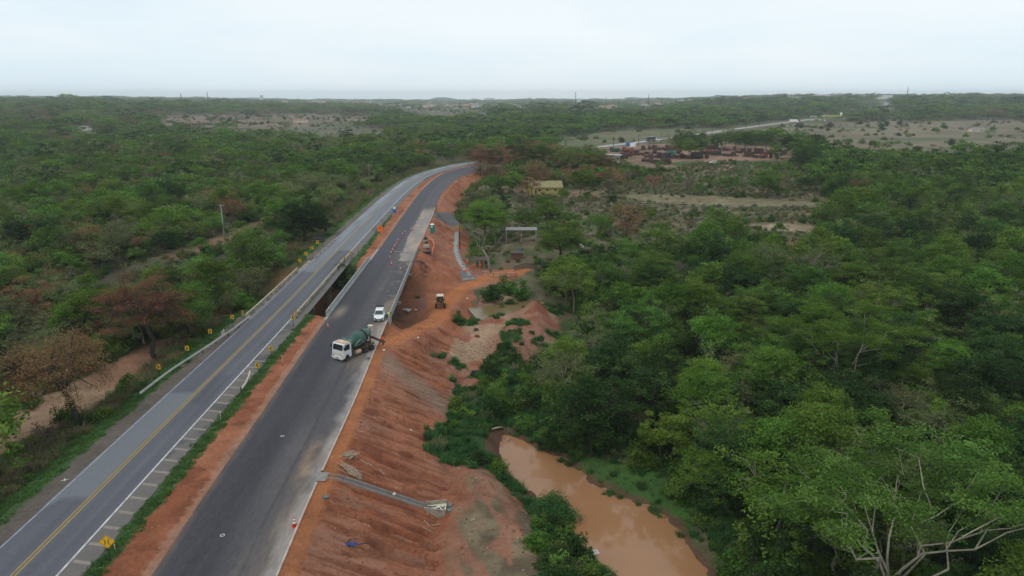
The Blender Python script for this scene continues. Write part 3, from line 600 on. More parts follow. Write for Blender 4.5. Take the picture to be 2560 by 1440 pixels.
for a_, m_, y1 in ((-3.52, 'line_dim', 1330), (3.62, 'line_white', 1330)):
    P_ = OC[OC[:, 1] < y1]; wv = .13 if m_ == 'line_dim' else .2
    ribbon('edge_line', P_, a_ - wv / 2, a_ + wv / 2, 0.008, 2, None, M[m_], skirt=.004)
for a_ in (-.17, .17):
    ribbon('centre_line', OCn, a_ - .065, a_ + .065, 0.008, 2, None, M['line_yellow'], skirt=.004)
sb = MB()   # the hatched shoulder between the edge line and the median grass
for k in range(26):
    y = 46 + k * 2.45
    if y > 99: break
    x = np.interp(y, _near[:, 1], _near[:, 0]); sb.add([(x + 3.85, y, 0), (x + 5.6, y - .35, 0), (x + 5.6, y + .05, 0), (x + 3.85, y + .4, 0)], [(0, 1, 2, 3)])
o = sb.build('shoulder_stripe', M['stripe'], loc=(0, 0, -.004)); o['kind'] = 'structure'

NL = resample(NEWL, 1.0)
yy = np.concatenate([np.arange(5, 380, 0.8), [380, 386, 392, 398, 404, 410]])
def edge(P, y): return np.stack([np.interp(y, P[:, 1], P[:, 0]), y, 0 * y], 1)
nE = np.stack([edge(NEWL, yy), edge(NEWR, yy)])
def new_paint(X, Y, u):
    n = fbm(X / .9, Y / 10, 121, 4); n2 = fbm(X / 2.5, Y / 14, 123, 4); n3 = fbm(X / 1.2, Y / 1.6, 125, 4)
    c = mxc(cc(.040, .038, .044), cc(.058, .055, .062), n)
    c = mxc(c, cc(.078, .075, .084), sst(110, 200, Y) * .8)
    rt = sst(.38, .6, u); c = mxc(c, cc(.100, .091, .092), rt * (.25 + .8 * n2))
    dust = sst(.55, 1.0, u) * sst(.38, .56, n2) * (Y < 170); c = mxc(c, cc(.23, .175, .13), dust * .85)
    edg = sst(.86, 1.0, u + (n3 - .5) * .16) * (Y < 118); c = mxc(c, cc(.30, .27, .25), edg * .8)
    for lu in (.42, .70): c = mxc(c, cc(.042, .042, .05), np.exp(-((u - lu - .01 * np.sin(Y / 17)) / .012) ** 2) * .6)
    conc = (Y > 163) * (Y < 246) * sst(.0, .06, u - (.56 + np.where(Y < 190, (190 - Y) * .004, 0) + (n3 - .5) * .12)); c = mxc(c, mxc(cc(.24, .215, .195), cc(.36, .27, .21), sst(.4, .65, fbm(X / 3, Y / 7, 127, 4))), conc * (1 - sst(232, 246, Y) * .8))
    br = (Y > 118) * (Y < 170) * sst(.55, .72, n3) * sst(.5, .9, u); c = mxc(c, cc(.22, .19, .165), br * .45)
    c = mxc(c, cc(.25, .17, .12), (1 - sst(0, .10, u)) * (Y < 119) * .5 * n3)
    c = mxc(c, cc(.30, .2, .13), np.exp(-((u - .82) / .07) ** 2 - ((Y - 68) / 4.5) ** 2) * .8 * n3 * 1.6)
    c = mxc(c, cc(.02, .02, .023), np.exp(-((X + 21.5) / .5) ** 2 - ((Y - 98.5) / .5) ** 2))
    c = mxc(c, cc(.26, .21, .16), np.exp(-((X + 31.4) / 1.0) ** 2 - ((Y - 122) / 3.5) ** 2) * .7)
    return c
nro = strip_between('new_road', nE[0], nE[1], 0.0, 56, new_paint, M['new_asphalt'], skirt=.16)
# kerb along the right of the new road, stopping at the chute and at the bridge
def kerb(y0, y1, off=.08):
    P = edge(NEWR, np.arange(y0, y1 + .01, 1.5)); A = offset(P, off - .09); B = offset(P, off + .09)
    strip_between('kerb', A, B, 0.10, 2, None, M['kerb'], skirt=.25)
kerb(5, 63.6); kerb(65.8, 117.4); kerb(177, 247)
kb = MB(); kb.box((-19.6, 64.7, .01), (1.0, 1.7, .02)); o = kb.build('concrete_apron', M['kerb_grey']); o['kind'] = 'structure'
ring = MB()
for (px, py) in ((556, 1338), (706, 1090)):
    p = spot(px, py, .006); n_ = 14
    V = []; 
    for k in range(n_):
        t = 2 * math.pi * k / n_; V += [(p.x + .15 * math.cos(t), p.y + .15 * math.sin(t), .006), (p.x + .2 * math.cos(t), p.y + .2 * math.sin(t), .006)]
    ring.add(V, [(2 * k, 2 * k + 1, (2 * k + 3) % (2 * n_), (2 * k + 2) % (2 * n_)) for k in range(n_)])
o = ring.build('painted_survey_rings', M['white']); o['kind'] = 'structure'
xb = MB(); p = spot(162, 1200, -.05)
for a_ in (.5, -.9): xb.box((p.x, p.y, p.z + .02), (.62, .07, .012), rz=a_)
o = xb.build('painted_cross', M['white']); o['kind'] = 'structure'

# ------------------------------------------------------------------ bridges
def bar_along(mb, P, w, h, z0, m=0):
    """a beam of section w x h with its underside at z0 that follows a line"""
    P = np.asarray(P, float); A = offset(np.c_[P[:, :2], np.zeros(len(P))], -w / 2); B = offset(np.c_[P[:, :2], np.zeros(len(P))], w / 2); n = len(P); V = []
    for i in range(n): V += [(A[i][0], A[i][1], z0), (B[i][0], B[i][1], z0), (B[i][0], B[i][1], z0 + h), (A[i][0], A[i][1], z0 + h)]
    F = [(0, 1, 2, 3), tuple(4 * (n - 1) + k for k in (3, 2, 1, 0))]
    for i in range(n - 1):
        for k in range(4): k2 = (k + 1) % 4; F.append((4 * i + k, 4 * (i + 1) + k, 4 * (i + 1) + k2, 4 * i + k2))
    mb.add(V, F, m); return mb
nb = empty('new_bridge', (0, 0, 0), 0, 'new pale concrete road bridge with solid parapets and fresh asphalt', 'bridge')
ya = np.linspace(117.6, 176.5, 20); Lb = edge(NEWL, ya); Rb = edge(NEWR, ya)
mb = MB(); A = offset(Lb, -.45); B = offset(Rb, .5); n = len(ya); V = []
for i in range(n): V += [(A[i][0], A[i][1], -.3), (B[i][0], B[i][1], -.3), (B[i][0], B[i][1], -.012), (A[i][0], A[i][1], -.012)]
mb.add(V, [(0, 1, 2, 3), tuple(4 * (n - 1) + k for k in (3, 2, 1, 0))] + [(4 * i + k, 4 * (i + 1) + k, 4 * (i + 1) + (k + 1) % 4, 4 * i + (k + 1) % 4) for i in range(n - 1) for k in range(4)])
mb.build('deck', M['concrete'], nb)
def parapet(P, y0, y1, side):
    ys = np.linspace(y0, y1, 16); Q = edge(P, ys); c0 = offset(Q, side * .25); V = []
    prof = [(-.24, -.28), (.24, -.28), (.24, 1.0), (.06, 1.0), (-.02, .35), (-.22, .12), (-.24, .0)]
    n = len(Q); k = len(prof)
    offs = [offset(c0, side * a) for a, _ in prof]
    for i in range(n):
        for j, (a, h) in enumerate(prof): V.append((offs[j][i][0], offs[j][i][1], h + .004))
    F = [tuple(range(k)), tuple((n - 1) * k + j for j in range(k))[::-1]] + [(i * k + j, (i + 1) * k + j, (i + 1) * k + (j + 1) % k, i * k + (j + 1) % k) for i in range(n - 1) for j in range(k)]
    mb = MB().add(V, F); return mb.build('parapet', M['concrete'], nb)
parapet(NEWL, 119.3, 163.5, -1); parapet(NEWR, 117.6, 176.5, 1)
for s_ in (.12, .5, .88):
    g = MB(); P = Lb * (1 - s_) + Rb * s_; bar_along(g, P, .6, 1.5, -1.8); g.build('girder', M['concrete'], nb)
def frame_pier(root, PL, PR, y, zb, mats, oh=.1, skew=0.0, top=-1.8, r=.55):
    l = np.interp(y, PL[:, 1], PL[:, 0]); r_ = np.interp(y, PR[:, 1], PR[:, 0]); c = MB(); w_ = r_ - l
    c.prism([(l - oh, top), (l - oh, top - .35), (l + 1.8, top - 1.0), (r_ - 1.8, top - 1.0), (r_ + oh, top - .35), (r_ + oh, top)], y - .6, y + .6); c.build('pier_cap', mats, root)
    for t in (.22, .78):
        q = MB(); q.lathe([(r, zb), (r, top - .8)], (l + w_ * t, y, 0), 14); q.build('column', mats, root, smooth=False)
for y in (134.5, 157.5): frame_pier(nb, Lb, offset(Rb, .3), y, Hz(-27, y) - 1.5, M['concrete'])
for y, sgn in ((118.4, 1), (175.4, -1)):
    l = np.interp(y, NEWL[:, 1], NEWL[:, 0]); r_ = np.interp(y, NEWR[:, 1], NEWR[:, 0])
    a = MB(); a.box(((l + r_) / 2, y, -2.6), (r_ - l + .9, .9, 4.6)); a.prism([(y - 1.0, -3.4), (y - 1.0, -.31), (y + 1.0, -.31), (y + 1.0, -3.4)], r_ + .15, r_ + .5, plane='YZ'); a.build('abutment', M['concrete'], nb)

ob = empty('old_bridge', (0, 0, 0), 0, 'old stained concrete road bridge with low railings and column piers', 'bridge')
ya = np.linspace(118.0, 163.5, 16); Po = edge(_near, ya); A = offset(Po, -4.6); B = offset(Po, 4.35); V = []; n = len(ya); mb = MB()
for i in range(n): V += [(A[i][0], A[i][1], -.35), (B[i][0], B[i][1], -.35), (B[i][0], B[i][1], -.014), (A[i][0], A[i][1], -.014)]
mb.add(V, [(0, 1, 2, 3), tuple(4 * (n - 1) + k for k in (3, 2, 1, 0))] + [(4 * i + k, 4 * (i + 1) + k, 4 * (i + 1) + (k + 1) % 4, 4 * i + (k + 1) % 4) for i in range(n - 1) for k in range(4)])
mb.build('deck', M['old_concrete'], ob)
for of in (-3.9, 3.95):
    g = MB(); bar_along(g, offset(Po, of), .45, 1.55, -1.95); g.build('girder', M['old_concrete'], ob)
for of, y0, y1 in ((-4.35, 118.2, 153.0), (4.2, 118.2, 163.3)):
    Pq = edge(_near, np.linspace(y0, y1, 12)); g = MB(); bar_along(g, offset(Pq, of), .34, .32, -.01); g.build('kerb_beam', M['old_concrete'], ob)
    g = MB(); bar_along(g, offset(Pq, of), .2, .2, .62); g.build('handrail', mat('tan_rail', (.50, .41, .30), .85, .2, var=.15, dirt=(.25, .2, .14), dirt_amt=.6, dirt_scale=.7), ob)
    ns = int((y1 - y0) / 2.0)
    Pp = offset(edge(_near, np.linspace(y0 + .1, y1 - .1, ns + 1)), of)
    for q in Pp:
        b = MB(); b.box((q[0], q[1], .46), (.2, .22, .33)); b.build('baluster', M['old_concrete'], ob)
for y in (131.5, 147.5):
    x = np.interp(y, _near[:, 1], _near[:, 0]); c = MB(); c.box((x, y, -2.35), (8.4, .8, .8)); c.build('pier_cap', M['old_concrete'], ob)
    for dx in (-3.3, 3.6):
        q = MB(); zb = Hz(x + dx, y) - 1.2; q.box((x + dx, y, (zb - 2.7) / 2), (.75, .75, -2.75 - zb)); q.build('column', M['old_concrete'], ob)
for y in (118.6, 162.8):
    x = np.interp(y, _near[:, 1], _near[:, 0]); a = MB(); a.box((x, y, -2.4), (8.9, .8, 4.1)); a.build('abutment', M['old_concrete'], ob)

# ------------------------------------------------------------------ water
def water(name, poly, z, col):
    m = bpy.data.materials.new('muddy_water'); m.use_nodes = True; nt_ = m.node_tree; b = nt_.nodes['Principled BSDF']
    tc = N(nt_, 'ShaderNodeTexCoord'); n1 = N(nt_, 'ShaderNodeTexNoise', Scale=0.12, Detail=3.0); nt_.links.new(tc.outputs['Object'], n1.inputs['Vector'])
    r = N(nt_, 'ShaderNodeValToRGB'); r.color_ramp.elements[0].position = .3; r.color_ramp.elements[1].position = .7
    r.color_ramp.elements[0].color = tuple(c * .92 for c in col) + (1,); r.color_ramp.elements[1].color = tuple(c * 1.06 for c in col) + (1,)
    nt_.links.new(n1.outputs[0], r.inputs[0]); nt_.links.new(r.outputs[0], b.inputs['Base Color'])
    b.inputs['Roughness'].default_value = 0.06 if name == 'pond_water' else 0.2; b.inputs['IOR'].default_value = 1.33; b.inputs['Specular IOR Level'].default_value = .75
    n2 = N(nt_, 'ShaderNodeTexNoise', Scale=1.6, Detail=3.0); nt_.links.new(tc.outputs['Object'], n2.inputs['Vector'])
    bp = N(nt_, 'ShaderNodeBump', Strength=0.06, Distance=0.05); nt_.links.new(n2.outputs[0], bp.inputs['Height']); nt_.links.new(bp.outputs[0], b.inputs['Normal'])
    P = np.asarray(poly, float); c = P.mean(0); P = c + (P - c) * 1.0
    n = len(P); T = np.roll(P, -1, 0) - np.roll(P, 1, 0); T /= np.linalg.norm(T, axis=1)[:, None]
    ar = np.sum(P[:, 0] * np.roll(P[:, 1], -1) - np.roll(P[:, 0], -1) * P[:, 1]); s = 1 if ar > 0 else -1
    Q = P + np.stack([T[:, 1], -T[:, 0]], 1) * s * 2.2
    mb = MB(); mb.add([(x, y, z) for x, y in Q], [tuple(range(n)) if ar > 0 else tuple(range(n))[::-1]]); o = mb.build(name, m); o['kind'] = 'structure'; return o
water('pond_water', POND, -8.0, (.33, .165, .078)); water('pool_water', POOL, -7.25, (.19, .135, .06))
# far carriageway climbing the hill at the skyline
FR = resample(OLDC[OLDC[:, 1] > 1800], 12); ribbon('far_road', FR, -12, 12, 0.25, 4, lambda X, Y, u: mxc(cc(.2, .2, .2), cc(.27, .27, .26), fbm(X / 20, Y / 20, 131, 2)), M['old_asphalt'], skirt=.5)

# ------------------------------------------------------------------ trees
M['leaf_green'] = leaf_mat('leaf_green', [(.034, .070, .016), (.082, .150, .030), (.150, .235, .055)])
M['leaf_bright'] = leaf_mat('leaf_bright', [(.044, .092, .016), (.094, .170, .028), (.150, .235, .050)], rnd=.25)
M['leaf_dark'] = leaf_mat('leaf_dark', [(.018, .040, .014), (.038, .076, .022), (.068, .118, .036)], rnd=.25)
M['leaf_olive'] = leaf_mat('leaf_olive', [(.072, .090, .034), (.130, .150, .060), (.195, .212, .095)], rnd=.3)
M['leaf_rust'] = leaf_mat('leaf_rust', [(.125, .066, .034), (.205, .118, .060), (.265, .168, .092)], rnd=.2)
M['leaf_grey'] = leaf_mat('leaf_grey', [(.10, .088, .066), (.165, .142, .108), (.215, .19, .14)], rnd=.25)
M['leaf_blue'] = leaf_mat('leaf_blue', [(.022, .055, .036), (.045, .095, .062), (.080, .135, .095)], rnd=.2)
M['leaf_mango'] = leaf_mat('leaf_mango', [(.008, .022, .008), (.018, .046, .014), (.032, .072, .020)], rnd=.1)
M['grass'] = leaf_mat('grass_blades', [(.048, .115, .030), (.080, .165, .045), (.135, .205, .075)], rnd=.3)
M['drygrass'] = leaf_mat('dry_grass_blades', [(.10, .105, .045), (.18, .155, .080), (.25, .20, .12)], rnd=.3)
M['weed'] = leaf_mat('weed_leaf', [(.030, .088, .030), (.055, .135, .042), (.090, .180, .058)], rnd=.3)

def leaf_cloud(centres, radii, per, size, g, flat=0.55, up=0.5, tintv=None):
    """rhombic leaves scattered through clumps; returns V, F, tint"""
    n = len(centres); C0 = np.repeat(centres, per, 0); Rr = np.repeat(radii, per)
    p = g.normal(size=(n * per, 3)); p /= np.linalg.norm(p, axis=1)[:, None] + 1e-9; p *= (g.random((n * per, 1)) ** 0.45)
    p[:, 2] *= flat; P = C0 + p * Rr[:, None]
    nn = g.normal(size=(n * per, 3)) + np.array([0, 0, up * 2]); nn /= np.linalg.norm(nn, axis=1)[:, None]
    a = g.normal(size=(n * per, 3)); a -= nn * np.sum(a * nn, 1)[:, None]; a /= np.linalg.norm(a, axis=1)[:, None]; b = np.cross(nn, a)
    s = size * (0.6 + 0.8 * g.random(n * per))[:, None]
    V = np.stack([P - a * s * .5, P + b * s * .3, P + a * s * .5, P - b * s * .3], 1).reshape(-1, 3)
    F = np.arange(len(V)).reshape(-1, 4)
    ct = np.repeat(tintv if tintv is not None else g.random(n), per)
    t = np.clip(.55 * ct + .45 * g.random(n * per), 0, 1)
    return V, F, np.repeat(t, 4)
def crooked(a, b, g, k=4, j=.12):
    a, b = np.asarray(a, float), np.asarray(b, float); L = np.linalg.norm(b - a); t = np.linspace(0, 1, k + 1)[:, None]
    P = a + (b - a) * t; P[1:-1] += g.normal(size=(k - 1, 3)) * L * j * .5; P[1:, 2] += np.sin(t[1:, 0] * math.pi) * L * .04; return P
def grow(seed, h, cr, ch, kind='dome', nl=5, nc=40, per=60, leaf=.3, tr=.16, sides=6, lean=0.0, clump=None, twigs=True):
    """tapered trunk, limbs and twigs under a crown of leaf clumps. returns (wood MB, leaf V,F,tint)"""
    g = np.random.default_rng(seed); wood = MB(); base = h - ch
    top = np.array([lean * h * .5 + g.normal() * .15, g.normal() * .2, base + ch * .12])
    wood.tube(crooked((0, 0, -.3), top, g, 4, .07), [tr * 1.35, tr, tr * .9, tr * .8, tr * .7], sides, caps=False)
    ctr = np.array([top[0] * 1.2, top[1], base + ch * .45])
    # clump centres through the outer half of the crown
    U = g.normal(size=(nc * 3, 3)); U /= np.linalg.norm(U, axis=1)[:, None]
    if kind == 'umbrella': U[:, 2] = np.abs(U[:, 2]) * .8 + .05
    elif kind == 'dome': U = U[U[:, 2] > -.55]
    U = U[:nc]; rad = (.42 + .62 * g.random(len(U)) ** .8)
    lob = 1 + .28 * np.sin(np.arctan2(U[:, 1], U[:, 0]) * g.integers(2, 5) + g.random() * 6) + .12 * g.normal(size=len(U))
    K = ctr + U * (rad * lob)[:, None] * np.array([cr, cr, ch * .55])
    if kind == 'umbrella': K[:, 2] = base + ch * (.35 + .55 * (1 - (np.hypot(K[:, 0] - ctr[0], K[:, 1] - ctr[1]) / cr) ** 2)) + g.normal(size=len(K)) * ch * .12
    # limbs
    ang = np.arange(nl) * 2 * math.pi / nl + g.random(nl) * .8; tips = []
    for a_ in ang:
        r_ = cr * (.35 + .3 * g.random()); tip = np.array([ctr[0] + math.cos(a_) * r_, ctr[1] + math.sin(a_) * r_, base + ch * (.35 + .3 * g.random())]); tips.append(tip)
        wood.tube(crooked(top, tip, g, 3, .16), [tr * .55, tr * .45, tr * .36, tr * .26], max(4, sides - 2), caps=False)
    tips = np.array(tips)
    if kind == 'umbrella' and sides >= 6:
        for tp in tips:
            for q in range(3):
                k = K[g.integers(0, len(K))]; e_ = tp * .35 + k * .65
                if np.linalg.norm(e_ - tp) < cr: wood.tube(crooked(tp, e_, g, 3, .2), [tr * .3, tr * .24, tr * .18, tr * .1], 5, caps=False)
    if twigs:
        for k in (K if kind != 'umbrella' else K[::3]):
            j = np.argmin(np.linalg.norm(tips - k, axis=1)); wood.tube(crooked(tips[j], k, g, 2, .2), [tr * .22, tr * .14, tr * .07], 3 if sides < 6 else 4, caps=False)
    rc = clump or cr * (.34 if sides < 6 else .25)
    if kind == 'umbrella': K = K + np.array([0, 0, .35])
    V, F, T = leaf_cloud(K, rc * (.6 + .8 * g.random(len(K))), per, leaf, g, flat=.55 if sides < 6 else .38, up=.5 if sides < 6 else .8)
    return wood, V, F, T
def tree_meshes(name, leafm, barkm, **kw):
    wood, V, F, T = grow(**kw); t = wood.build(name + '_trunk', barkm, smooth=True); wm = t.data; bpy.data.objects.remove(t)
    cm = fast_mesh(name + '_crown', V, F, [leafm], {'tint': ('FLOAT', T)}); return wm, cm
def joined(name, leafm, barkm, **kw):
    """one light mesh with trunk and crown for the far woodland"""
    wood, V, F, T = grow(**kw); wv = np.concatenate(wood.v); wf = np.array([f for f in wood.f if len(f) == 4])
    VV = np.concatenate([wv, V]); FF = np.concatenate([wf, F + len(wv)]); mi = np.concatenate([np.ones(len(wf)), np.zeros(len(F))])
    me = fast_mesh(name, VV, FF, [leafm, barkm], {'tint': ('FLOAT', np.concatenate([np.zeros(len(wv)), T]))}, midx=mi)
    return bpy.data.objects.new(name, me)      # not linked: only shown through its instances

KINDS = ['green', 'bright', 'dark', 'olive', 'rust', 'grey']
NEAR = {
    'green': [tree_meshes('green_tree', M['leaf_green'], M['bark'], seed=s, h=8.5, cr=3.9, ch=6.4, nc=120, per=78, leaf=.24, nl=6) for s in (1, 2, 3, 4)],
    'bright': [tree_meshes('bright_tree', M['leaf_bright'], M['bark_pale'], seed=s, h=8.0, cr=4.0, ch=4.8, kind='umbrella' if s < 13 else 'dome', nc=110, per=76, leaf=.24, nl=6, tr=.18) for s in (11, 12, 13)],
    'dark': [tree_meshes('dark_tree', M['leaf_dark'], M['bark_dark'], seed=s, h=8.0, cr=3.6, ch=6.8, nc=125, per=78, leaf=.25, nl=6) for s in (21, 22, 23)],
    'olive': [tree_meshes('olive_tree', M['leaf_olive'], M['bark_pale'], seed=s, h=7.6, cr=3.6, ch=4.8, nc=54, per=50, leaf=.22, nl=7, tr=.14) for s in (31, 32)],
    'rust': [tree_meshes('rust_tree', M['leaf_rust'], M['bark_dark'], seed=s, h=8.4, cr=4.3, ch=5.2, nc=70, per=62, leaf=.22, nl=6, tr=.2) for s in (41, 42)],
    'grey': [tree_meshes('grey_tree', M['leaf_grey'], M['bark'], seed=s, h=6.6, cr=3.0, ch=4.6, nc=46, per=26, leaf=.18, nl=7, tr=.12) for s in (51,)],
}
LOW = dict(nc=22, per=16, leaf=.85, nl=3, sides=4, twigs=False)
FAR = {
    'green': [joined('far_green_%s' % 'ab'[i], M['leaf_green'], M['bark'], seed=s, h=8, cr=3.8, ch=6.4, **LOW) for i, s in enumerate((101, 102))],
    'bright': [joined('far_bright', M['leaf_bright'], M['bark'], seed=111, h=7.5, cr=4.2, ch=4.4, kind='umbrella', **LOW)],
    'dark': [joined('far_dark', M['leaf_dark'], M['bark_dark'], seed=121, h=7.8, cr=3.6, ch=6.8, **LOW)],
    'olive': [joined('far_olive', M['leaf_olive'], M['bark'], seed=131, h=7, cr=3.5, ch=5, nc=22, per=18, leaf=.6, nl=4, sides=4, twigs=False)],
    'rust': [joined('far_rust', M['leaf_rust'], M['bark'], seed=141, h=7.5, cr=3.8, ch=5.4, nc=22, per=18, leaf=.6, nl=4, sides=4, twigs=False)],
    'grey': [joined('far_grey', M['leaf_grey'], M['bark'], seed=151, h=6, cr=3.0, ch=4.6, nc=18, per=12, leaf=.5, nl=5, sides=4, twigs=True)],
}
def instancer(name, pts, rot, scl, kidx, sources, parent=None):
    """one object whose points each show one of the source meshes (geometry nodes)"""
    me = bpy.data.meshes.new(name); pts = np.ascontiguousarray(pts, np.float32)
    me.vertices.add(len(pts)); me.vertices.foreach_set('co', pts.ravel())
    for an, tp, dat, key in (('spin', 'FLOAT_VECTOR', rot, 'vector'), ('size', 'FLOAT_VECTOR', scl, 'vector'), ('sort', 'INT', kidx, 'value')):
        a = me.attributes.new(an, tp, 'POINT'); a.data.foreach_set(key, np.ascontiguousarray(dat, np.int32 if tp == 'INT' else np.float32).ravel())
    o = link(name, me, parent); o['kind'] = 'stuff'
    ng = bpy.data.node_groups.new(name, 'GeometryNodeTree')
    ng.interface.new_socket('Geometry', in_out='INPUT', socket_type='NodeSocketGeometry'); ng.interface.new_socket('Geometry', in_out='OUTPUT', socket_type='NodeSocketGeometry')
    gi = ng.nodes.new('NodeGroupInput'); go = ng.nodes.new('NodeGroupOutput'); jn = ng.nodes.new('GeometryNodeJoinGeometry')
    def na(nm, tp):
        n = ng.nodes.new('GeometryNodeInputNamedAttribute'); n.data_type = tp; n.inputs['Name'].default_value = nm; return n
    sp_, sz_, so_ = na('spin', 'FLOAT_VECTOR'), na('size', 'FLOAT_VECTOR'), na('sort', 'INT')
    for i, s in enumerate(sources):
        if not (kidx == i).any(): continue
        oi = ng.nodes.new('GeometryNodeObjectInfo'); oi.inputs['Object'].default_value = s; oi.inputs['As Instance'].default_value = True
        cmp = ng.nodes.new('FunctionNodeCompare'); cmp.data_type = 'INT'; cmp.operation = 'EQUAL'; cmp.inputs[3].default_value = i
        ip = ng.nodes.new('GeometryNodeInstanceOnPoints')
        ng.links.new(so_.outputs['Attribute'], cmp.inputs[2]); ng.links.new(gi.outputs[0], ip.inputs['Points']); ng.links.new(cmp.outputs[0], ip.inputs['Selection'])
        ng.links.new(oi.outputs['Geometry'], ip.inputs['Instance']); ng.links.new(sz_.outputs['Attribute'], ip.inputs['Scale'])
        e2 = ng.nodes.new('FunctionNodeEulerToRotation'); ng.links.new(sp_.outputs['Attribute'], e2.inputs[0]); ng.links.new(e2.outputs[0], ip.inputs['Rotation'])
        ng.links.new(ip.outputs[0], jn.inputs[0])
    ng.links.new(jn.outputs[0], go.inputs[0])
    md = o.modifiers.new('scatter', 'NODES'); md.node_group = ng; return o

# low ground cover only where the photograph looks across open land
OPEN = [([(1470, 374), (1480, 354), (1650, 338), (1780, 320), (1900, 304), (1990, 294), (2110, 288), (2115, 304), (1990, 314), (1900, 324), (1780, 338), (1650, 362)], .97),
        ([(2188, 246), (2215, 246), (2256, 280), (2216, 284)], 1.0), ([(1480, 364), (1760, 360), (1985, 380), (1985, 398), (1850, 425), (1740, 430), (1620, 420), (1500, 400)], .93),
        ([(1990, 312), (2200, 302), (2570, 300), (2570, 368), (2300, 374), (2100, 366)], .9), ([(1400, 340), (1500, 330), (1700, 318), (1700, 342), (1490, 362), (1380, 370)], .9),
        ([(400, 290), (640, 284), (935, 290), (945, 308), (850, 312), (600, 320), (400, 312)], .8), ([(560, 320), (850, 312), (980, 328), (820, 344), (600, 338)], .75), ([(1010, 273), (1200, 276), (1240, 288), (1040, 288)], .9),
        ([(900, 254), (1700, 254), (1640, 274), (1000, 272)], .7), ([(1560, 484), (2065, 506), (2065, 520), (1800, 520), (1590, 506)], .95), ([(1870, 556), (2070, 560), (2040, 580), (1900, 576)], .95), ([(1950, 600), (2005, 600), (2005, 640), (1975, 682), (1945, 678)], .95),
        ([(1310, 448), (1405, 448), (1405, 484), (1310, 484)], .5), ([(1230, 560), (1360, 560), (1360, 690), (1230, 690)], .9), ([(-10, 1140), (-10, 1010), (200, 940), (330, 870), (440, 836), (440, 858), (330, 955), (160, 1062)], .97),
        ([(380, 650), (650, 545), (745, 526), (735, 545), (560, 606), (430, 662)], .9), ([(150, 720), (430, 648), (430, 672), (180, 745)], .8), ([(430, 494), (520, 476), (526, 486), (450, 502)], .9), ([(850, 470), (945, 436), (940, 446), (880, 472)], .9),
        ([(190, 316), (240, 316), (240, 328), (190, 328)], .95), ([(725, 296), (790, 296), (790, 310), (725, 310)], .95), ([(1100, 400), (1178, 400), (1178, 440), (1080, 470)], 1.0), ([(1420, 596), (1470, 596), (1470, 625), (1420, 625)], .9), ([(1740, 500), (2100, 520), (2000, 560), (1700, 600), (1560, 560), (1600, 520)], .3)]
def project(X, Y, Z):
    dp = Y * math.cos(PITCH) + (CAM_H - Z) * math.sin(PITCH); return 1280 + FPX * X / dp, 720 + FPX * ((CAM_H - Z) * math.cos(PITCH) - Y * math.sin(PITCH)) / dp
def blocks_view(X, Y, Z, hgt, g):
    out = np.zeros(len(X), bool); r = g.random(len(X))
    for t in (.15, .45, .75, 1.0):
        u, v = project(X, Y, Z + hgt * t)
        for P, pr in OPEN: out |= inside(u, v, P) & (r < pr)
    return out
# candidate sites: spacing widens with distance
g = np.random.default_rng(99)
PX, PY, PS = [], [], []
D = 40.0
while D < 6500:
    s = max(4.2, min(D / 55, 30) if D < 2600 else D / 88)
    n = int(2 * 1.08 * (D + 30) / s); a = np.linspace(-1.08, 1.08, n) + g.normal(size=n) * .3 * s / (D + 30)
    y = D + g.normal(size=n) * s * .32; PX.append(a * (y + 25)); PY.append(y); PS.append(np.full(n, s)); D += s * .82
PX, PY, PS = map(np.concatenate, (PX, PY, PS))
dn = veg_density(PX, PY); keep = g.random(len(PX)) < dn * 1.12; PX, PY, PS, dn = PX[keep], PY[keep], PS[keep], dn[keep]
PZ = H(PX, PY, False)
def kind_of(X, Y):
    v = fbm(X / 70, Y / 70, 141, 3); r = g.random(len(X)); lft = (X < -30); D = np.hypot(X, Y)
    k = np.zeros(len(X), int)
    # thresholds: green, bright, dark, olive, rust, grey
    PL = np.array([.34, .18, .09, .27, .045, .075]); PR = np.array([.44, .19, .24, .09, .0, .04])
    cl = np.where(lft[:, None], PL, PR) * (1 + 1.6 * np.stack([v - .5, fbm(X / 50, Y / 50, 143, 2) - .5, fbm(X / 40, Y / 40, 145, 2) - .5, .5 - v, fbm(X / 45, Y / 45, 147, 2) - .5, .5 - fbm(X / 60, Y / 60, 149, 2)], 1) * 2)
    ry = (X > -25) & (X < 70) & (Y > 250) & (Y < 460); cl[ry] = [.30, .12, .08, .2, .26, .06]
    cl = np.clip(cl, .01, 9); cl[(X > -10) & (Y < 240), 4] = .001; cl = np.cumsum(cl / cl.sum(1)[:, None], 1)
    return (r[:, None] > cl).sum(1).clip(0, 5)
PK = kind_of(PX, PY)
psz = (.56 + .78 * g.random(len(PX)) ** 1.9) * np.where(PX < -30, .92, 1.0)
psz *= np.where((PX > 5) & (PX < 140) & (PY < 240), .95, 1.0)
psz = np.where(PK == 4, psz * 1.05, psz)
DD = np.hypot(PX, PY)
ok = ~blocks_view(PX, PY, PZ, 7.5 * psz * np.where(DD > 2500, .9, 1.0) * np.maximum(1, (PS / 5.4) ** .30), np.random.default_rng(71))
PX, PY, PS, PZ, PK, psz, dn, DD = (a[ok] for a in (PX, PY, PS, PZ, PK, psz, dn, DD))
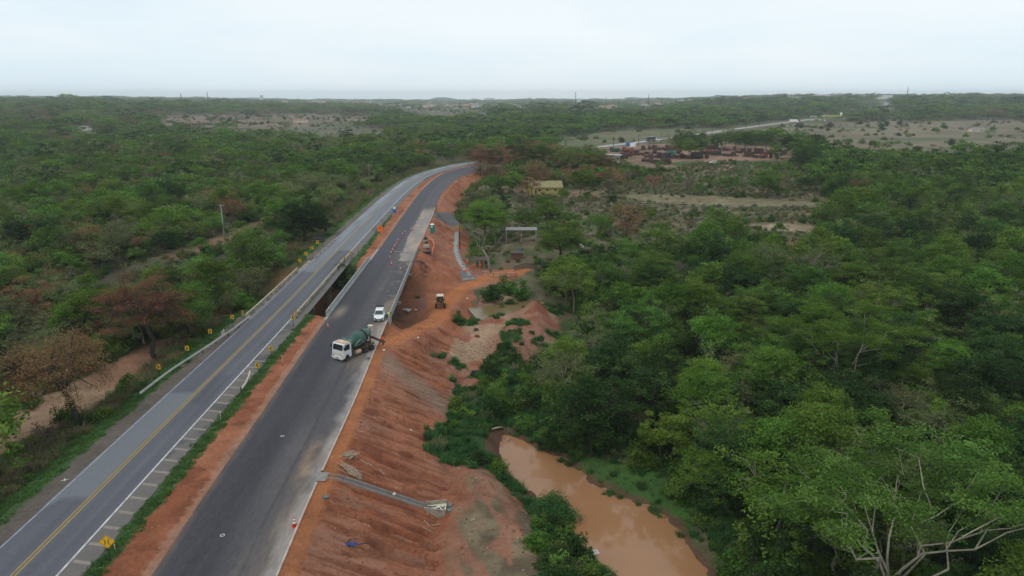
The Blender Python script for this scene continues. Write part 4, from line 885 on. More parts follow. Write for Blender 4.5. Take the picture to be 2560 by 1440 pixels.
# hero trees the photograph picks out: (survey pixel of the foot, kind, variant, size, turn, label)
HEROES = []
def hero(px, py, wm, cm, s, rz, label, sz=None, name='tree', z=None):
    p = spot(px, py, z); e = empty(name, p, rz, label, 'tree'); e.scale = (s, s, (sz or s))
    t = link('trunk', wm, e); c = link('crown', cm, e); HEROES.append((p.x, p.y, 3.4 * s if s < 1.3 or py > 460 else 4))
    if name in ('scrapyard_tree', 'belt_tree'): e['group'] = label
    return e
big = lambda nm, lm, bm, **k: tree_meshes(nm, M[lm], M[bm], **k)
lw, lc = big('leaning_rust', 'leaf_rust', 'bark_dark', seed=201, h=8.4, cr=4.7, ch=5.4, nc=150, per=150, leaf=.15, clump=1.1, nl=7, tr=.28, lean=-.42)
hero(215, 1068, lw, lc, 1.42, 0, 'leaning tree with rust brown crown and forked trunk at the near dirt track', name='rust_brown_tree')
lw, lc = big('tall_rust', 'leaf_rust', 'bark_dark', seed=202, h=11.0, cr=5.4, ch=6.6, nc=150, per=140, leaf=.16, clump=1.25, nl=7, tr=.32, lean=-.2)
hero(392, 898, lw, lc, 1.22, 0, 'tall spreading rust brown tree behind the first chevron signs of the guardrail', name='rust_brown_tree')
lw, lc = big('verge_green', 'leaf_green', 'bark_dark', seed=203, h=7.6, cr=4.4, ch=5.4, nc=120, per=160, leaf=.22, nl=6, tr=.18, clump=1.4)
hero(470, 846, lw, lc, 1.15, 0, 'bushy green tree with several dark stems right beside the guardrail', name='green_tree')
lw, lc = big('mango', 'leaf_mango', 'bark_dark', seed=204, h=9.5, cr=5.0, ch=8.6, nc=150, per=130, leaf=.30, nl=6, tr=.3)
hero(762, 606, lw, lc, 1.28, 0, 'dense round very dark green tree above the far end of the old bridge', name='dark_mango_tree')
lw, lc = big('roadside_green', 'leaf_bright', 'bark_dark', seed=205, h=10.5, cr=6.0, ch=7.6, nc=170, per=170, leaf=.28, nl=7, tr=.26, clump=1.9)
hero(1213, 600, lw, lc, 1.12, 0, 'large broad green tree beside the drainage channel and tip of the gravel ramp', name='green_tree')
lw, lc = big('farm_green', 'leaf_green', 'bark_dark', seed=206, h=11.5, cr=6.2, ch=8.4, nc=180, per=160, leaf=.28, nl=8, tr=.38, clump=1.9)
hero(1400, 662, lw, lc, 1.0, 0, 'big green tree with thick dark trunk in the farmyard right of the long canopy', name='green_tree')
lw, lc = big('scrub_rust', 'leaf_rust', 'bark_dark', seed=207, h=9.5, cr=5.2, ch=6.4, nc=90, per=70, leaf=.24, nl=7, tr=.26)
hero(1565, 590, lw, lc, 1.12, 0, 'lone reddish brown tree with open crown in the scrubby field', name='rust_brown_tree')
def fan_tree(seed, name, leafm, h, spread, nl, leaf, per, tr):
    g = np.random.default_rng(seed); wood = MB(); K = []
    fork = np.array([0, 0, h * .14]); wood.tube([(0, 0, -.4), (0.05, 0, h * .07), tuple(fork)], [tr * 1.5, tr * 1.2, tr * 1.1], 8, caps=False)
    for a_ in range(nl):
        az = a_ * 2 * math.pi / nl + g.normal() * .25; el = R(48 + g.random() * 26); L = h * (.50 + .16 * g.random()); d = np.array([math.cos(az) * math.cos(el) * spread, math.sin(az) * math.cos(el) * spread, math.sin(el)])
        t1 = fork + d * L; P1 = crooked(fork, t1, g, 4, .14); wood.tube(P1, [tr * .7, tr * .58, tr * .5, tr * .42, tr * .34], 6, caps=False)
        for b_ in range(3):
            st = P1[-1] if b_ < 2 else P1[-2]; d2 = d * .8 + np.array([g.normal() * .55, g.normal() * .55, .15 + .3 * g.random()]); t2 = st + d2 * h * (.20 + .1 * g.random()); P2 = crooked(st, t2, g, 3, .2); wood.tube(P2, [tr * .34, tr * .26, tr * .2, tr * .13], 5, caps=False)
            for c_ in range(4):
                d3 = np.array([d[0] * .6 + g.normal() * .6, d[1] * .6 + g.normal() * .6, .12 + .25 * g.random()]); s3 = P2[-1 - (c_ % 2)]; t3 = s3 + d3 * h * .17; P3 = crooked(s3, t3, g, 2, .25); wood.tube(P3, [tr * .13, tr * .09, tr * .04], 4, caps=False)
                K.append(t3); K.append(P3[1] + np.array([0, 0, .15])); K.append(t3 + np.array([g.normal() * .6, g.normal() * .6, .2]))
    K = np.array(K); V, F, T = leaf_cloud(K, h * .10 * (.7 + .6 * g.random(len(K))), per, leaf, g, flat=.30, up=1.0)
    t = wood.build(name + '_trunk', M['limb_pale'], smooth=True); wm = t.data; bpy.data.objects.remove(t); return wm, fast_mesh(name + '_crown', V, F, [M[leafm]], {'tint': ('FLOAT', T)})
M['limb_pale'] = mat('pale_limb_bark', (.33, .295, .22), .85, .1, var=.25, scale=1.5)
lw, lc = fan_tree(208, 'fan_tree_big', 'leaf_green', 12.5, 1.35, 8, .21, 125, .19)
hero(2215, 1520, lw, lc, 1.05, .4, 'large spreading tree with pale bare limbs showing through, nearest on the right', name='pale_limbed_tree', z=-5)
lw, lc = fan_tree(209, 'fan_tree_far', 'leaf_bright', 11.0, 1.35, 7, .21, 115, .16)
hero(2095, 985, lw, lc, 1.05, .6, 'flat topped tree with fan of pale limbs rising from the dense woodland', name='pale_limbed_tree', z=-4)
lw, lc = big('bright_young', 'leaf_bright', 'bark', seed=210, h=6.5, cr=3.2, ch=4.6, nc=60, per=110, leaf=.30, nl=5, tr=.14)
hero(1650, 1150, lw, lc, 1.0, 0, 'small vivid green tree above the grassy bank of the pond', name='bright_green_tree')
hero(1450, 500, lw, lc, 1.7, 2, 'vivid green tree with narrow crown behind the farm field fence', sz=2.1, name='bright_green_tree')
lw, lc = big('blue_bush', 'leaf_blue', 'bark', seed=211, h=6, cr=4.0, ch=5.6, nc=80, per=100, leaf=.34, nl=6, tr=.14)
hero(1540, 715, lw, lc, 1.0, 0, 'rounded blue green tree at the corner of the corral fence', name='blue_green_tree')
lw, lc = big('olive_fan', 'leaf_olive', 'bark_pale', seed=212, h=10.5, cr=5.0, ch=5.8, nc=80, per=60, leaf=.22, nl=9, tr=.2)
hero(1905, 720, lw, lc, 1.05, 0, 'sparse olive tree with pale stems left of the red path', name='olive_tree')
hero(2040, 745, lw, lc, 1.1, 2.2, 'sparse olive tree with fanned pale stems right of the red path', name='olive_tree')
hero(1340, 466, *NEAR['rust'][0], 1.35, 1, 'rust brown tree standing left of the yellow farmhouse', name='rust_brown_tree')
hero(1215, 478, *NEAR['rust'][1], 1.65, 2, 'tall rust brown tree at the inside of the road bend', name='rust_brown_tree')
hero(1330, 500, *NEAR['rust'][1], 1.15, 4, 'small rust brown tree in front of the yellow farmhouse', name='rust_brown_tree')
hero(2010, 430, *NEAR['dark'][0], 1.9, 1, 'tall dark tree with hanging crown right of the scrapyard', name='dark_tree')
hero(1620, 700, *NEAR['green'][1], 1.1, 3, 'green tree directly behind the corral at the edge of the dense woodland', name='green_tree')
hero(680, 560, *NEAR['bright'][0], 1.0, 3, 'bright green tree beside the concrete power pole left of the road', name='bright_green_tree')
g = np.random.default_rng(55)
for i, (px, py, k, s) in enumerate(((1632, 392, 'grey', 1.7), (1690, 392, 'olive', 1.6), (1705, 396, 'green', 1.5), (1722, 398, 'green', 1.5), (1738, 390, 'dark', 1.5), (1672, 372, 'olive', 1.5), (1752, 386, 'green', 1.3), (1786, 376, 'dark', 1.4), (1812, 372, 'green', 1.5), (1838, 374, 'green', 1.5), (1862, 372, 'dark', 1.6), (1888, 374, 'green', 1.5), (1915, 376, 'green', 1.5), (1942, 378, 'olive', 1.5), (1966, 384, 'dark', 1.5), (1940, 398, 'green', 1.1), (1700, 372, 'dark', 1.5), (1722, 368, 'green', 1.5), (1756, 366, 'green', 1.3))):
    hero(px, py, *NEAR[k][i % len(NEAR[k])], s, i * 1.3, ['lone grey brown tree in front of the scrapyard wreck rows, left of the others', 'leafy tree in the middle clump of the scrapyard', 'tree in the line behind the right hand scrapyard rows'][0 if i == 0 else (1 if (i < 7 or i > 15) else 2)], name='scrapyard_tree')
g = np.random.default_rng(57)
for i in range(46):
    t = (i + .5) / 46; px = 1196 + 320 * t + g.normal() * 5; py = 436 - 10 * math.sin(t * 5) + g.normal() * 9 - 6 * t; k = ['rust', 'green', 'olive', 'green', 'dark', 'rust', 'bright'][int(g.integers(0, 7))] if t > .25 else ['rust', 'olive', 'rust', 'green'][i % 4]
    lab = {'rust': 'reddish brown', 'green': 'mid green', 'olive': 'thin olive', 'dark': 'dark green', 'bright': 'bright green'}[k] + ' tree in the belt ' + ('just inside the road bend' if t < .3 else ('behind the yellow farmhouse' if t < .62 else 'between the farmhouse and the scrapyard'))
    hero(px, py, *NEAR[k][i % len(NEAR[k])], (1.5 if t < .3 else 1.4) + .4 * g.random(), g.random() * 6, lab, name='belt_tree')
# bare tree with pale crooked limbs beside the workers
g = np.random.default_rng(5); bt = MB(); k_ = [(0, 0, -.3), (-.5, 0, 2), (-1.0, 0, 4.2), (-2.2, .2, 6.2)]
bt.tube(k_, [.34, .28, .24, .2], 8)
for tip in ((-4.6, .4, 8.6), (-3.0, -.8, 9.2), (1.0, .5, 7.6), (-1.2, 1.2, 9.5)):
    P = crooked(k_[-1], tip, g, 3, .2); bt.tube(P, [.17, .13, .1, .07], 6)
    for q in range(5):
        e_ = P[-1] + np.array([g.normal() * 1.3, g.normal() * 1.2, .6 + g.random() * 1.6]); bt.tube(crooked(P[-1 - q % 2], e_, g, 3, .25), [.06, .045, .03, .015], 4)
e = empty('bare_tree', spot(1228, 682), 0, 'leafless tree with pale crooked limbs next to the workers in orange', 'tree'); bt.build('trunk', M['bark_pale'], e, smooth=True)

HX = np.array([h[0] for h in HEROES]); HY = np.array([h[1] for h in HEROES]); HR = np.array([h[2] for h in HEROES])
ok = ~((np.hypot(PX[:, None] - HX, PY[:, None] - HY) < HR).any(1))
# keep the sight line over the farm and the bare trees open, as in the photograph
PX, PY, PS, PZ, PK, psz, dn, DD = (a[ok] for a in (PX, PY, PS, PZ, PK, psz, dn, DD))
# those that show largest are trees of their own
xp = 1280 + FPX * PX / (PY * math.cos(PITCH) + (CAM_H - PZ) * math.sin(PITCH)); dep = PY * math.cos(PITCH) + (CAM_H - PZ - 5) * math.sin(PITCH)
yp = 720 + FPX * ((CAM_H - PZ - 5) * math.cos(PITCH) - PY * math.sin(PITCH)) / dep
vis = (xp > -40) & (xp < 2600) & (yp < 1500) & (yp > 0); score = np.where(vis, psz / dep, 0)
order = np.argsort(-score); NIND = 215; near_i = order[:NIND]; isn = np.zeros(len(PX), bool); isn[near_i] = True
REG = [(lambda x, y: x < -40 and y < 135, 'on the slope left of the near road'), (lambda x, y: x < -40 and y < 190, 'in the valley left of the old bridge'), (lambda x, y: x < -40, 'in the woodland left of the road bend'),
       (lambda x, y: x < 26 and y < 100, 'at the edge of the pond'), (lambda x, y: y < 75, 'in the nearest woodland right of the pond'), (lambda x, y: x < 22 and y < 150, 'on the bank behind the red mound'),
       (lambda x, y: y < 110 and x < 60, 'in the dense woodland beyond the pond'), (lambda x, y: y < 110, 'in the dense woodland at the right edge'), (lambda x, y: y < 160 and x < 60, 'in the middle of the dense woodland'), (lambda x, y: y < 160, 'in the far right dense woodland'), (lambda x, y: True, 'at the far side of the dense woodland')]
DESC = {0: 'leafy mid green tree', 1: 'bright green spreading tree', 2: 'dark full crowned tree', 3: 'thin olive green tree', 4: 'rust brown dry leaved tree', 5: 'grey half bare tree'}
NM = {0: 'green_tree', 1: 'bright_green_tree', 2: 'dark_tree', 3: 'olive_tree', 4: 'rust_brown_tree', 5: 'grey_tree'}
base = {}
for i in near_i:
    k = int(PK[i]); rg = next(t for f, t in REG if f(PX[i], PY[i])); size = 'tall ' if psz[i] > 1.02 else ('small ' if psz[i] < .72 else ''); base.setdefault((size + DESC[k], rg), []).append(i)
ORD = ['leftmost', 'second from left', 'third from left', 'fourth from left', 'fifth from left', 'sixth from left']
LAB = {}
for (ds, rg), ii in base.items():
    ii = sorted(ii, key=lambda q: PX[q] / PY[q])
    for r_, q in enumerate(ii):
        LAB[q] = ds + ' ' + rg if len(ii) == 1 or len(ii) > 7 else ds + ', ' + ('rightmost' if r_ == len(ii) - 1 else ORD[min(r_, 5)]) + ', ' + rg
g = np.random.default_rng(17)
for i in near_i:
    k = int(PK[i]); wm, cm = NEAR[KINDS[k]][int(g.integers(0, len(NEAR[KINDS[k]])))]
    rg = next(t for f, t in REG if f(PX[i], PY[i])); s = psz[i] * 1.02
    size = 'tall ' if psz[i] > 1.02 else ('small ' if psz[i] < .72 else '')
    lab = size + DESC[k] + ' ' + rg
    e = empty(NM[k], (PX[i], PY[i], PZ[i] - .1), g.random() * 6.28, LAB[i], 'tree', lab + ', alike ones'); e.scale = (s, s, s * (.85 + .3 * g.random()))
    link('trunk', wm, e); link('crown', cm, e)
# everything else in one woodland object: full trees nearby, light ones far away
mid = ~isn & (DD < 330); far = ~isn & ~mid
src_m = []; off = {}
for k, K in enumerate(KINDS):
    off[k] = len(src_m)
    for j, (wm, cm) in enumerate(NEAR[K][:2]):
        pass
src, first, cnt = [], {}, {}
for k, K in enumerate(KINDS):
    first[k] = len(src); cnt[k] = len(FAR[K]); src += FAR[K]
MIDK = {}
MIDP = dict(green=dict(seed=301, h=8.3, cr=3.9, ch=6.4), bright=dict(seed=302, h=7.8, cr=4.2, ch=4.5, kind='umbrella'), dark=dict(seed=303, h=8, cr=3.6, ch=6.8), olive=dict(seed=304, h=7.4, cr=3.6, ch=4.8), rust=dict(seed=305, h=8, cr=4.1, ch=5.2), grey=dict(seed=306, h=6.4, cr=3, ch=4.6))
for k, K in enumerate(KINDS):
    sparse = K in ('olive', 'rust', 'grey'); MIDK[k] = len(src)
    src.append(joined('mid_' + K, M['leaf_' + K], M['bark'], nc=44, per=24 if K == 'grey' else (36 if sparse else 46), leaf=.34 if sparse else .46, nl=5, sides=4, twigs=True, **MIDP[K]))
rest = np.nonzero(~isn)[0]; kk = PK[rest]
sidx = np.where(DD[rest] < 330, np.array([MIDK[k] for k in kk]), np.array([first[k] + int(r * cnt[k]) for k, r in zip(kk, g.random(len(kk)))]))
wide = np.maximum(1, PS[rest] / 5.4) * psz[rest]; tall = psz[rest] * np.maximum(1, (PS[rest] / 5.4) ** .30) * (.85 + .3 * g.random(len(rest)))
tall = tall * np.where(DD[rest] > 1200, .65 + .8 * g.random(len(rest)) ** 2, 1); tall = np.where(DD[rest] > 2500, tall * .85, tall)
o = instancer('woodland', np.stack([PX[rest], PY[rest], PZ[rest] - .15], 1), np.stack([0 * wide, 0 * wide, g.random(len(rest)) * 6.28], 1), np.stack([wide, wide, tall], 1), sidx, src)
tag(o, 'woodland of mixed green and brown trees filling the land to the horizon', 'woodland')
# ------------------------------------------------------------------ undergrowth, weeds and grasses (nobody could count them)
def bush(name, leafm, seed, r, h, nc, per, leaf):
    g = np.random.default_rng(seed); U = g.normal(size=(nc, 3)); U /= np.linalg.norm(U, axis=1)[:, None]; U[:, 2] = np.abs(U[:, 2])
    K = U * (.35 + .6 * g.random((nc, 1))) * np.array([r, r, h]) * (1 + .25 * np.sin(np.arctan2(U[:, 1:2], U[:, 0:1]) * 3 + seed)); K[:, 2] += .1
    V, F, T = leaf_cloud(K, r * .36 * (.7 + .6 * g.random(nc)), per, leaf, g, flat=.7)
    return bpy.data.objects.new(name, fast_mesh(name, V, F, [M[leafm]], {'tint': ('FLOAT', T)}))
def tuft(name, leafm, seed, r, h, n, w):
    g = np.random.default_rng(seed); V = []; T = []
    for k in range(n):
        a = g.random() * 6.28; q = r * g.random() ** .6; x, y = q * math.cos(a), q * math.sin(a); l = h * (.6 + .6 * g.random()); b = g.random() * 6.28; o = .35 + .5 * g.random()
        dx, dy = math.cos(b) * l * o, math.sin(b) * l * o; px, py = -math.sin(b) * w, math.cos(b) * w
        V += [(x - px, y - py, 0), (x + px, y + py, 0), (x + dx * .45 + px * .7, y + dy * .45 + py * .7, l * .7), (x + dx * .45 - px * .7, y + dy * .45 - py * .7, l * .7)]
        V += [(x + dx * .45 - px * .7, y + dy * .45 - py * .7, l * .7), (x + dx * .45 + px * .7, y + dy * .45 + py * .7, l * .7), (x + dx, y + dy, l), (x + dx, y + dy, l * .97)]
        t = g.random(); T += [t] * 8
    V = np.array(V); return bpy.data.objects.new(name, fast_mesh(name, V, np.arange(len(V)).reshape(-1, 4), [M[leafm]], {'tint': ('FLOAT', np.array(T))}))
B = [bush('bush_green', 'leaf_green', 401, 1.5, 1.7, 34, 42, .26), bush('bush_bright', 'leaf_bright', 402, 1.4, 1.3, 30, 42, .26), bush('bush_dark', 'leaf_dark', 403, 1.7, 2.0, 38, 42, .28),
     bush('bush_olive', 'leaf_olive', 404, 1.4, 1.4, 30, 26, .20), bush('bush_grey', 'leaf_grey', 405, 1.2, 1.2, 24, 18, .18), bush('bush_weed', 'weed', 406, .8, .6, 20, 34, .17),
     tuft('tall_dry_grass', 'drygrass', 407, .7, 1.3, 90, .035), tuft('tall_green_grass', 'weed', 408, .6, .8, 90, .035), tuft('short_grass', 'grass', 409, .5, .22, 70, .03), bush('bush_rust', 'leaf_rust', 410, 1.1, 1.0, 20, 18, .18)]
def scatter(x0, x1, y0, y1, s, dens, seed):
    g = np.random.default_rng(seed); nx, ny = int((x1 - x0) / s), int((y1 - y0) / s)
    X, Y = np.meshgrid(x0 + (np.arange(nx) + .5) * s, y0 + (np.arange(ny) + .5) * s); X = X.ravel() + g.normal(size=nx * ny) * s * .4; Y = Y.ravel() + g.normal(size=nx * ny) * s * .4
    k = np.abs(X) < (Y + 30) * 1.02; X, Y = X[k], Y[k]; k = g.random(len(X)) < dens(X, Y); return X[k], Y[k]
def place(name, X, Y, pick, size, label, cat, seed, zoff=-.05, szz=None):
    g = np.random.default_rng(seed); Z = H(X, Y) + zoff; s = size; n = len(X)
    o = instancer(name, np.stack([X, Y, Z], 1), np.stack([g.normal(size=n) * .06, g.normal(size=n) * .06, g.random(n) * 6.28], 1), np.stack([s, s, s * (.7 + .6 * g.random(n))], 1), pick, B); tag(o, label, cat); return o
def choose(g, n, p): return g.choice(len(p), size=n, p=np.array(p) / sum(p))
g = np.random.default_rng(23)
# 1 woodland floor
X1, Y1 = scatter(-330, 300, 42, 150, 2.5, lambda x, y: (veg_density(x, y) > .15) * .8, 501); X2, Y2 = scatter(-430, 430, 150, 420, 4.2, lambda x, y: (veg_density(x, y) > .12) * .75, 502)
X_, Y_ = np.concatenate([X1, X2]), np.concatenate([Y1, Y2]); lf = X_ < -35; n = len(X_)
pk = np.where(lf, choose(g, n, [3, 1, 1.4, 4, 2.6, .3, 1.2, .4, 0, .6]), choose(g, n, [4, 2.2, 2.4, 1.2, .6, 1, .15, .6, 0, .1]))
place('undergrowth', X_, Y_, pk, (.7 + .8 * g.random(n)) * np.where(Y_ > 150, 1.3, 1), 'tangled undergrowth filling the gaps between the woodland trees', 'undergrowth', 1)
# 2 scrub of the open fields
def scr(x, y):
    d = np.zeros(len(x))
    for nme, v in (('scrub', .42), ('farm', .10), ('houseyard', .12), ('greyL', .35), ('grassL', .5), ('clearL2', .12)):
        s = sdist(x, y, Z_[nme]); d = np.where(s < 1, v, d)
    d = np.where(sdist(x, y, Z_['strip']) < .5, .02, d); d = np.where(sdist(x, y, Z_['sand']) < .5, 0, d); d = np.where(sdist(x, y, Z_['dirtL']) < .3, 0, d)
    d *= .35 + 1.3 * fbm(x / 11, y / 11, 151, 3); d = np.where(site_mask(x, y), 0, d)
    p = sdist_big(x, y); return np.where(p < 4, 0, d)
X_, Y_ = scatter(-180, 330, 90, 430, 1.6, scr, 503); n = len(X_)
v = fbm(X_ / 14, Y_ / 14, 153, 3); pk = np.where(v > .5, choose(g, n, [.6, .6, .15, 2, .9, 2.0, 2.4, 2.6, 0, .1]), choose(g, n, [.15, .1, .05, 1.3, 1.6, .3, 5.0, .8, 0, .3]))
place('field_scrub', X_, Y_, pk, .45 + .6 * g.random(n), 'low grey and green scrub covering the open farm fields', 'scrub', 2)
# 3 far open ground keeps scattered bushes
def scr2(x, y):
    d = np.zeros(len(x))
    for nme in ('brownfield', 'greenfield', 'clearL', 'clearL2', 'clearC'): d = np.where(sdist(x, y, Z_[nme]) < 5, .15, d)
    return d * (fbm(x / 60, y / 60, 155, 3) > .42)
X_, Y_ = scatter(-900, 1500, 420, 2300, 9, scr2, 504); n = len(X_)
place('distant_scrub', X_, Y_, choose(g, n, [1, .4, .8, 2, 2.5, 0, 0, 0, 0, 1]), 1.2 + 1.6 * g.random(n), 'scattered bushes over the pale distant fields', 'scrub', 3)
# 4 weeds on the bench between fill and pond, round the pond and on the cut mounds
def wd(x, y):
    sp = sdist(x, y, POND); s = site_mask(x, y)
    a = (x > -11.5) & (x < 1.5) & (y > 66) & (y < 122) & ~s & (sp > .3); b = (sp > .5) & (sp < 7.5) & ~s & (y < 100)
    lw_ = sdist(x, y, Z_['lawn']) < 1
    c = (sdist(x, y, Z_['banks']) < 1.5) & (fbm(x / 5, y / 5, 157, 3) > .62)
    r = (x > 3.2) & (x < 9.5) & (y < 62) & (sp > .1)
    return np.where(sdist(x, y, POOL) < .3, 0, np.where(a | r, .9 * (fbm(x / 3.5, y / 3.5, 159, 2) > .24), np.where(lw_, .25, np.where(b, .9 * (fbm(x / 3, y / 3, 161, 2) > .30), np.where(c, .6, 0)))))
X_, Y_ = scatter(-14, 34, 38, 152, .62, wd, 505); n = len(X_); lw_ = sdist(X_, Y_, Z_['lawn']) < 1
pk = np.where(lw_, choose(g, n, [0, 0, 0, 0, 0, .4, 0, 1, 3, 0]), choose(g, n, [.06, .04, .02, 0.03, .02, 1.5, .05, 4.0, 1.6, 0]))
place('waterside_weeds', X_, Y_, pk, .45 + .65 * g.random(n), 'lush green weeds and grass between the red fill and the pond', 'weeds', 4)
# clods and stones loose on the red earth
clods = []
for k_ in range(3):
    g3 = np.random.default_rng(440 + k_); V = []
    for i in range(5):
        t = math.pi * (i / 4 - .5)
        for j in range(7): a = 2 * math.pi * j / 7; rr = .75 + .5 * g3.random(); V.append((math.cos(t) * math.cos(a) * rr, math.cos(t) * math.sin(a) * rr * .8, math.sin(t) * rr * .6))
    F = np.array([(i * 7 + j, i * 7 + (j + 1) % 7, (i + 1) * 7 + (j + 1) % 7, (i + 1) * 7 + j) for i in range(4) for j in range(7)])
    clods.append(bpy.data.objects.new('clod', fast_mesh('clod', np.array(V), F, [mat(('red_clod', 'dark_clod', 'pale_clod')[k_], ((.26, .10, .055), (.17, .07, .045), (.38, .27, .2))[k_], .95, .1, var=.25)])))
def cl(x, y):
    o, l, r = lat(x, y); s = site_mask(x, y); m = (o > 7.6) & (l < -.6) & (y < 118)
    return np.where((r > 1.6) & s, .75, 0) * (sst(.3, .62, fbm(x / 2.6, y / 2.6, 169, 3)) + .06) + np.where(m, .25, 0) + np.where(sdist(x, y, Z_['banks']) < 0, .5, 0)
X_, Y_ = scatter(-40, 14, 44, 124, .42, cl, 509); X2, Y2 = scatter(-36, 14, 124, 330, .9, cl, 510); X_, Y_ = np.concatenate([X_, X2]), np.concatenate([Y_, Y2]); n = len(X_); s_ = .03 + .13 * g.random(n) ** 3.5 + .02 * (Y_ > 120)
o = instancer('soil_clods', np.stack([X_, Y_, H(X_, Y_)], 1), np.stack([g.random(n) * 6, g.random(n) * .6, g.random(n) * 6], 1), np.stack([s_, s_, s_], 1), choose(g, n, [5, 4, 1.2]), clods); tag(o, 'loose red clods and stones lying over the bare earthworks', 'clods')
def rb(x, y):
    sp = sdist(x, y, POND); return np.where((x > 2) & (sp > 1.6) & (sp < 9) & (y < 96) & (sdist(x, y, Z_['lawn']) > -.5), .8, np.where(inside(x, y, [(-7, 95), (-6.5, 104), (-3, 113), (2, 112), (8, 118), (9, 98), (5, 84), (0, 92)]) & (sp > 1) & ~site_mask(x, y), .75, 0))
X_, Y_ = scatter(-8, 40, 40, 120, 1.5, rb, 512); n = len(X_)
place('bank_shrubs', X_, Y_, choose(g, n, [2, 1.2, 1.6, .3, .3, 1.5, .2, 1, 0, 0]), .55 + .6 * g.random(n), 'dense low shrubs crowding the right bank of the pond', 'shrubs', 14)
# 5 mown and wild grass along the road
def vg(x, y):
    o, l, r = lat(x, y); gw = np.interp(y, [49, 110, 122, 165, 225, 245, 300], [7.2, 7.1, 7.0, 7.6, 6.6, 5.4, 5.2])
    p = sdist_big(x, y); br = gapmask(x, y) > .3
    a = (o < -5.9) & (p < 4.6) & (o > -14); b = (o > 5.8) & (o < gw + .1) & (y < 262)
    return np.where(br, 0, np.where(a, .62, np.where(b, .95, 0)) * (.5 + fbm(x / 3, y / 3, 163, 2)))
X_, Y_ = scatter(-64, -30, 44, 130, .55, vg, 506); X2, Y2 = scatter(-64, -24, 130, 400, 1.0, vg, 507); X_, Y_ = np.concatenate([X_, X2]), np.concatenate([Y_, Y2]); n = len(X_)
place('verge_grass', X_, Y_, np.full(n, 8), .7 + .5 * g.random(n), 'short green grass on the road verge and median', 'grass', 6, zoff=-.02)
def tg(x, y):
    p = sdist_big(x, y); o, l, r = lat(x, y); k = (o < 0) & (p > 3.6) & (p < 7.6 + 3 * (y > 170) + 3 * (y > 240)) & (gapmask(x, y) < .2) & (sdist(x, y, Z_['dirtL']) > .2)
    e = (sdist(x, y, Z_['dirtL']) < 1.2) & (sdist(x, y, Z_['dirtL']) > 0); k2 = (r > 5) & (r < 11) & (y > 235) & (y < 400) & ~site_mask(x, y)
    return np.where(k, .8, np.where(k2, .5, np.where(e, .3, 0))) * (.3 + 1.2 * fbm(x / 5, y / 5, 165, 3))
X_, Y_ = scatter(-80, 0, 44, 420, .95, tg, 508); n = len(X_); g2 = fbm(X_ / 12, Y_ / 12, 167, 2)
pk = np.where(g2 > .5, choose(g, n, [.1, .25, 0, .4, .25, .6, 5, 1.2, 0, 0]), choose(g, n, [.3, .5, .1, .5, .2, 1.2, 3, 2.5, 0, .1]))
place('roadside_tall_grass', X_, Y_, pk, .55 + .6 * g.random(n), 'tall dry and green grass above the verge left of the road', 'grass', 7)
# ------------------------------------------------------------------ the cement mixer lorry (front towards +X in its own space)
def wheel(root, x, y, r, w, side, dual=False, name='wheel', rim='mudsteel'):
    e = MB(); e.lathe([(r * .62, -w / 2), (r * .95, -w / 2), (r, -w * .3), (r, w * .3), (r * .95, w / 2), (r * .62, w / 2)], (0, 0, 0), 20, 0, 'Y'); o = e.build(name, M['rubber'], root, loc=(x, y, r))
    q = MB(); q.lathe([(r * .6, -w * .32), (r * .6, w * .36), (r * .5, w * .3), (r * .22, w * .12), (r * .2, w * .42), (.02, w * .44)] if side > 0 else [(.02, -w * .44), (r * .2, -w * .42), (r * .22, -w * .12), (r * .5, -w * .3), (r * .6, -w * .36), (r * .6, w * .32)], (0, 0, 0), 16, 0, 'Y'); q.build('rim', M[rim], o)
    return o
tk = empty('cement_mixer_truck', (-23.65, 100.4, 0), math.atan2(-.85, -.53), 'white cab cement mixer truck with dusty green drum parked across the new road', 'truck'); tk.scale = (.94, .94, .94); tk.location.x -= .25
f = MB()
for y in (-.42, .42): f.box((-.2, y, .92), (7.4, .12, .26))
for x in (-3.2, -1.5, 0, 1.6): f.box((x, 0, .92), (.14, .9, .2))
f.build('chassis', M['mudsteel'], tk)
cab = MB(); out = [(2.05, .62), (2.05, 1.0), (2.0, 2.85), (2.25, 2.98), (3.35, 2.98), (3.58, 2.8), (3.78, 1.86), (3.84, 1.0), (3.84, .62), (3.45, .62), (3.3, 1.0), (2.95, 1.16), (2.6, 1.0), (2.45, .62)]
cab.prism(out, -1.22, 1.22); cab.build('cab', M['truckwhite'], tk)
b = MB(); b.box((2.8, 0, 3.0), (1.2, 2.3, .05)); b.build('roof', M['truckroof'], tk)
b = MB(); b.box((2.75, 0, 3.06), (.6, .75, .08)); b.build('roof_hatch', M['cream'], tk)
b = MB(); b.add([(3.80, -1.08, 1.9), (3.80, 1.08, 1.9), (3.62, 1.0, 2.78), (3.62, -1.0, 2.78)], [(0, 1, 2, 3)]); b.build('windscreen', M['glass'], tk)
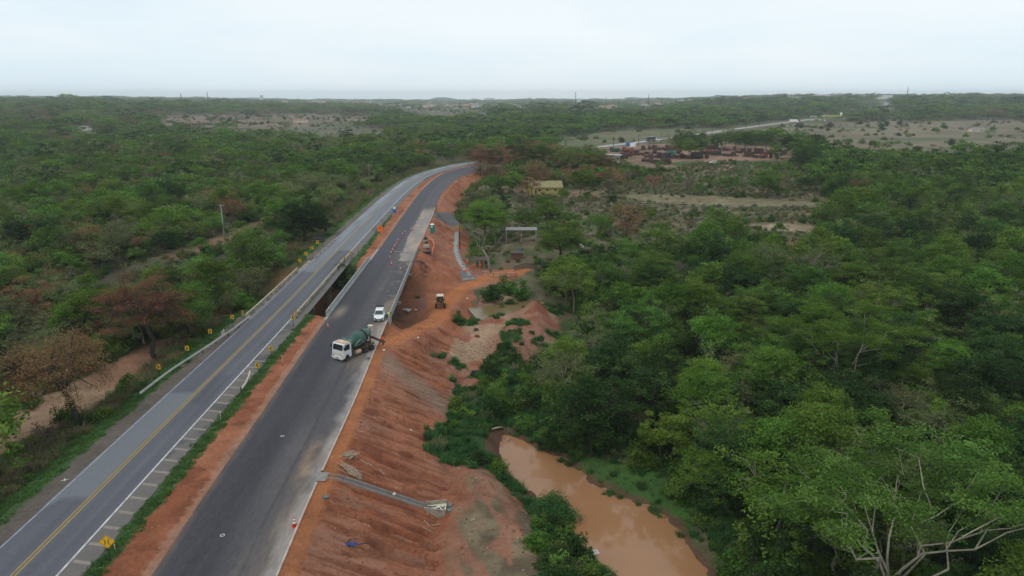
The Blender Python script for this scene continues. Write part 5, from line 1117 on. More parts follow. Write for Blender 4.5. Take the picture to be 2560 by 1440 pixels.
for s in (-1, 1):
    b = MB(); b.add([(2.35, s * 1.226, 1.86), (3.45, s * 1.226, 1.80), (3.32, s * 1.226, 2.72), (2.35, s * 1.226, 2.72)], [(0, 1, 2, 3)]); b.build('side_window', M['glass'], tk)
    b = MB(); b.box((3.75, s * 1.42, 2.35), (.1, .2, .46)); b.tube([(3.6, s * 1.2, 2.65), (3.75, s * 1.4, 2.6)], .02, 4); b.build('mirror', M['black'], tk)
    b = MB(); b.box((3.86, s * .95, .92), (.05, .3, .18)); b.build('headlight', M['glass'], tk)
    wheel(tk, 2.95, s * 1.0, .5, .3, s)
    for x in (-1.35, -2.72): wheel(tk, x, s * .95, .5, .52, s)
    b = MB(); b.prism([(-3.3, .95), (-3.25, 1.12), (-2.72, 1.2), (-2.1, 1.0), (-2.03, 1.0), (-1.35, 1.2), (-.8, 1.12), (-.75, .95), (-.82, .95), (-.9, 1.05), (-1.35, 1.12), (-2.03, .93), (-2.72, 1.12), (-3.18, 1.05), (-3.22, .95)], s * .62 if s > 0 else -1.24, 1.24 if s > 0 else s * .62); b.build('mudguard', M['mudsteel'], tk)
    b = MB(); b.lathe([(.3, -.5), (.32, -.45), (.32, .45), (.3, .5)], (.3, s * .92, .72), 14, 0, 'X'); b.build('fuel_tank', M['truckroof'], tk)
b = MB(); b.box((3.9, 0, .72), (.16, 2.46, .3)); b.box((3.86, 0, .5), (.12, 2.1, .16)); b.build('bumper', M['truckwhite'], tk)
b = MB(); b.box((3.865, 0, 1.3), (.03, 1.7, .3)); b.build('grille', M['cream'], tk)
b = MB(); b.box((3.985, 0, .66), (.01, .42, .14)); b.build('number_plate', M['black'], tk)
b = MB(); b.lathe([(.34, -1.12), (.38, -1.05), (.38, 1.05), (.34, 1.12)], (1.62, 0, 2.72), 16, 0, 'Y'); b.build('water_tank', M['green2'], tk)
b = MB()
for s in (-1, 1): b.box((1.55, s * .45, 1.6), (.18, .12, 1.5)); b.box((-3.05, s * .5, 1.75), (.18, .14, 1.6)); b.box((-2.4, s * .5, 1.4), (.12, .1, 1.7), ry=.7)
b.build('drum_stand', M['mudsteel'], tk)
# tilted drum: front end low, mouth high at the tail; drum axis in its own frame
Dm = Matrix.Translation((1.25, 0, 1.98)) @ Matrix.Rotation(R(180) + R(12.5), 4, 'Y')
drum = MB(); prof = [(.35, 0), (.62, .12), (.92, .75), (1.1, 1.35), (1.16, 1.9), (1.14, 2.5), (1.02, 3.1)]
drum.lathe([(r, x) for r, x in prof], (0, 0, 0), 40, 0, 'X'); dr = drum.build('drum', M['green'], tk, smooth=True); dr.matrix_local = Dm
b = MB(); b.lathe([(1.03, 3.08), (1.09, 3.1), (1.09, 3.24), (1.0, 3.26)], (0, 0, 0), 32, 0, 'X'); q = b.build('drum_ring', M['black'], dr)
b = MB(); b.lathe([(1.0, 3.25), (.9, 3.6), (.62, 4.3), (.5, 4.75), (.44, 4.78)], (0, 0, 0), 32, 0, 'X'); q = b.build('drum_mouth', M['green2'], dr, smooth=True)
def radius(x): return float(np.interp(x, [p[1] for p in prof], [p[0] for p in prof]))
def wrap(polys, name):   # flat lettering bent on to the drum, on the flank that faces the camera
    mb = MB()
    for P in polys:
        n = len(P); V = []
        for (x, a) in P:
            r = radius(x) + .012; V.append((x, math.cos(a) * r, -math.sin(a) * r))
        mb.add(V, [tuple(range(n))])
    o = mb.build(name, M['drumprint'], dr); return o
FL = 1     # the flank: angle a measured from the side towards the top of the tilted drum
def P_(pts): return [(x, a) for x, a in pts]
STROKES = {'G': [((.9, .95), (.1, .95)), ((.1, .95), (.1, .05)), ((.1, .05), (.9, .05)), ((.9, .05), (.9, .5)), ((.9, .5), (.55, .5))], 'U': [((.1, 1), (.1, .08)), ((.1, .08), (.9, .08)), ((.9, .08), (.9, 1))],
           'A': [((.05, 0), (.5, 1)), ((.5, 1), (.95, 0)), ((.25, .38), (.75, .38))], 'I': [((.5, 0), (.5, 1))], 'S': [((.9, .95), (.1, .95)), ((.1, .95), (.1, .52)), ((.1, .52), (.9, .48)), ((.9, .48), (.9, .05)), ((.9, .05), (.1, .05))], 'R': [((.1, 0), (.1, 1)), ((.1, 1), (.9, .95)), ((.9, .95), (.9, .52)), ((.9, .52), (.1, .5)), ((.45, .5), (.95, 0))], 'X': [((.05, 0), (.95, 1)), ((.05, 1), (.95, 0))]}
polys = []
def stroke(x0, a0, w_, h_, ch):
    for (u0, v0), (u1, v1) in STROKES[ch]:
        A = np.array([x0 + u0 * w_, a0 + v0 * h_]); Bp = np.array([x0 + u1 * w_, a0 + v1 * h_]); d = Bp - A; L = np.hypot(*d); nrm = np.array([-d[1], d[0]]) / L * .028
        polys.append([tuple(A - nrm), tuple(Bp - nrm), tuple(Bp + nrm), tuple(A + nrm)])
xx = 1.62
for ch in 'GUA': stroke(xx, -.34, .36, .52, ch); xx += .48
sel = wrap(polys, 'lettering')
polys = []
for k, (x0, x1) in enumerate(((.62, .78), (.92, 1.08), (1.22, 1.36))):     # the faded road emblem: three bars under an arch
    polys.append([(x0 - .06, -.5), (x1, -.5), (x1 + .12, -.02 + k * .05), (x0 + .14, -.02 + k * .05)])
for k in range(8):
    t0, t1 = k / 8 * math.pi * .55, (k + 1) / 8 * math.pi * .55; c_ = lambda t, r_: (1.46 - math.cos(t) * r_ * 1.0, -.5 + math.sin(t) * r_ * .78)
    polys.append([c_(t0, .95), c_(t1, .95), c_(t1, 1.06), c_(t0, 1.06)])
wrap(polys, 'emblem')
b = MB(); b.lathe([(.25, 0), (.42, .45), (.46, .5)], (-3.75, 0, 3.35), 12); b.tube([(-3.3, -.5, 2.5), (-3.8, -.4, 3.5)], .04, 4); b.tube([(-3.3, .5, 2.5), (-3.8, .4, 3.5)], .04, 4); b.build('hopper', M['cream'], tk)
b = MB(); b.prism([(-.28, .0), (-.24, -.2), (.24, -.2), (.28, 0), (.24, 0), (.2, -.16), (-.2, -.16), (-.24, 0)], 0, 2.6, plane='XZ'); q = b.build('chute', M['mudsteel'], tk); q.matrix_local = Matrix.Translation((-3.7, 0, 2.0)) @ Matrix.Rotation(R(28), 4, 'Z') @ Matrix.Rotation(R(-22), 4, 'X')
b = MB(); b.tube([(-3.2, -.9, 1.0), (-3.9, -.95, 2.4)], .03, 4); b.tube([(-3.2, -.6, 1.0), (-3.9, -.65, 2.4)], .03, 4)
for k in range(6): b.tube([(-3.28 - k * .12, -.92, 1.15 + k * .24), (-3.28 - k * .12, -.62, 1.15 + k * .24)], .025, 4)
b.build('ladder', M['mudsteel'], tk)
b = MB(); b.lathe([(.1, -.5), (.18, 0), (.18, .35), (.1, .4)], (-3.95, -.55, .55), 8); b.build('folded_chute', M['mudsteel'], tk)

# ------------------------------------------------------------------ white estate car with its tailgate up, nose towards the camera
def car(name, loc, rz, label, cat='car', paint='white', hatch=False, group=None, L=4.3, Wd=1.76, Hh=1.62):
    r = empty(name, loc, rz, label, cat, group); h = L / 2
    sill, bonnet, belt = .32, .98, 1.02
    st = [(h, .40, .62, .86), (h - .12, .30, .86, .94), (h - .55, .28, .93, .98), (h - 1.15, .28, 1.0, .98), (h - 1.3, .28, 1.03, .97), (0, .28, 1.04, 1.0), (-h + .5, .28, 1.04, 1.0), (-h + .08, .34, 1.0, .95), (-h, .45, .8, .88)]
    V = []; F = []
    for (x, z0, z1, wf) in st:
        y = Wd / 2 * wf; V += [(x, -y * .94, z0), (x, -y, z0 + .2), (x, -y, z1 - .12), (x, -y * .93, z1), (x, y * .93, z1), (x, y, z1 - .12), (x, y, z0 + .2), (x, y * .94, z0)]
    for i in range(len(st) - 1):
        for k in range(8): F.append((i * 8 + k, (i + 1) * 8 + k, (i + 1) * 8 + (k + 1) % 8, i * 8 + (k + 1) % 8))
    F += [tuple(range(8))[::-1], tuple((len(st) - 1) * 8 + k for k in range(8))]
    MB().add(V, F).build('body', M[paint], r, smooth=False)
    c = MB(); xf, xb = h - 1.15, -h + .12; tf, tb = h - 1.85, -h + .45; y0, y1 = Wd / 2 * .95, Wd / 2 * .76
    c.add([(xf, -y0, belt), (xf, y0, belt), (xb, y0, belt), (xb, -y0, belt), (tf, -y1, Hh), (tf, y1, Hh), (tb, y1, Hh), (tb, -y1, Hh)], [(4, 5, 6, 7), (0, 1, 5, 4), (1, 2, 6, 5), (2, 3, 7, 6), (3, 0, 4, 7)]); c.build('cabin', M[paint], r)
    e = .008
    w = MB(); w.add([(xf - .06 + e, -y0 * .9, belt + .07), (xf - .06 + e, y0 * .9, belt + .07), (tf + .06 + e, y1 * .92, Hh - .06), (tf + .06 + e, -y1 * .92, Hh - .06)], [(0, 1, 2, 3)])
    w.v[-1] = w.v[-1] + np.array([.03, 0, .015]); w.build('windscreen', M['glass'], r)
    for s in (-1, 1):
        for a, b_ in ((.12, .50), (.53, .9)):
            def pt(t, top): xx = (tf + (tb - tf) * t) if top else (xf + (xb - xf) * t); yy = y1 if top else y0; zz = Hh if top else belt; k = .1 if not top else .9; return ((1 - k) * (xf + (xb - xf) * t) + k * (tf + (tb - tf) * t), s * ((1 - k) * y0 + k * y1 + e), (1 - k) * belt + k * Hh)
            q = MB(); q.add([pt(a, 0), pt(b_, 0), pt(b_, 1), pt(a, 1)], [(0, 1, 2, 3)]); q.build('side_window', M['glass'], r)
        q = MB(); q.box((h - .03, s * Wd * .36, .72), (.08, .34, .14)); q.build('headlight', M['glass'], r)
        q = MB(); q.box((xf - .15, s * (Wd / 2 + .08), 1.08), (.1, .18, .12)); q.build('mirror', M[paint], r)
        for x in (h - .82, -h + .78): wheel(r, x, s * (Wd / 2 - .12), .32, .22, s, rim='galv')
    q = MB(); q.box((h + .0, 0, .5), (.07, Wd * .72, .2)); q.build('grille', M['black'], r)
    q = MB(); q.box((h + .02, 0, .32), (.05, .5, .1)); q.build('number_plate', M['cream'], r)
    if hatch:
        q = MB(); q.box((-h + .05, 0, Hh + .12), (1.0, Wd * .72, .05), ry=-.42); q.build('tailgate', M['black'], r)
        q = MB(); q.box((-h + .3, 0, 1.3), (.5, Wd * .66, .5)); q.build('painted_boot_shade', M['black'], r)  # black block paints in the shade inside the open boot
        q = MB()
        for s in (-1, 1): q.tube([(-h + .35, s * .6, 1.35), (-h - .1, s * .6, Hh + .1)], .012, 4)
        q.build('gas_strut', M['steel_dark'], r)
        q = MB(); q.box((-.2, 0, Hh + .03), (1.3, Wd * .7, .03)); q.build('roof', M[paint], r)
    return r
car('white_car', (-23.4, 118.0, .0), R(-84), 'white hatchback car with its tailgate raised, parked on the new bridge approach', hatch=True)

# ------------------------------------------------------------------ backhoe loader seen from behind, driving away on the haul road
p = spot(1101, 768); bh = empty('backhoe_loader', p, R(96), 'muddy backhoe loader seen from behind on the orange haul road', 'backhoe')
b = MB(); b.box((.3, 0, .95), (3.4, .75, .45)); b.box((1.5, 0, 1.3), (1.5, .8, .55)); b.build('body', M['machine'], bh)
b = MB()
for sx, sy in ((-.75, -.62), (-.75, .62), (.6, -.62), (.6, .62)): b.box((sx, sy, 1.9), (.09, .09, 1.5))
b.build('cab_frame', M['black'], bh)
b = MB(); b.box((-.08, 0, 2.72), (1.65, 1.55, .14), taper=(.9, .9)); b.build('cab_roof', M['cream'], bh)
for nme, c, d in (('cab_glass', (-.77, 0, 2.0), (.03, 1.15, 1.1)), ('cab_glass', (.62, 0, 2.0), (.03, 1.15, 1.1)), ('side_glass', (-.08, .66, 2.0), (1.2, .03, 1.1)), ('side_glass', (-.08, -.66, 2.0), (1.2, .03, 1.1))): q = MB(); q.box(c, d); q.build(nme, M['glass'], bh)
for s in (-1, 1):
    wheel(bh, -.55, s * .95, .72, .42, s, rim='machine'); wheel(bh, 1.9, s * .8, .46, .32, s, rim='machine')
    b = MB(); b.prism([(-1.35, 1.1), (-1.1, 1.55), (-.1, 1.6), (.2, 1.2), (.15, 1.15), (-.2, 1.5), (-1.05, 1.47), (-1.28, 1.08)], s * .72 if s > 0 else -1.2, 1.2 if s > 0 else s * .72); b.build('mudguard', M['machine'], bh)
    b = MB(); b.tube([(-1.3, s * .35, .8), (-1.45, s * 1.0, 1.3), (-1.45, s * 1.05, .35)], [.08, .08, .06], 6); b.box((-1.45, s * 1.05, .3), (.3, .3, .06)); b.build('stabiliser_leg', M['mudsteel'], bh)
    b = MB(); b.tube([(.9, s * .5, 1.3), (2.3, s * .55, 1.2), (2.9, s * .55, .6)], .07, 6); b.build('loader_arm', M['machine'], bh)
b = MB(); b.tube([(-1.35, 0, 1.0), (-1.9, 0, 2.6)], [.16, .12], 6); b.tube([(-1.3, .0, 1.3), (-1.75, 0, 2.3)], .06, 6); b.build('boom', M['mudsteel'], bh)
b = MB(); b.tube([(-1.85, 0, 2.75), (-2.25, 0, 1.1)], [.14, .09], 6); b.build('dipper_arm', M['mudsteel'], bh)
b = MB(); b.prism([(-2.1, 1.15), (-2.45, 1.1), (-2.6, .7), (-2.35, .45), (-1.95, .55), (-2.15, .75), (-2.2, 1.0)], -.32, .32); b.build('digging_bucket', M['mudsteel'], bh)
b = MB(); b.prism([(2.85, .95), (3.0, .3), (3.6, .25), (3.6, .33), (3.15, .42), (2.98, .95)], -1.1, 1.1); b.build('loader_bucket', M['mudsteel'], bh)

# ------------------------------------------------------------------ people
def skeleton(pose):
    """joint name -> (position, radius); figure faces +X, 1.72 m tall"""
    J = {'pelvis': ((0, 0, .95), .15), 'waist': ((0, 0, 1.08), .13), 'chest': ((.01, 0, 1.30), .165), 'neck': ((0, 0, 1.47), .062), 'jaw': ((.03, 0, 1.55), .075), 'head': ((.015, 0, 1.63), .092), 'crown': ((0, 0, 1.70), .06), 'nose': ((.11, 0, 1.61), .018)}
    for s, n in ((-1, 'r'), (1, 'l')):
        J['hip' + n] = ((0, s * .09, .90), .105); J['knee' + n] = ((.02, s * .11, .48), .065); J['ankle' + n] = ((-.01, s * .12, .09), .045); J['toe' + n] = ((.16, s * .14, .035), .04)
        J['sho' + n] = ((0, s * .19, 1.40), .07); J['elb' + n] = ((-.02, s * .26, 1.13), .048); J['wri' + n] = ((.05, s * .27, .90), .033); J['palm' + n] = ((.07, s * .27, .83), .034)
        for q, (dy, l) in enumerate(((-.03, .07), (-.01, .085), (.01, .08), (.03, .06))): J['f%d%s' % (q, n)] = ((.09 + .005 * q, s * (.27 + dy), .83 - l), .009)
        J['thumb' + n] = ((.125, s * .24, .80), .010)
    def shift(keys, fn):
        for k in list(J):
            if any(k.startswith(q) for q in keys): J[k] = (tuple(fn(Vector(J[k][0]))), J[k][1])
    up = ['waist', 'chest', 'neck', 'jaw', 'head', 'crown', 'nose', 'sho', 'elb', 'wri', 'palm', 'f0', 'f1', 'f2', 'f3', 'thumb']
    def rot(pv, a): m = Matrix.Rotation(a, 3, 'Y'); return lambda v: m @ (v - Vector(pv)) + Vector(pv)
    if pose == 'bend':
        shift(up, rot((0, 0, .95), R(72))); shift(['elb', 'wri', 'palm', 'f0', 'f1', 'f2', 'f3', 'thumb'], lambda v: v); arm = ['elb', 'wri', 'palm', 'f0', 'f1', 'f2', 'f3', 'thumb']; c = Vector(J['shol'][0]); shift(arm, rot((c.x, 0, c.z), R(-82)))
    if pose == 'crouch':
        for n in 'rl':
            s = -1 if n == 'r' else 1; J['pelvis'] = ((-.18, 0, .42), .16); J['hip' + n] = ((-.16, s * .1, .42), .105); J['knee' + n] = ((.22, s * .17, .50), .068)
        shift(up, lambda v: v + Vector((-.18, 0, -.53))); shift(up, rot((-.18, 0, .42), R(38))); arm = ['elb', 'wri', 'palm', 'f0', 'f1', 'f2', 'f3', 'thumb']; c = Vector(J['shol'][0]); shift(arm, rot((c.x, 0, c.z), R(-60)))
    if pose == 'work':
        shift(up, rot((0, 0, .95), R(28))); arm = ['elb', 'wri', 'palm', 'f0', 'f1', 'f2', 'f3', 'thumb']; c = Vector(J['shol'][0]); shift(arm, rot((c.x, 0, c.z), R(-55)))
        J['kneel'] = ((.14, .12, .50), .065); J['anklel'] = ((.12, .13, .09), .045); J['toel'] = ((.28, .14, .035), .04)
    if pose == 'walk':
        J['kneel'] = ((.16, .11, .50), .065); J['anklel'] = ((.26, .12, .10), .045); J['toel'] = ((.42, .13, .06), .04); J['kneer'] = ((-.06, -.11, .48), .065); J['ankler'] = ((-.26, -.12, .13), .045); J['toer'] = ((-.1, -.14, .04), .04)
    return J
EDG = [('pelvis', 'waist'), ('waist', 'chest'), ('chest', 'neck'), ('neck', 'jaw'), ('jaw', 'head'), ('head', 'crown'), ('head', 'nose')]
for n in 'rl': EDG += [('pelvis', 'hip' + n), ('hip' + n, 'knee' + n), ('knee' + n, 'ankle' + n), ('ankle' + n, 'toe' + n), ('chest', 'sho' + n), ('sho' + n, 'elb' + n), ('elb' + n, 'wri' + n), ('wri' + n, 'palm' + n), ('palm' + n, 'thumb' + n)] + [('palm' + n, 'f%d%s' % (q, n)) for q in range(4)]
_pc = {}
def person(loc, rz, pose, top, legs, helmet, label, group=None, scale=1.0):
    key = (pose, top, legs); J = skeleton(pose)
    if key not in _pc:
        ks = list(J); me = bpy.data.meshes.new('body'); me.from_pydata([J[k][0] for k in ks], [(ks.index(a), ks.index(b)) for a, b in EDG], [])
        o = bpy.data.objects.new('tmp', me); C.objects.link(o); o.modifiers.new('s', 'SKIN'); sv = me.skin_vertices[0].data
        for i, k in enumerate(ks): sv[i].radius = (J[k][1], J[k][1] * (1.25 if k in ('chest', 'pelvis', 'waist') else 1)); sv[i].use_root = (k == 'pelvis')
        o.modifiers.new('u', 'SUBSURF').levels = 1; bpy.context.view_layer.update()
        m2 = bpy.data.meshes.new_from_object(o.evaluated_get(bpy.context.evaluated_depsgraph_get())); bpy.data.objects.remove(o)
        m2.materials.clear()
        for q in (M['skin'], M[top], M[legs], M['boot']): m2.materials.append(q)
        P = {k: np.array(J[k][0]) for k in ks}; segs = [(a, b) for a, b in EDG]
        for f_ in m2.polygons:
            c = np.array(f_.center); best = None
            for a, b in segs:
                d_ = P[b] - P[a]; t = np.clip(np.dot(c - P[a], d_) / (np.dot(d_, d_) + 1e-9), 0, 1); dd = np.linalg.norm(c - P[a] - d_ * t)
                if best is None or dd < best[0]: best = (dd, a, b)
            a = best[1]; f_.material_index = 0 if a in ('neck', 'jaw', 'head') or a.startswith(('wri', 'palm')) else (3 if a.startswith('ankle') else (2 if a.startswith(('hip', 'knee', 'pelvis')) and not best[2] == 'waist' else 1)); f_.use_smooth = True
        m2.name = 'person_body'; _pc[key] = m2
    e = empty('person', loc, rz, label, 'person', group); e.scale = (scale,) * 3
    b = link('body', _pc[key], e)
    if helmet:
        hd = Vector(J['head'][0]); cr_ = Vector(J['crown'][0]); a = (cr_ - hd); a = Vector((0, 0, 1)) if a.length < .01 else a.normalized()
        q = MB(); q.lathe([(.155, 0), (.15, .015), (.115, .02), (.105, .07), (.07, .115), (.01, .13)], (0, 0, 0), 12); o = q.build('helmet', M[helmet], e, smooth=True); o.rotation_mode = 'QUATERNION'; o.rotation_quaternion = Vector((0, 0, 1)).rotation_difference(a); o.location = hd + a * .02
    return e
GW = 'workers in orange at the drainage channel'
p = spot(943, 872); person(Vector((-20.35, 104.2, -.02)), R(150), 'stand', 'hivis_orange', 'trousers', 'black', 'person in orange jacket standing on the kerb behind the cement mixer truck')
person(spot(968, 797, 0.0), R(-5), 'bend', 'hivis_yellow', 'trousers', 'black', 'person in lime yellow jacket bending over beside the bridge parapet and white car')
for px, py, rz, pose, leg, hel, lab in ((1124, 623, 20, 'bend', 'hivis_orange', 'orange', 'person in orange bending at the left edge of the stepped channel'),
        (1147, 625, 190, 'work', 'hivis_orange', 'orange', 'person in orange working at the right edge of the stepped channel'),
        (1168, 665, 90, 'stand', 'hivis_orange', 'cream', 'person in orange coverall standing by the shelter posts'),
        (1187, 671, 180, 'bend', 'hivis_orange', 'orange', 'person in orange stooping left of a colleague beside the fence'),
        (1202, 672, 160, 'work', 'hivis_orange', 'orange', 'person in orange leaning towards a stooping colleague beside the fence'),
        (1162, 682, 0, 'crouch', 'hivis_orange', 'orange', 'person in orange crouching at the foot of the drainage channel'),
        (1169, 682, 30, 'crouch', 'hivis_orange', 'cream', 'person in orange with pale helmet crouching on the foot of the channel'),
        (1184, 695, 120, 'stand', 'hivis_orange', 'black', 'person in orange standing on gravel above the bundle of steel bars')):
    person(spot(px, py), R(rz), pose, 'hivis_orange', leg, hel, lab, GW, 1.06)

# ------------------------------------------------------------------ cones and road signs
cb = MB(); cb.box((0, 0, .02), (.4, .4, .04)); c0 = empty('traffic_cone', (0, 0, 0))
cb.build('base', M['cone'], c0); b = MB(); b.lathe([(.15, .04), (.03, .74), (.0, .75)], (0, 0, 0), 14); b.build('cone_body', M['cone'], c0, smooth=True)
for z in (.28, .5): b = MB(); r0 = .15 - (z - .04) * .171 + .004; b.lathe([(r0, z), (r0 - .02, z + .11)], (0, 0, 0), 14); b.build('white_band', M['white'], c0)
def cone(px, py, label, s=1.0, first=[True]):
    if first[0]: e = c0; first[0] = False
    else: e = copy_tree(c0)
    e.location = spot(px, py, 0.0); e.rotation_euler = (0, 0, random.random() * 6); e.scale = (s, s, s)
    tag(e, label, 'traffic cone', 'orange and white traffic cones on the new road')
cone(737, 1316, 'large orange traffic cone with white bands beside the kerb, nearest of all', 1.35)
cone(820, 818, 'orange traffic cone on the left edge of the new road before the bridge')
GC = 'traffic cone in the line along the dusty concrete lane past the bridge'
for i, (px, py) in enumerate(((1001, 676), (979, 662), (975, 646), (978, 634), (982, 627), (987, 618), (992, 611), (995, 603), (1007, 588), (1013, 583), (1028, 576), (1031, 573), (1034, 576))):
    cone(px, py, 'orange traffic cone, %s nearest in the line beside the dusty concrete lane' % ('the', 'second', 'third', 'fourth', 'fifth', 'sixth', 'seventh', 'eighth', 'ninth', 'tenth', 'third furthest and so eleventh', 'second furthest and so twelfth', 'furthest, not')[i] if i < 10 else ['orange traffic cone, left one of the far cluster of three', 'orange traffic cone, middle one of the far cluster of three', 'orange traffic cone, right one of the far cluster of three'][i - 10], 1.15)
# chevron boards
def sign_post(e, h, r=.04, m='steel_dark', x=0): q = MB(); q.tube([(x, 0.03, -.5), (x, .03, h)], r, 6); q.build('post', M[m], e)
def chevron(px, py, direction, label, group, h=1.75, w=.62, hh=.78):
    e = empty('chevron_sign', spot(px, py), 0, label, 'road sign', group); sign_post(e, h, .05)
    q = MB(); q.box((0, 0, h), (w, .03, hh)); bd = q.build('board', M['yellow'], e)
    s = direction; t = .17; q = MB(); X0 = -.16 * s; pts = [(X0 - .09 * s, hh * .38), (X0 + .11 * s, hh * .38), (X0 + .36 * s, 0), (X0 + .11 * s, -hh * .38), (X0 - .09 * s, -hh * .38), (X0 + .14 * s, 0)]
    q.add([(x, -.020, h + z) for x, z in pts], [(0, 1, 2, 5), (5, 2, 3, 4)]); q.build('chevron', M['black'], bd)
    q = MB()
    for a in (-1, 1): q.box((a * w * .485, -.017, h), (.02, .006, hh)); q.box((0, -.017, h + a * hh * .485), (w, .006, .02))
    q.build('border', M['black'], bd)
for i, (px, py) in enumerate(((400, 946), (471, 898), (528, 854), (583, 817))):
    chevron(px, py, 1, ['yellow chevron sign pointing right, nearest of four behind the left guardrail', 'yellow chevron sign pointing right, second of four behind the left guardrail', 'yellow chevron sign pointing right, third of four behind the left guardrail', 'yellow chevron sign pointing right behind the guardrail, last before the old bridge'][i], 'yellow chevron signs left of the old road')
for i, (px, py) in enumerate(((751, 669), (766, 652), (781, 637), (795, 622), (808, 610))):
    chevron(px, py, 1, ['yellow chevron sign just past the end of the old bridge on the left', 'yellow chevron sign second past the old bridge on the left', 'yellow chevron sign third past the old bridge on the left', 'yellow chevron sign fourth past the old bridge on the left', 'yellow chevron sign in front of the dark rectangular board'][i], 'yellow chevron signs left of the old road', w=.7, hh=.85)
for i, (px, py) in enumerate(((646, 942), (679, 899), (734, 818), (862, 665), (878, 650), (897, 637))):
    chevron(px, py, -1, ['yellow chevron sign pointing left, nearest on the grassy median', 'yellow chevron sign pointing left, second on the grassy median', 'yellow chevron sign pointing left at the near end of the old bridge', 'yellow chevron sign pointing left, first past the old bridge on the median', 'yellow chevron sign pointing left, second past the old bridge on the median', 'yellow chevron sign pointing left, furthest on the median'][i], 'yellow chevron signs on the median', w=.6)
e = empty('narrow_bridge_sign', spot(275, 1402), R(6), 'large yellow diamond sign with narrow bridge symbol, nearest sign in the picture', 'road sign'); sign_post(e, 1.75, .05)
q = MB(); q.box((0, 0, 1.85), (.95, .03, .95), ry=R(45)); bd = q.build('board', M['yellow'], e)
q = MB()
for s in (-1, 1):
    pts = [(s * .24, .28), (s * .14, .17), (s * .12, 0), (s * .14, -.17), (s * .24, -.28)]
    for (a, b_), (c, d) in zip(pts[:-1], pts[1:]): q.add([(a - .035, -.02, 1.85 + b_), (a + .035, -.02, 1.85 + b_), (c + .035, -.02, 1.85 + d), (c - .035, -.02, 1.85 + d)], [(0, 1, 2, 3)])
q.build('bridge_symbol', M['black'], bd)
q = MB()
for a in range(4):
    t = R(90 * a + 45); q.box((math.cos(t) * .445, -.017, 1.85 + math.sin(t) * .445), (.022, .006, .9), ry=-t)
q.build('border', M['black'], bd)
def marker(px, py, label, m1='yellow', m2='black', h=1.0, name='hazard_marker', dark=False):
    e = empty(name, spot(px, py, -.05), 0, label, 'road sign'); sign_post(e, .8, .04); q = MB(); q.box((0, 0, 1.15), (.32, .03, .95)); bd = q.build('board', M['steel_dark' if dark else m1], e)
    if not dark:
        q = MB()
        for k in range(4): z = .78 + k * .24; q.add([(-.16, -.018, z), (.16, -.018, z + .12), (.16, -.018, z + .22), (-.16, -.018, z + .10)], [(0, 1, 2, 3)])
        q.build('stripes', M[m2], bd)
marker(608, 797, 'yellow and black striped hazard marker at the left near end of the old bridge')
marker(741, 798, 'yellow and black striped hazard marker at the right near end of the old bridge')
marker(746, 670, 'dark back of a hazard marker at the left far end of the old bridge', dark=True)
marker(848, 682, 'dark back of a hazard marker at the right far end of the old bridge', dark=True)
e = empty('warning_sign', spot(951, 589), 0, 'orange roadworks sign with black symbol on the median', 'road sign'); sign_post(e, 1.2, .06); q = MB(); q.prism([(-.55, 1.2), (.55, 1.2), (.75, 1.5), (.75, 2.5), (.5, 2.85), (-.5, 2.85), (-.75, 2.5), (-.75, 1.5)], -.02, .02); bd = q.build('board', M['orange'], e); q = MB(); q.box((0, -.028, 2.15), (.16, .006, .8)); q.box((0, -.028, 2.45), (.32, .006, .22)); q.build('symbol', M['black'], bd)
e = empty('information_sign', spot(987, 542), 0, 'white and blue rectangular sign on the median past the orange one', 'road sign'); sign_post(e, 1.3, .06); q = MB(); q.box((0, 0, 1.9), (1.25, .04, 1.3)); q.build('blue_board', M['blue'], e); q = MB(); q.box((-.05, -.0, 2.95), (.8, .04, .75)); q.build('white_board', M['white'], e)
e = empty('direction_board', spot(798, 618), 0, 'black back of a large rectangular sign board on two posts', 'road sign')
for x in (-.9, .9): sign_post(e, 1.6, .06, x=x)
q = MB(); q.box((0, 0, 2.2), (3.0, .06, 1.7)); bd = q.build('board', M['black'], e)
q = MB(); q.box((0, -.04, 2.2), (3.0, .02, .05)); q.box((0, -.04, 1.75), (3.0, .02, .05)); q.box((0, -.04, 2.65), (3.0, .02, .05)); q.build('stiffener', M['galv'], bd)
e = empty('warning_sign', spot(815, 590), 0, 'dark back of a diamond shaped sign left of the road', 'road sign'); sign_post(e, 1.9, .05, m='galv'); q = MB(); q.box((0, 0, 1.95), (1.0, .04, 1.0), ry=R(45)); q.build('board', M['steel_dark'], e)
for i, (px, py) in enumerate(((288, 1375), (552, 1048), (645, 940), (706, 905))):
    e = empty('marker_stake', spot(px, py), 0, ['thin red and white stake beside the diamond sign', 'thin white banded stake in the median grass beside the hatched shoulder', 'thin pale stake beside the nearest median chevron sign', 'thin pale stake in the median red earth'][i], 'stake', 'thin stakes along the median'); q = MB(); q.tube([(0, 0, -.2), (0, 0, 1.1)], .035, 5); q.build('rod', M['white'], e)
    q = MB()
    for z in (.25, .6, .95): q.lathe([(.04, z), (.04, z + .13)], (0, 0, 0), 6)
    q.build('band', M['cone'], e)
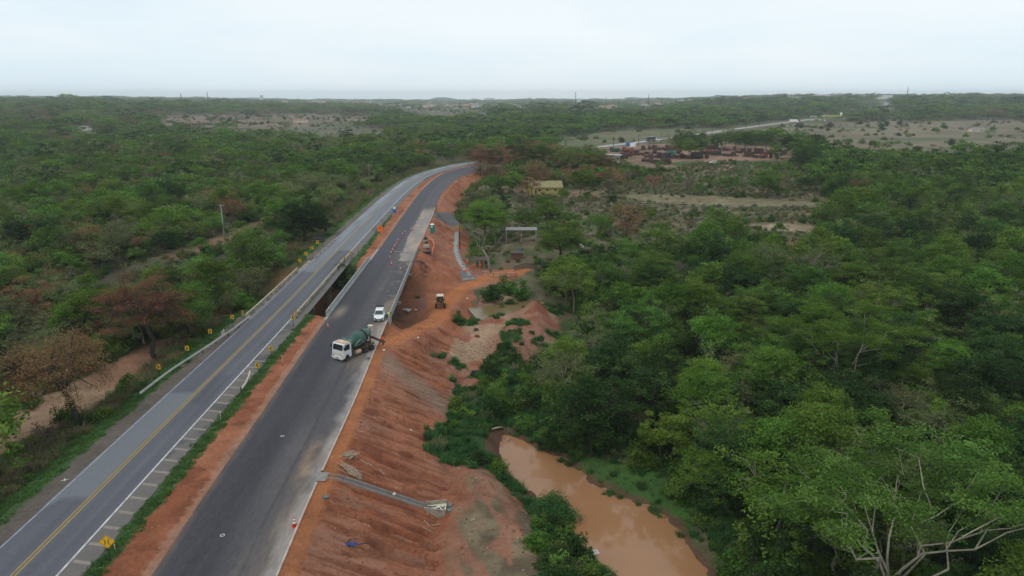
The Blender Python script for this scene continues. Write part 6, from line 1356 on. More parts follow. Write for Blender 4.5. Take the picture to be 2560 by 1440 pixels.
# guard rails
def guardrail(pts, label, spacing=2.0, m='galv', name='guardrail', z=-.1):
    P = resample(np.array([tuple(spot(px, py, z)) for px, py in pts]), spacing); P[:, 2] = np.array([Hz(a, b) if True else 0 for a, b in P[:, :2]]); e = empty(name, (0, 0, 0), 0, label, 'guardrail')
    A = [(p[0], p[1], p[2] + .72) for p in P]; q = MB()
    for dz in (0, -.16):
        q.tube([(a[0], a[1], a[2] + dz) for a in A], .085, 6)
    A2 = [(a[0] + .03, a[1], a[2] - .08) for a in A]; q.tube(A2, .05, 4); q.build('rail', M[m], e)
    pm = None
    for p in P[::2]:
        q = MB(); q.box((p[0] - .12, p[1], p[2] + .3), (.12, .16, .95)); q.build('post', M['steel_dark'], e)
guardrail([(350, 990), (400, 955), (460, 915), (520, 876), (580, 835), (625, 800)], 'long steel guardrail beside the left verge before the old bridge')
guardrail([(748, 684), (775, 660), (806, 632), (838, 603)], 'steel guardrail left of the road past the old bridge', m='wood')
guardrail([(852, 664), (866, 650), (884, 634)], 'short rusty guardrail at the far right end of the old bridge', m='wood')
guardrail([(606, 982), (616, 968), (622, 955), (626, 940)], 'short bent white guardrail end on the median', m='cream')
# ------------------------------------------------------------------ things on the worksite
ch = empty('drainage_chute', (0, 0, 0), 0, 'concrete drainage chute running down the red fill into a stone studded basin', 'drain')
A0 = Vector((-19.2, 64.7, -.02)); B0 = Vector((-9.4, 66.4, 0)); B0.z = Hz(B0.x, B0.y) + .25; P = [A0.lerp(B0, t) for t in np.linspace(0, 1, 9)]
P = [Vector((p.x, p.y, max(Hz(p.x, p.y - .6), Hz(p.x, p.y + .6), Hz(p.x, p.y)) + .1)) for p in P]; P[0].z = .02
def slab_along(P, off, w, h0, h1):
    V = []; n = len(P)
    for p in P: V += [(p.x, p.y + off - w / 2, p.z + h0), (p.x, p.y + off + w / 2, p.z + h0), (p.x, p.y + off + w / 2, p.z + h1), (p.x, p.y + off - w / 2, p.z + h1)]
    F = [(0, 1, 2, 3), tuple(4 * (n - 1) + k for k in (3, 2, 1, 0))] + [(4 * i + k, 4 * (i + 1) + k, 4 * (i + 1) + (k + 1) % 4, 4 * i + (k + 1) % 4) for i in range(n - 1) for k in range(4)]
    return MB().add(V, F)
slab_along(P, 0, .66, -.5, -.10).build('channel_floor', mat('dark_concrete', (.13, .13, .125), .8, .3), ch)  # floor is a darker grey concrete than the side walls
slab_along(P, -.37, .09, -.6, .12).build('side_wall', M['kerb_grey'], ch); slab_along(P, .37, .09, -.6, .12).build('side_wall', M['kerb_grey'], ch)
e_ = P[-1]; z0 = min(Hz(e_.x + k, e_.y) for k in (0, 1, 2)); z0 = e_.z - .25
b = MB(); b.prism([(e_.x, e_.y - .5), (e_.x + 2.3, e_.y - 1.05), (e_.x + 2.3, e_.y + .95), (e_.x, e_.y + .5)], z0 - .6, z0, plane='XY'); bs = b.build('basin_floor', M['cream'], ch)
for s_, w_ in ((-1, .5), (1, .5)):
    b = MB(); y0 = e_.y + s_ * .52; y1 = e_.y - 1.1 if s_ < 0 else e_.y + 1.0; b.prism([(e_.x, y0 - .06), (e_.x + 2.35, y1 - .06), (e_.x + 2.35, y1 + .06), (e_.x, y0 + .06)], z0 - .7, z0 + .42, plane='XY'); b.build('basin_wall', M['old_concrete'], ch)
g = np.random.default_rng(3)
for k in range(22):
    t = .2 + g.random() * 2.0; w_ = (.45 + t * .22) * .8; q = MB(); r_ = .09 + .05 * g.random(); q.lathe([(.3 * r_, -r_ * .5), (r_, 0), (.7 * r_, r_ * .9), (.1 * r_, r_ * 1.2)], (0, 0, 0), 6); q.build('stone', M['gravel'], bs, loc=(e_.x + t, e_.y - .03 + (g.random() * 2 - 1) * w_, z0))
b = MB(); b.box((e_.x + 2.75, e_.y - .5, z0 - .1), (.5, .6, .5), rz=.3); b.box((e_.x + 2.7, e_.y + .55, z0 - .1), (.45, .7, .45), rz=-.2); b.build('concrete_block', M['gravel'], ch)

def pile(name, p, mats, n, L, r, spread, label, cat, seed, dirv=(1, 0), part='pole', bend=.3):
    g = np.random.default_rng(seed); e = empty(name, p, 0, label, cat)
    for k in range(n):
        a = math.atan2(dirv[1], dirv[0]) + g.normal() * .5; l = L * (.6 + .6 * g.random()); cx, cy = g.normal() * spread, g.normal() * spread * .7
        pts = []
        for t in np.linspace(-.5, .5, 5):
            x = cx + math.cos(a + t * bend) * l * t; y = cy + math.sin(a + t * bend) * l * t; pts.append((x, y, Hz(p[0] + x, p[1] + y) - p[2] + .06 + .28 * (k / n) + .05 * g.random()))
        q = MB(); q.tube(pts, r * (.7 + .6 * g.random()), 5); q.build(part, mats, e)
    return e
pile('stick_pile', spot(878, 1180), M['wood'], 46, 1.7, .035, .42, 'tangled pile of pale bent poles on the red slope above the chute', 'wood pile', 1, (1, -.4))
e = empty('brushwood_sheet', spot(876, 1145), 0, 'crumpled pale sheet of laths just above the pole pile', 'wood pile'); q = MB(); g = np.random.default_rng(4)
for k in range(26): a = R(50) + g.normal() * .35; q.box((g.normal() * .32, g.normal() * .22, .12 + .008 * k + .15), (1.2 + g.random() * .4, .07, .02), rz=a, ry=g.normal() * .1)
q.build('lath', M['wood'], e)
def plank(px, py, L, a, label, w=.12, m='wood', name='plank', cat='plank'):
    p = spot(px, py); e = MB(); dx, dy = math.cos(a) * L / 2, math.sin(a) * L / 2; sl = math.atan2(Hz(p.x + dx, p.y + dy) - Hz(p.x - dx, p.y - dy), L)
    zc = (Hz(p.x + dx, p.y + dy) + Hz(p.x - dx, p.y - dy)) / 2
    e.box((0, 0, 0), (L, w, .06), ry=-sl); o = e.build(name, M[m]); o.location = (p.x, p.y, max(zc, p.z) + .07); o.rotation_euler = (0, 0, a); tag(o, label, cat); return o
plank(915, 1158, 1.5, R(-6), 'pale plank lying right of the pole pile on the red slope')
plank(985, 1128, 1.1, R(-14), 'pale plank on the red slope right of the crumpled laths')
plank(955, 1182, 1.0, R(-18), 'short pale stick below the plank on the red slope', w=.08)
plank(1068, 1310, .9, R(-40), 'thin pale offcut just below the stone basin', w=.08)
plank(1090, 1318, .9, R(15), 'thin pale offcut right of another below the stone basin', w=.06)
plank(1070, 1326, 1.3, R(-8), 'grey stick lying in the mud below the stone basin', w=.05)
plank(1182, 1302, .5, R(30), 'small white offcut in the pink mud right of the stone basin', w=.15)
plank(1100, 806, 2.0, R(-28), 'dark rusty plank on the red slope beside the bridge end') if False else None
plank(1003, 803, 2.4, R(-40), 'dark steel plate lying on the red slope beside the bridge end', w=.55, m='mudsteel', name='steel_plate', cat='steel plate')
e = empty('blue_tarp', spot(878, 1366), 0, 'crumpled blue tarpaulin with a dark pole on the gullied red slope', 'tarpaulin'); g = np.random.default_rng(6); V = []; nn_ = 9
for i in range(nn_):
    for j in range(6): V.append(((i - 4) * .14, (j - 2.5) * .10, .16 + g.random() * .16))
q = MB().add(V, [(i * 6 + j, (i + 1) * 6 + j, (i + 1) * 6 + j + 1, i * 6 + j + 1) for i in range(nn_ - 1) for j in range(5)]); q.build('sheet', M['tarp'], e)
q = MB(); q.tube([(-.4, -.2, .2), (1.6, .25, .22)], .05, 6); q.build('pole', M['steel_dark'], e); q = MB(); q.tube([(-.5, .2, .15), (-.3, .7, .3), (.4, .9, .2)], .06, 6); q.build('hose', M['mudsteel'], e)
def boulder(px, py, r, m, label, seed, sq=.7):
    g = np.random.default_rng(seed); q = MB(); n = 9; rings = 5; V = []
    for i in range(rings + 1):
        t = math.pi * (i / rings - .5)
        for k in range(n): a = 2 * math.pi * k / n; rr = r * (.8 + .4 * g.random()); V.append((math.cos(t) * math.cos(a) * rr, math.cos(t) * math.sin(a) * rr * .8, math.sin(t) * rr * sq))
    q.add(V, [(i * n + k, i * n + (k + 1) % n, (i + 1) * n + (k + 1) % n, (i + 1) * n + k) for i in range(rings) for k in range(n)]); o = q.build('boulder', M[m]); p = spot(px, py); o.location = (p.x, p.y, p.z + r * .25); tag(o, label, 'rock')
boulder(1025, 1066, .34, 'cream', 'pale rock alone in the middle of the gullied red slope', 1)
boulder(985, 1236, .24, 'cream', 'small pale rock beside the lower part of the drainage chute', 2)
boulder(1109, 1218, .42, 'rustred', 'brown rounded boulder at the edge of the green weeds', 3)
boulder(960, 876, .22, 'cream', 'small pale rock below the kerb near the worker and truck', 4)
boulder(1045, 845, .22, 'cream', 'small pale rock beside the haul road junction', 5)
boulder(813, 1244, .35, 'gravel', 'grey concrete lump near the top of the chute', 6, .4)
boulder(1192, 842, .55, 'rustred', 'dark red clod of earth on the slope below the tyre', 7, .6)
boulder(1168, 747, .3, 'cream', 'white stone on the brown bank above the muddy pool', 8)
q = MB(); q.lathe([(.28, -.12), (.45, -.14), (.52, 0), (.45, .14), (.28, .12)], (0, 0, 0), 18); o = q.build('old_tyre', M['rubber']); p = spot(1191, 826); o.location = p + Vector((0, 0, .15)); o.rotation_euler = (.2, .1, 0); tag(o, 'old black tyre lying on the red slope above the weeds', 'tyre')
q = MB(); q.lathe([(.3, -.1), (.42, -.11), (.46, 0), (.42, .11), (.3, .1)], (0, 0, 0), 18); o = q.build('old_tyre', M['sack']); p = spot(1488, 1387); o.location = p + Vector((0, 0, .1)); o.rotation_euler = (.5, .2, 0); tag(o, 'muddy tyre at the near edge of the pond', 'tyre')
b = MB(); prof_ = []
for k in range(18): prof_ += [(.5, -1.5 + k * .166), (.56, -1.5 + k * .166 + .06), (.56, -1.5 + k * .166 + .1)]
b.lathe(prof_, (0, 0, 0), 16, 0, 'X'); o = b.build('culvert_pipe', M['black']); o.scale = (.75, .75, .75); p = spot(1197, 936); o.location = p + Vector((0, 0, .35)); o.rotation_euler = (0, 0, R(8)); tag(o, 'black corrugated pipe half hidden in green weeds', 'pipe')
q = MB(); q.tube([(0, 0, 0), (.5, .2, .12), (1.1, .3, .2), (1.7, .6, .1)], [.14, .13, .12, .08], 7); o = q.build('fallen_log', M['wood'], smooth=True); o.location = spot(1226, 1076) + Vector((0, 0, .15)); tag(o, 'pale fallen log at the upper end of the pond', 'log')
e = empty('dead_branches', spot(1262, 1112), 0, 'dead grey branches sticking out at the upper end of the pond', 'dead wood'); g = np.random.default_rng(8)
for k in range(9): a = g.random() * 6.28; q = MB(); q.tube(crooked((0, 0, 0), (math.cos(a) * 1.2, math.sin(a) * .9, .5 + g.random() * .6), g, 3, .3), [.05, .04, .03, .015], 4); q.build('branch', M['bark_pale'], e)
e = empty('dead_branches', spot(78, 1165), 0, 'bare pale fallen branches in the tall grass beside the left verge', 'dead wood')
for k in range(8): a = g.random() * 6.28; q = MB(); q.tube(crooked((0, 0, .1), (math.cos(a) * 1.7, math.sin(a) * 1.2, .4 + g.random() * .8), g, 3, .3), [.05, .04, .03, .015], 4); q.build('branch', M['bark_pale'], e)
e = empty('leafless_shrub', spot(150, 1058), 0, 'thin leafless drooping shrub left of the leaning brown tree', 'shrub')
for k in range(14): a = g.random() * 6.28; q = MB(); q.tube([(0, 0, -.1), (math.cos(a) * .4, math.sin(a) * .4, 1.6 + g.random()), (math.cos(a) * .9, math.sin(a) * .9, 1.4 + g.random() * .8), (math.cos(a) * 1.0, math.sin(a) * 1.0, .6)], [.03, .022, .015, .008], 4); q.build('stem', M['bark_dark'], e)
e = empty('sack_heap', spot(1020, 778), 0, 'heap of white sacks and plastic at the foot of the bridge', 'sacks'); g = np.random.default_rng(9)
for k in range(9):
    q = MB(); c_ = (g.normal() * .6, g.normal() * .35, .2 + .15 * g.random()); V = []; n_ = 8
    for i in range(5):
        t = math.pi * (i / 4 - .5)
        for j in range(n_): a = 2 * math.pi * j / n_; V.append((math.cos(t) * math.cos(a) * .42 * (.8 + .4 * g.random()), math.cos(t) * math.sin(a) * .26, math.sin(t) * .2 * (.7 + .6 * g.random())))
    q.add(V, [(i * n_ + j, i * n_ + (j + 1) % n_, (i + 1) * n_ + (j + 1) % n_, (i + 1) * n_ + j) for i in range(4) for j in range(n_)]); q.build('sack', M['sack'], e, loc=c_)
# portable toilet
e = empty('portable_toilet', spot(1076, 580, -.05) + Vector((.6, 0, 0)), R(-6), 'teal portable toilet with white domed roof at the road edge', 'portable toilet')
q = MB(); q.box((0, 0, 1.05), (1.15, 1.15, 2.1), taper=(.97, .97)); cbn = q.build('cabin', M['toilet'], e); q = MB(); q.box((0, -.60, 1.0), (.8, .04, 1.8)); q.build('door', M['toilet'], e)
q = MB(); q.box((0, -.625, 1.65), (.55, .02, .3)); q.build('notice', M['white'], cbn)
q = MB(); q.lathe([(.62, 2.08), (.6, 2.25), (.4, 2.42), (.1, 2.48)], (0, 0, 0), 16); q.build('roof', M['white'], e, smooth=True)
# small machines beside the toilet
e = empty('concrete_mixer', spot(1064, 607), .5, 'small site mixer with dark drum on wheels beside the kerb', 'mixer'); q = MB(); q.lathe([(.2, -.45), (.45, -.1), (.45, .25), (.25, .6)], (0, 0, 1.15), 12, rot=np.array(Euler((.6, 0, 0)).to_matrix())); q.build('mixer_drum', M['steel_dark'], e); q = MB(); q.box((0, 0, .55), (1.0, .8, .5)); q.build('frame', M['galv'], e)
for s_ in (-1, 1): wheel(e, .2, s_ * .5, .28, .12, s_)
e = empty('generator', spot(1066, 621), .1, 'low grey generator on a frame behind the kerb', 'generator'); q = MB(); q.box((0, 0, .55), (1.5, .9, .75)); q.build('housing', M['galv'], e); q = MB(); q.box((0, 0, .1), (1.9, 1.0, .12)); q.build('skid', M['steel_dark'], e); q = MB(); q.tube([(-.5, .3, .9), (-.5, .3, 1.3)], .05, 6); q.build('exhaust', M['steel_dark'], e)
e = empty('formwork_stack', spot(1066, 634), .05, 'stack of dark formwork boards beside the generator', 'boards')
for k in range(6): q = MB(); q.box(((k % 2) * .1, (k % 3) * .08, .06 + k * .09), (2.4, .9, .07), rz=.03 * k); q.build('board', M['steel_dark'], e)
e = empty('safety_mesh', (0, 0, 0), 0, 'orange plastic safety mesh strung along the slope near the generator', 'safety fence'); pts = [spot(1074, 600), spot(1082, 606), spot(1086, 616), spot(1082, 628), spot(1080, 640)]
for p in pts: q = MB(); q.tube([p - Vector((0, 0, .2)), p + Vector((0, 0, 1.1))], .03, 4); q.build('post', M['white'], e)
for z_ in (.2, .4, .6, .8, 1.0): q = MB(); q.tube([p + Vector((0, 0, z_)) for p in pts], .045, 4); q.build('strand', M['pinkmesh'], e)
q = MB(); q.tube([spot(985, 629, .06), spot(1052, 633, .06)], .09, 5); o = q.build('long_pole', M['wood']); tag(o, 'long pole lying across the dusty concrete lane beyond the bridge', 'pole')
pile('rebar_bundle', spot(1173, 700), M['galv'], 22, 3.6, .03, .5, 'fan of pale steel bars on the gravel pad by the haul road', 'steel bars', 12, (1, .1), 'bar', .05)
pile('rebar_debris', spot(1052, 660), M['steel_dark'], 26, 1.8, .04, 1.3, 'dark rubble and cut steel bars outside the bridge parapet', 'rubble', 13, (1, .5), 'bar', .3)
# cast stepped channel from the gravel ramp down to the haul road
cpx = [(1139, 578), (1138, 596), (1137, 622), (1141, 641), (1147, 656), (1156, 670), (1164, 681), (1169, 692)]
cp = catmull([tuple(spot(*q)) for q in cpx], 5); cp[:, 2] = [Hz(x, y) for x, y, _ in cp]
for _ in range(3): cp[1:-1, 2] = (cp[:-2, 2] + cp[1:-1, 2] * 2 + cp[2:, 2]) / 4
dc = empty('stepped_channel', (0, 0, 0), 0, 'pale concrete stepped drainage channel curving down the cutting', 'drain')
def along(P, a, b, z0, z1):
    A = offset(P, a); B_ = offset(P, b); V = []; n = len(P)
    for i in range(n): V += [(A[i][0], A[i][1], P[i][2] + z0), (B_[i][0], B_[i][1], P[i][2] + z0), (B_[i][0], B_[i][1], P[i][2] + z1), (A[i][0], A[i][1], P[i][2] + z1)]
    return MB().add(V, [(0, 1, 2, 3), tuple(4 * (n - 1) + k for k in (3, 2, 1, 0))] + [(4 * i + k, 4 * (i + 1) + k, 4 * (i + 1) + (k + 1) % 4, 4 * i + (k + 1) % 4) for i in range(n - 1) for k in range(4)])
along(cp, -.85, .85, -.4, .12).build('channel_floor', M['concrete'], dc); along(cp, -1.05, -.85, -.6, .38).build('side_wall', M['kerb_grey'], dc); along(cp, .85, 1.05, -.6, .38).build('side_wall', M['kerb_grey'], dc)
cs = resample(cp, 2.0)
for p in cs[1:-1]: q = MB(); q.box((p[0], p[1], p[2] + .16), (1.66, .5, .2)); q.build('step', M['concrete'], dc)
gp = MB(); c_ = spot(1172, 690); g = np.random.default_rng(15); V = [(c_.x, c_.y, c_.z + .25)]
for k in range(16): a = 2 * math.pi * k / 16; x, y = c_.x + math.cos(a) * 2.4 * (.8 + .4 * g.random()), c_.y + math.sin(a) * 4.5 * (.8 + .4 * g.random()); V.append((x, y, Hz(x, y) + .03))
o = gp.add(V, [(0, k + 1, (k + 1) % 16 + 1) for k in range(16)]).build('gravel_bed', M['gravel']); tag(o, kind='stuff', label='grey gravel spread at the foot of the stepped channel', cat='gravel')

# ------------------------------------------------------------------ farm behind the trees
def shed(name, px, py, w, d, h, roofm, label, post=M['wood'], pitch=0.3, cat='shed', npost=3, thick=.08, rz=0.0):
    e = empty(name, spot(px, py), rz, label, cat)
    for i in range(npost):
        for y in (-d / 2, d / 2): q = MB(); q.tube([(-w / 2 + .3 + (w - .6) * i / (npost - 1), y * .9, -.4), (-w / 2 + .3 + (w - .6) * i / (npost - 1), y * .9, h)], .09, 6); q.build('post', post, e)
    nb_ = max(3, int(w / 1.1))
    for i in range(nb_): q = MB(); x0 = -w / 2 + w * i / nb_; q.box((x0 + w / nb_ / 2, 0, h + .1 + .012 * (i % 2)), (w / nb_ - .02, d, thick), rx=pitch / d); q.build('roof_sheet', roofm, e)
    return e
shed('long_canopy', 1303, 607, 9.6, 3.4, 4.2, M['roofgrey'], 'long pale flat canopy roof on thin posts in the farmyard', post=M['galv'], npost=3, cat='canopy')
e = empty('brick_shed', spot(1292, 645), 0, 'low dark brick pen under the left end of the canopy', 'shed'); q = MB(); q.box((0, 0, .9), (3.4, 2.6, 1.8)); q.build('wall', M['mudbrick'], e); q = MB(); q.box((0, -.1, 1.9), (3.7, 3.0, .1), rx=.06); q.build('roof', M['darkwood'], e)
q = MB(); q.lathe([(.28, 0), (.3, .05), (.28, .85), (.1, .9)], (0, 0, 0), 12); o = q.build('water_drum', M['blue']); o.location = spot(1300, 628); tag(o, 'pale blue barrel beside the canopy post', 'barrel')
shed('lean_to', 1205, 668, 4.2, 3.2, 2.3, M['darkwood'], 'dark rough shelter of sheets on wooden posts beside the workers', npost=4)
e = empty('covered_car', spot(1440, 618), .1, 'pale tarpaulin covered vehicle shape under bushes in the farmyard', 'covered vehicle'); q = MB(); V = []; n_ = 9
for i in range(n_):
    x = -2.2 + 4.4 * i / (n_ - 1); hh = [.55, .9, 1.0, 1.55, 1.65, 1.6, 1.2, 1.0, .5][i]; V += [(x, -.95, .15), (x, -.85, hh * .7), (x, -.3, hh), (x, .3, hh), (x, .85, hh * .7), (x, .95, .15)]
q.add(V, [(i * 6 + k, (i + 1) * 6 + k, (i + 1) * 6 + k + 1, i * 6 + k + 1) for i in range(n_ - 1) for k in range(5)] + [tuple(range(6)), tuple((n_ - 1) * 6 + k for k in range(6))[::-1]]); q.build('cover', M['sack'], e)
def fence(pts, label, s, h, rails, pm, rm, group=None, r=.06):
    P = resample(np.array([tuple(spot(*q)) for q in pts]), s); e = empty('wooden_fence' if rails else 'post_row', (0, 0, 0), 0, label, 'fence', group); Z = [Hz(a, b) for a, b in P[:, :2]]
    for (x, y, _), z in zip(P, Z): q = MB(); q.tube([(x, y, z - .3), (x + .03, y, z + h)], r, 5); q.build('post', pm, e)
    for k in range(rails): q = MB(); q.tube([(x, y, z + h * (.35 + .5 * k / max(1, rails - 1))) for (x, y, _), z in zip(P, Z)], .045, 4); q.build('rail', rm, e)
    return e
fence([(1285, 678), (1342, 670)], 'short dense picket fence at the end of the haul road', .35, 1.4, 2, M['darkwood'], M['darkwood'])
fence([(1360, 668), (1420, 676), (1480, 668), (1500, 655)], 'wooden corral fence behind the big green farm tree', .8, 1.4, 3, M['darkwood'], M['darkwood'])
fence([(1440, 652), (1470, 640), (1500, 650)], 'close boarded corral pen left of the blue green tree', .4, 1.7, 2, M['darkwood'], M['darkwood'])
fence([(1205, 690), (1240, 694), (1290, 694)], 'wire fence on dark posts along the edge of the haul road', 3.2, 1.4, 2, M['darkwood'], M['galv'])
fence([(1560, 512), (1800, 520), (2040, 520)], 'post and wire fence along the pale mown strip in the field', 9, 1.4, 2, M['darkwood'], M['galv'])
fence([(1420, 494), (1465, 494)], 'pale posts of a small fence right of the yellow farmhouse', 3, 1.6, 2, M['wood'], M['darkwood'], r=.1)
fence([(86, 1003), (131, 980), (170, 940)], 'three whitish concrete fence posts left of the near dirt track', 6.5, 1.3, 1, M['wallwhite'], M['galv'], r=.09)
fence([(560, 838), (556, 842)], 'two short concrete posts behind the last chevron of the guardrail', 1.4, 1.0, 0, M['wallwhite'], M['galv'], r=.09)
q = MB(); q.tube([(-2.8, 0, .3), (2.8, 1.0, .45)], .12, 6); o = q.build('pale_rail', M['wood']); o.location = spot(1390, 668); o.rotation_euler = (0, 0, 0); tag(o, 'long pale rail lying in front of the big farm tree trunk', 'rail')
def house(name, px, py, w, d, h, rz, wm, rm, label, nwin=2, group=None, rh=1.3, door=True, at=None, cat='house', over=.4):
    e = empty(name, at or spot(px, py), rz, label, cat, group); q = MB(); q.box((0, 0, h / 2 - .3), (w, d, h + .6)); q.prism([(-d / 2, h), (0, h + rh), (d / 2, h)], -w / 2, w / 2, plane='YZ'); q.build('wall', wm, e)
    q = MB(); a = d / 2 + over
    for s in (-1, 1): z1 = h - over * rh / (d / 2); q.add([(-w / 2 - over, s * a, z1), (w / 2 + over, s * a, z1), (w / 2 + over, 0, h + rh + .05), (-w / 2 - over, 0, h + rh + .05), (-w / 2 - over, s * a, z1 + .12), (w / 2 + over, s * a, z1 + .12), (w / 2 + over, 0, h + rh + .17), (-w / 2 - over, 0, h + rh + .17)], [(0, 1, 2, 3), (4, 5, 6, 7), (0, 1, 5, 4), (1, 2, 6, 5), (3, 0, 4, 7)])
    q.build('roof', rm, e)
    for i in range(nwin):
        x = -w / 2 + w * (i + 1) / (nwin + 1) + (.6 if door else 0); q = MB(); q.box((x, -d / 2 - .012, h * .58), (.9, .03, .9)); q.build('window', M['glass'], e)
    if door: q = MB(); q.box((-w * .32, -d / 2 - .012, 1.0), (.9, .03, 2.0)); q.build('door', M['darkwood'], e)
    return e
house('farmhouse', 1362, 482, 14, 7, 3.0, R(6), M['wallyellow'], mat('lichen_roof', (.27, .235, .12), .9, .1, var=.25), 'ochre yellow farmhouse half hidden behind trees', 3, rh=2.2)
house('farmhouse', 1268, 440, 9, 6, 2.8, R(-8), M['roofgrey'], M['rooftile'], 'low house with red tiled roof behind the trees at the road bend', 2)
house('farmhouse', 752, 306, 22, 9, 3.4, R(5), M['cream'], M['rooftile'], 'long pale house with tiled roof in the distant left clearing', 4)
house('farmhouse', 205, 326, 18, 8, 3.4, R(-5), M['wallwhite'], M['roofgrey'], 'white low building among trees far left', 2)
house('farmhouse', 2440, 329, 16, 8, 3.2, R(5), M['cream'], M['roofgrey'], 'pale shed roofed house among trees in the far right field', 2)
house('hut', 1778, 372, 8, 6, 3.0, R(15), M['darkwood'], M['rooftile'], 'small hut with pointed tiled roof between the scrapyard trees', 1, rh=2.4, cat='hut')
# poles
def pole(px, py, h, label, m='galv', arm=True, r=.14, name='power_pole', cat='power pole', group=None):
    e = empty(name, spot(px, py), R(20), label, cat, group); q = MB(); q.tube([(0, 0, -.5), (0, 0, h)], [r * 1.3, r * .7], 6); q.build('pole', M[m], e)
    if arm:
        q = MB(); q.box((0, 0, h - .5), (1.8, .12, .12)); ca = q.build('crossarm', M[m], e)
        for x in (-.8, 0, .8): q = MB(); q.lathe([(.05, 0), (.07, .1), (.03, .22)], (x, 0, h - .42), 6); q.build('insulator', M['steel_dark'], ca)
pole(560, 588, 9.5, 'grey concrete power pole at the end of the reddish track', r=.22)
pole(924, 456, 8.5, 'slim power pole in the scrub left of the road bend', m='wood', r=.12)
pole(1003, 405, 8.5, 'slim power pole at the wood edge above the road bend', m='wood', r=.12)
pole(1147, 478, 6, 'thin dark post on the red slope inside the bend', m='darkwood', arm=False, r=.08, name='survey_post', cat='post')
pole(1150, 622, 8.5, 'thin dark pole rising beside the stepped channel', m='steel_dark', arm=False, r=.08, name='lamp_post', cat='post')
pole(155, 640, 5, 'thin bare pole in front of the left woodland', m='wood', arm=False, r=.12, name='bare_pole', cat='post')
# ------------------------------------------------------------------ dense bush in the pond and low bushes on the mounds
def bush_thing(px, py, kind, s, label, sz=None, name='bush', z=None):
    o = bpy.data.objects.new(name, B[kind].data); C.objects.link(o); p = spot(px, py, z); o.location = p - Vector((0, 0, .1)); o.scale = (s, s, sz or s); o.rotation_euler = (0, 0, random.random() * 6); return tag(o, label, 'bush')
pbm = bush('pond_bush', 'weed', 431, 2.9, 1.9, 120, 90, .2); o = bpy.data.objects.new('bush', pbm.data); C.objects.link(o); o.location = spot(1375, 1290, -8.0); tag(o, 'large rounded weedy bush growing out into the pond', 'bush')
bush_thing(1255, 772, 0, 1.0, 'dark green bush between the small pool and the red mound', .7)
bush_thing(1277, 762, 2, .9, 'dark bush just right of another beside the small pool', .7)
bush_thing(1330, 833, 5, .9, 'small round green bush on the pale top of the cut mound')
bush_thing(1232, 748, 2, 1.6, 'broad dark bush above the far bank of the small pool')
bush_thing(1268, 728, 0, 1.9, 'tall green bush at the bend of the haul road')
bush_thing(1045, 745, 5, .8, 'small weedy bush on the slope between bridge and backhoe')
bush_thing(1300, 742, 0, 2.0, 'wide green bush right of the haul road end')
def palm(px, py, h, s, label, z=None):
    e = empty('palm_tree', spot(px, py, z), random.random() * 6, label, 'palm'); e.scale = (s, s, s); g = np.random.default_rng(int(px)); q = MB(); q.tube([(0, 0, -.3), (.1, 0, h * .5), (.15, .1, h)], [.2, .15, .13], 8); q.build('trunk', M['bark_dark'], e)
    for k in range(20):
        a = k * 2.4 + g.random() * .3; el = .95 - .07 * k; L = 2.6 + g.random() * .6; pts = []; 
        for t in np.linspace(0, 1, 8): r_ = L * t * math.cos(el * (1 - t * .2)); z_ = h + L * t * math.sin(el) - 1.5 * t * t * (1.2 - el * .4); pts.append(np.array([.15 + math.cos(a) * r_, .1 + math.sin(a) * r_, z_]))
        f = MB(); f.tube(pts, [.03] * 8, 3); sd = np.array([-math.sin(a), math.cos(a), 0])
        for i in range(1, 8):
            for t in (0, .5):
                p0 = pts[i - 1] * (1 - t) + pts[i] * t; d = (pts[i] - pts[i - 1]) / np.linalg.norm(pts[i] - pts[i - 1]); w_ = .62 * (1 - .6 * abs(i / 8 - .4))
                for s_ in (-1, 1): tip = p0 + sd * s_ * w_ + d * .35 - np.array([0, 0, .18]); f.add([p0, p0 + d * .09, tip], [(0, 1, 2)])
        f.build('frond', M['leaf_dark'], e)
palm(1425, 960, 3.2, 1.1, 'dark drooping palm among the shrubs left of the dense woodland'); palm(1895, 960, 4.5, 1.0, 'dark palm crown half hidden in the dense woodland left of the fan limbed tree')
# green plants under the old bridge
bush_thing(858, 712, 2, 1.9, 'glossy dark plant growing up between the two bridges', 2.4, z=-4.5)
bush_thing(872, 735, 0, 1.5, 'green bush low between the two bridges', 2.0, z=-6)

# ------------------------------------------------------------------ traffic and buildings along the far road
def on_far(px, py): return spot(px, py, .02)
dirf = math.atan2(145, 93)
e = empty('cargo_truck', on_far(1627, 353), math.atan2(-97, -68), 'dark articulated lorry with long trailer on the far road', 'truck')
q = MB(); q.box((-2.2, 0, 2.55), (12.5, 2.5, 2.6)); q.build('trailer', M['steel_dark'], e); q = MB(); q.box((-2.2, 0, 3.87), (12.5, 2.5, .05)); q.build('trailer_roof', M['galv'], e)
q = MB(); q.prism([(4.6, .6), (4.6, 3.3), (6.6, 3.3), (7.0, 1.9), (7.05, .6)], -1.25, 1.25); q.build('cab', M['steel_dark'], e); q = MB(); q.box((-8.0, 1.28, 2.4), (1.8, .04, 1.8)); q.build('white_panel', M['white'], e)
for x in (5.9, 3.2, -4.6, -5.9, -7.2):
    for s_ in (-1, 1): wheel(e, x, s_ * 1.0, .52, .3, s_)
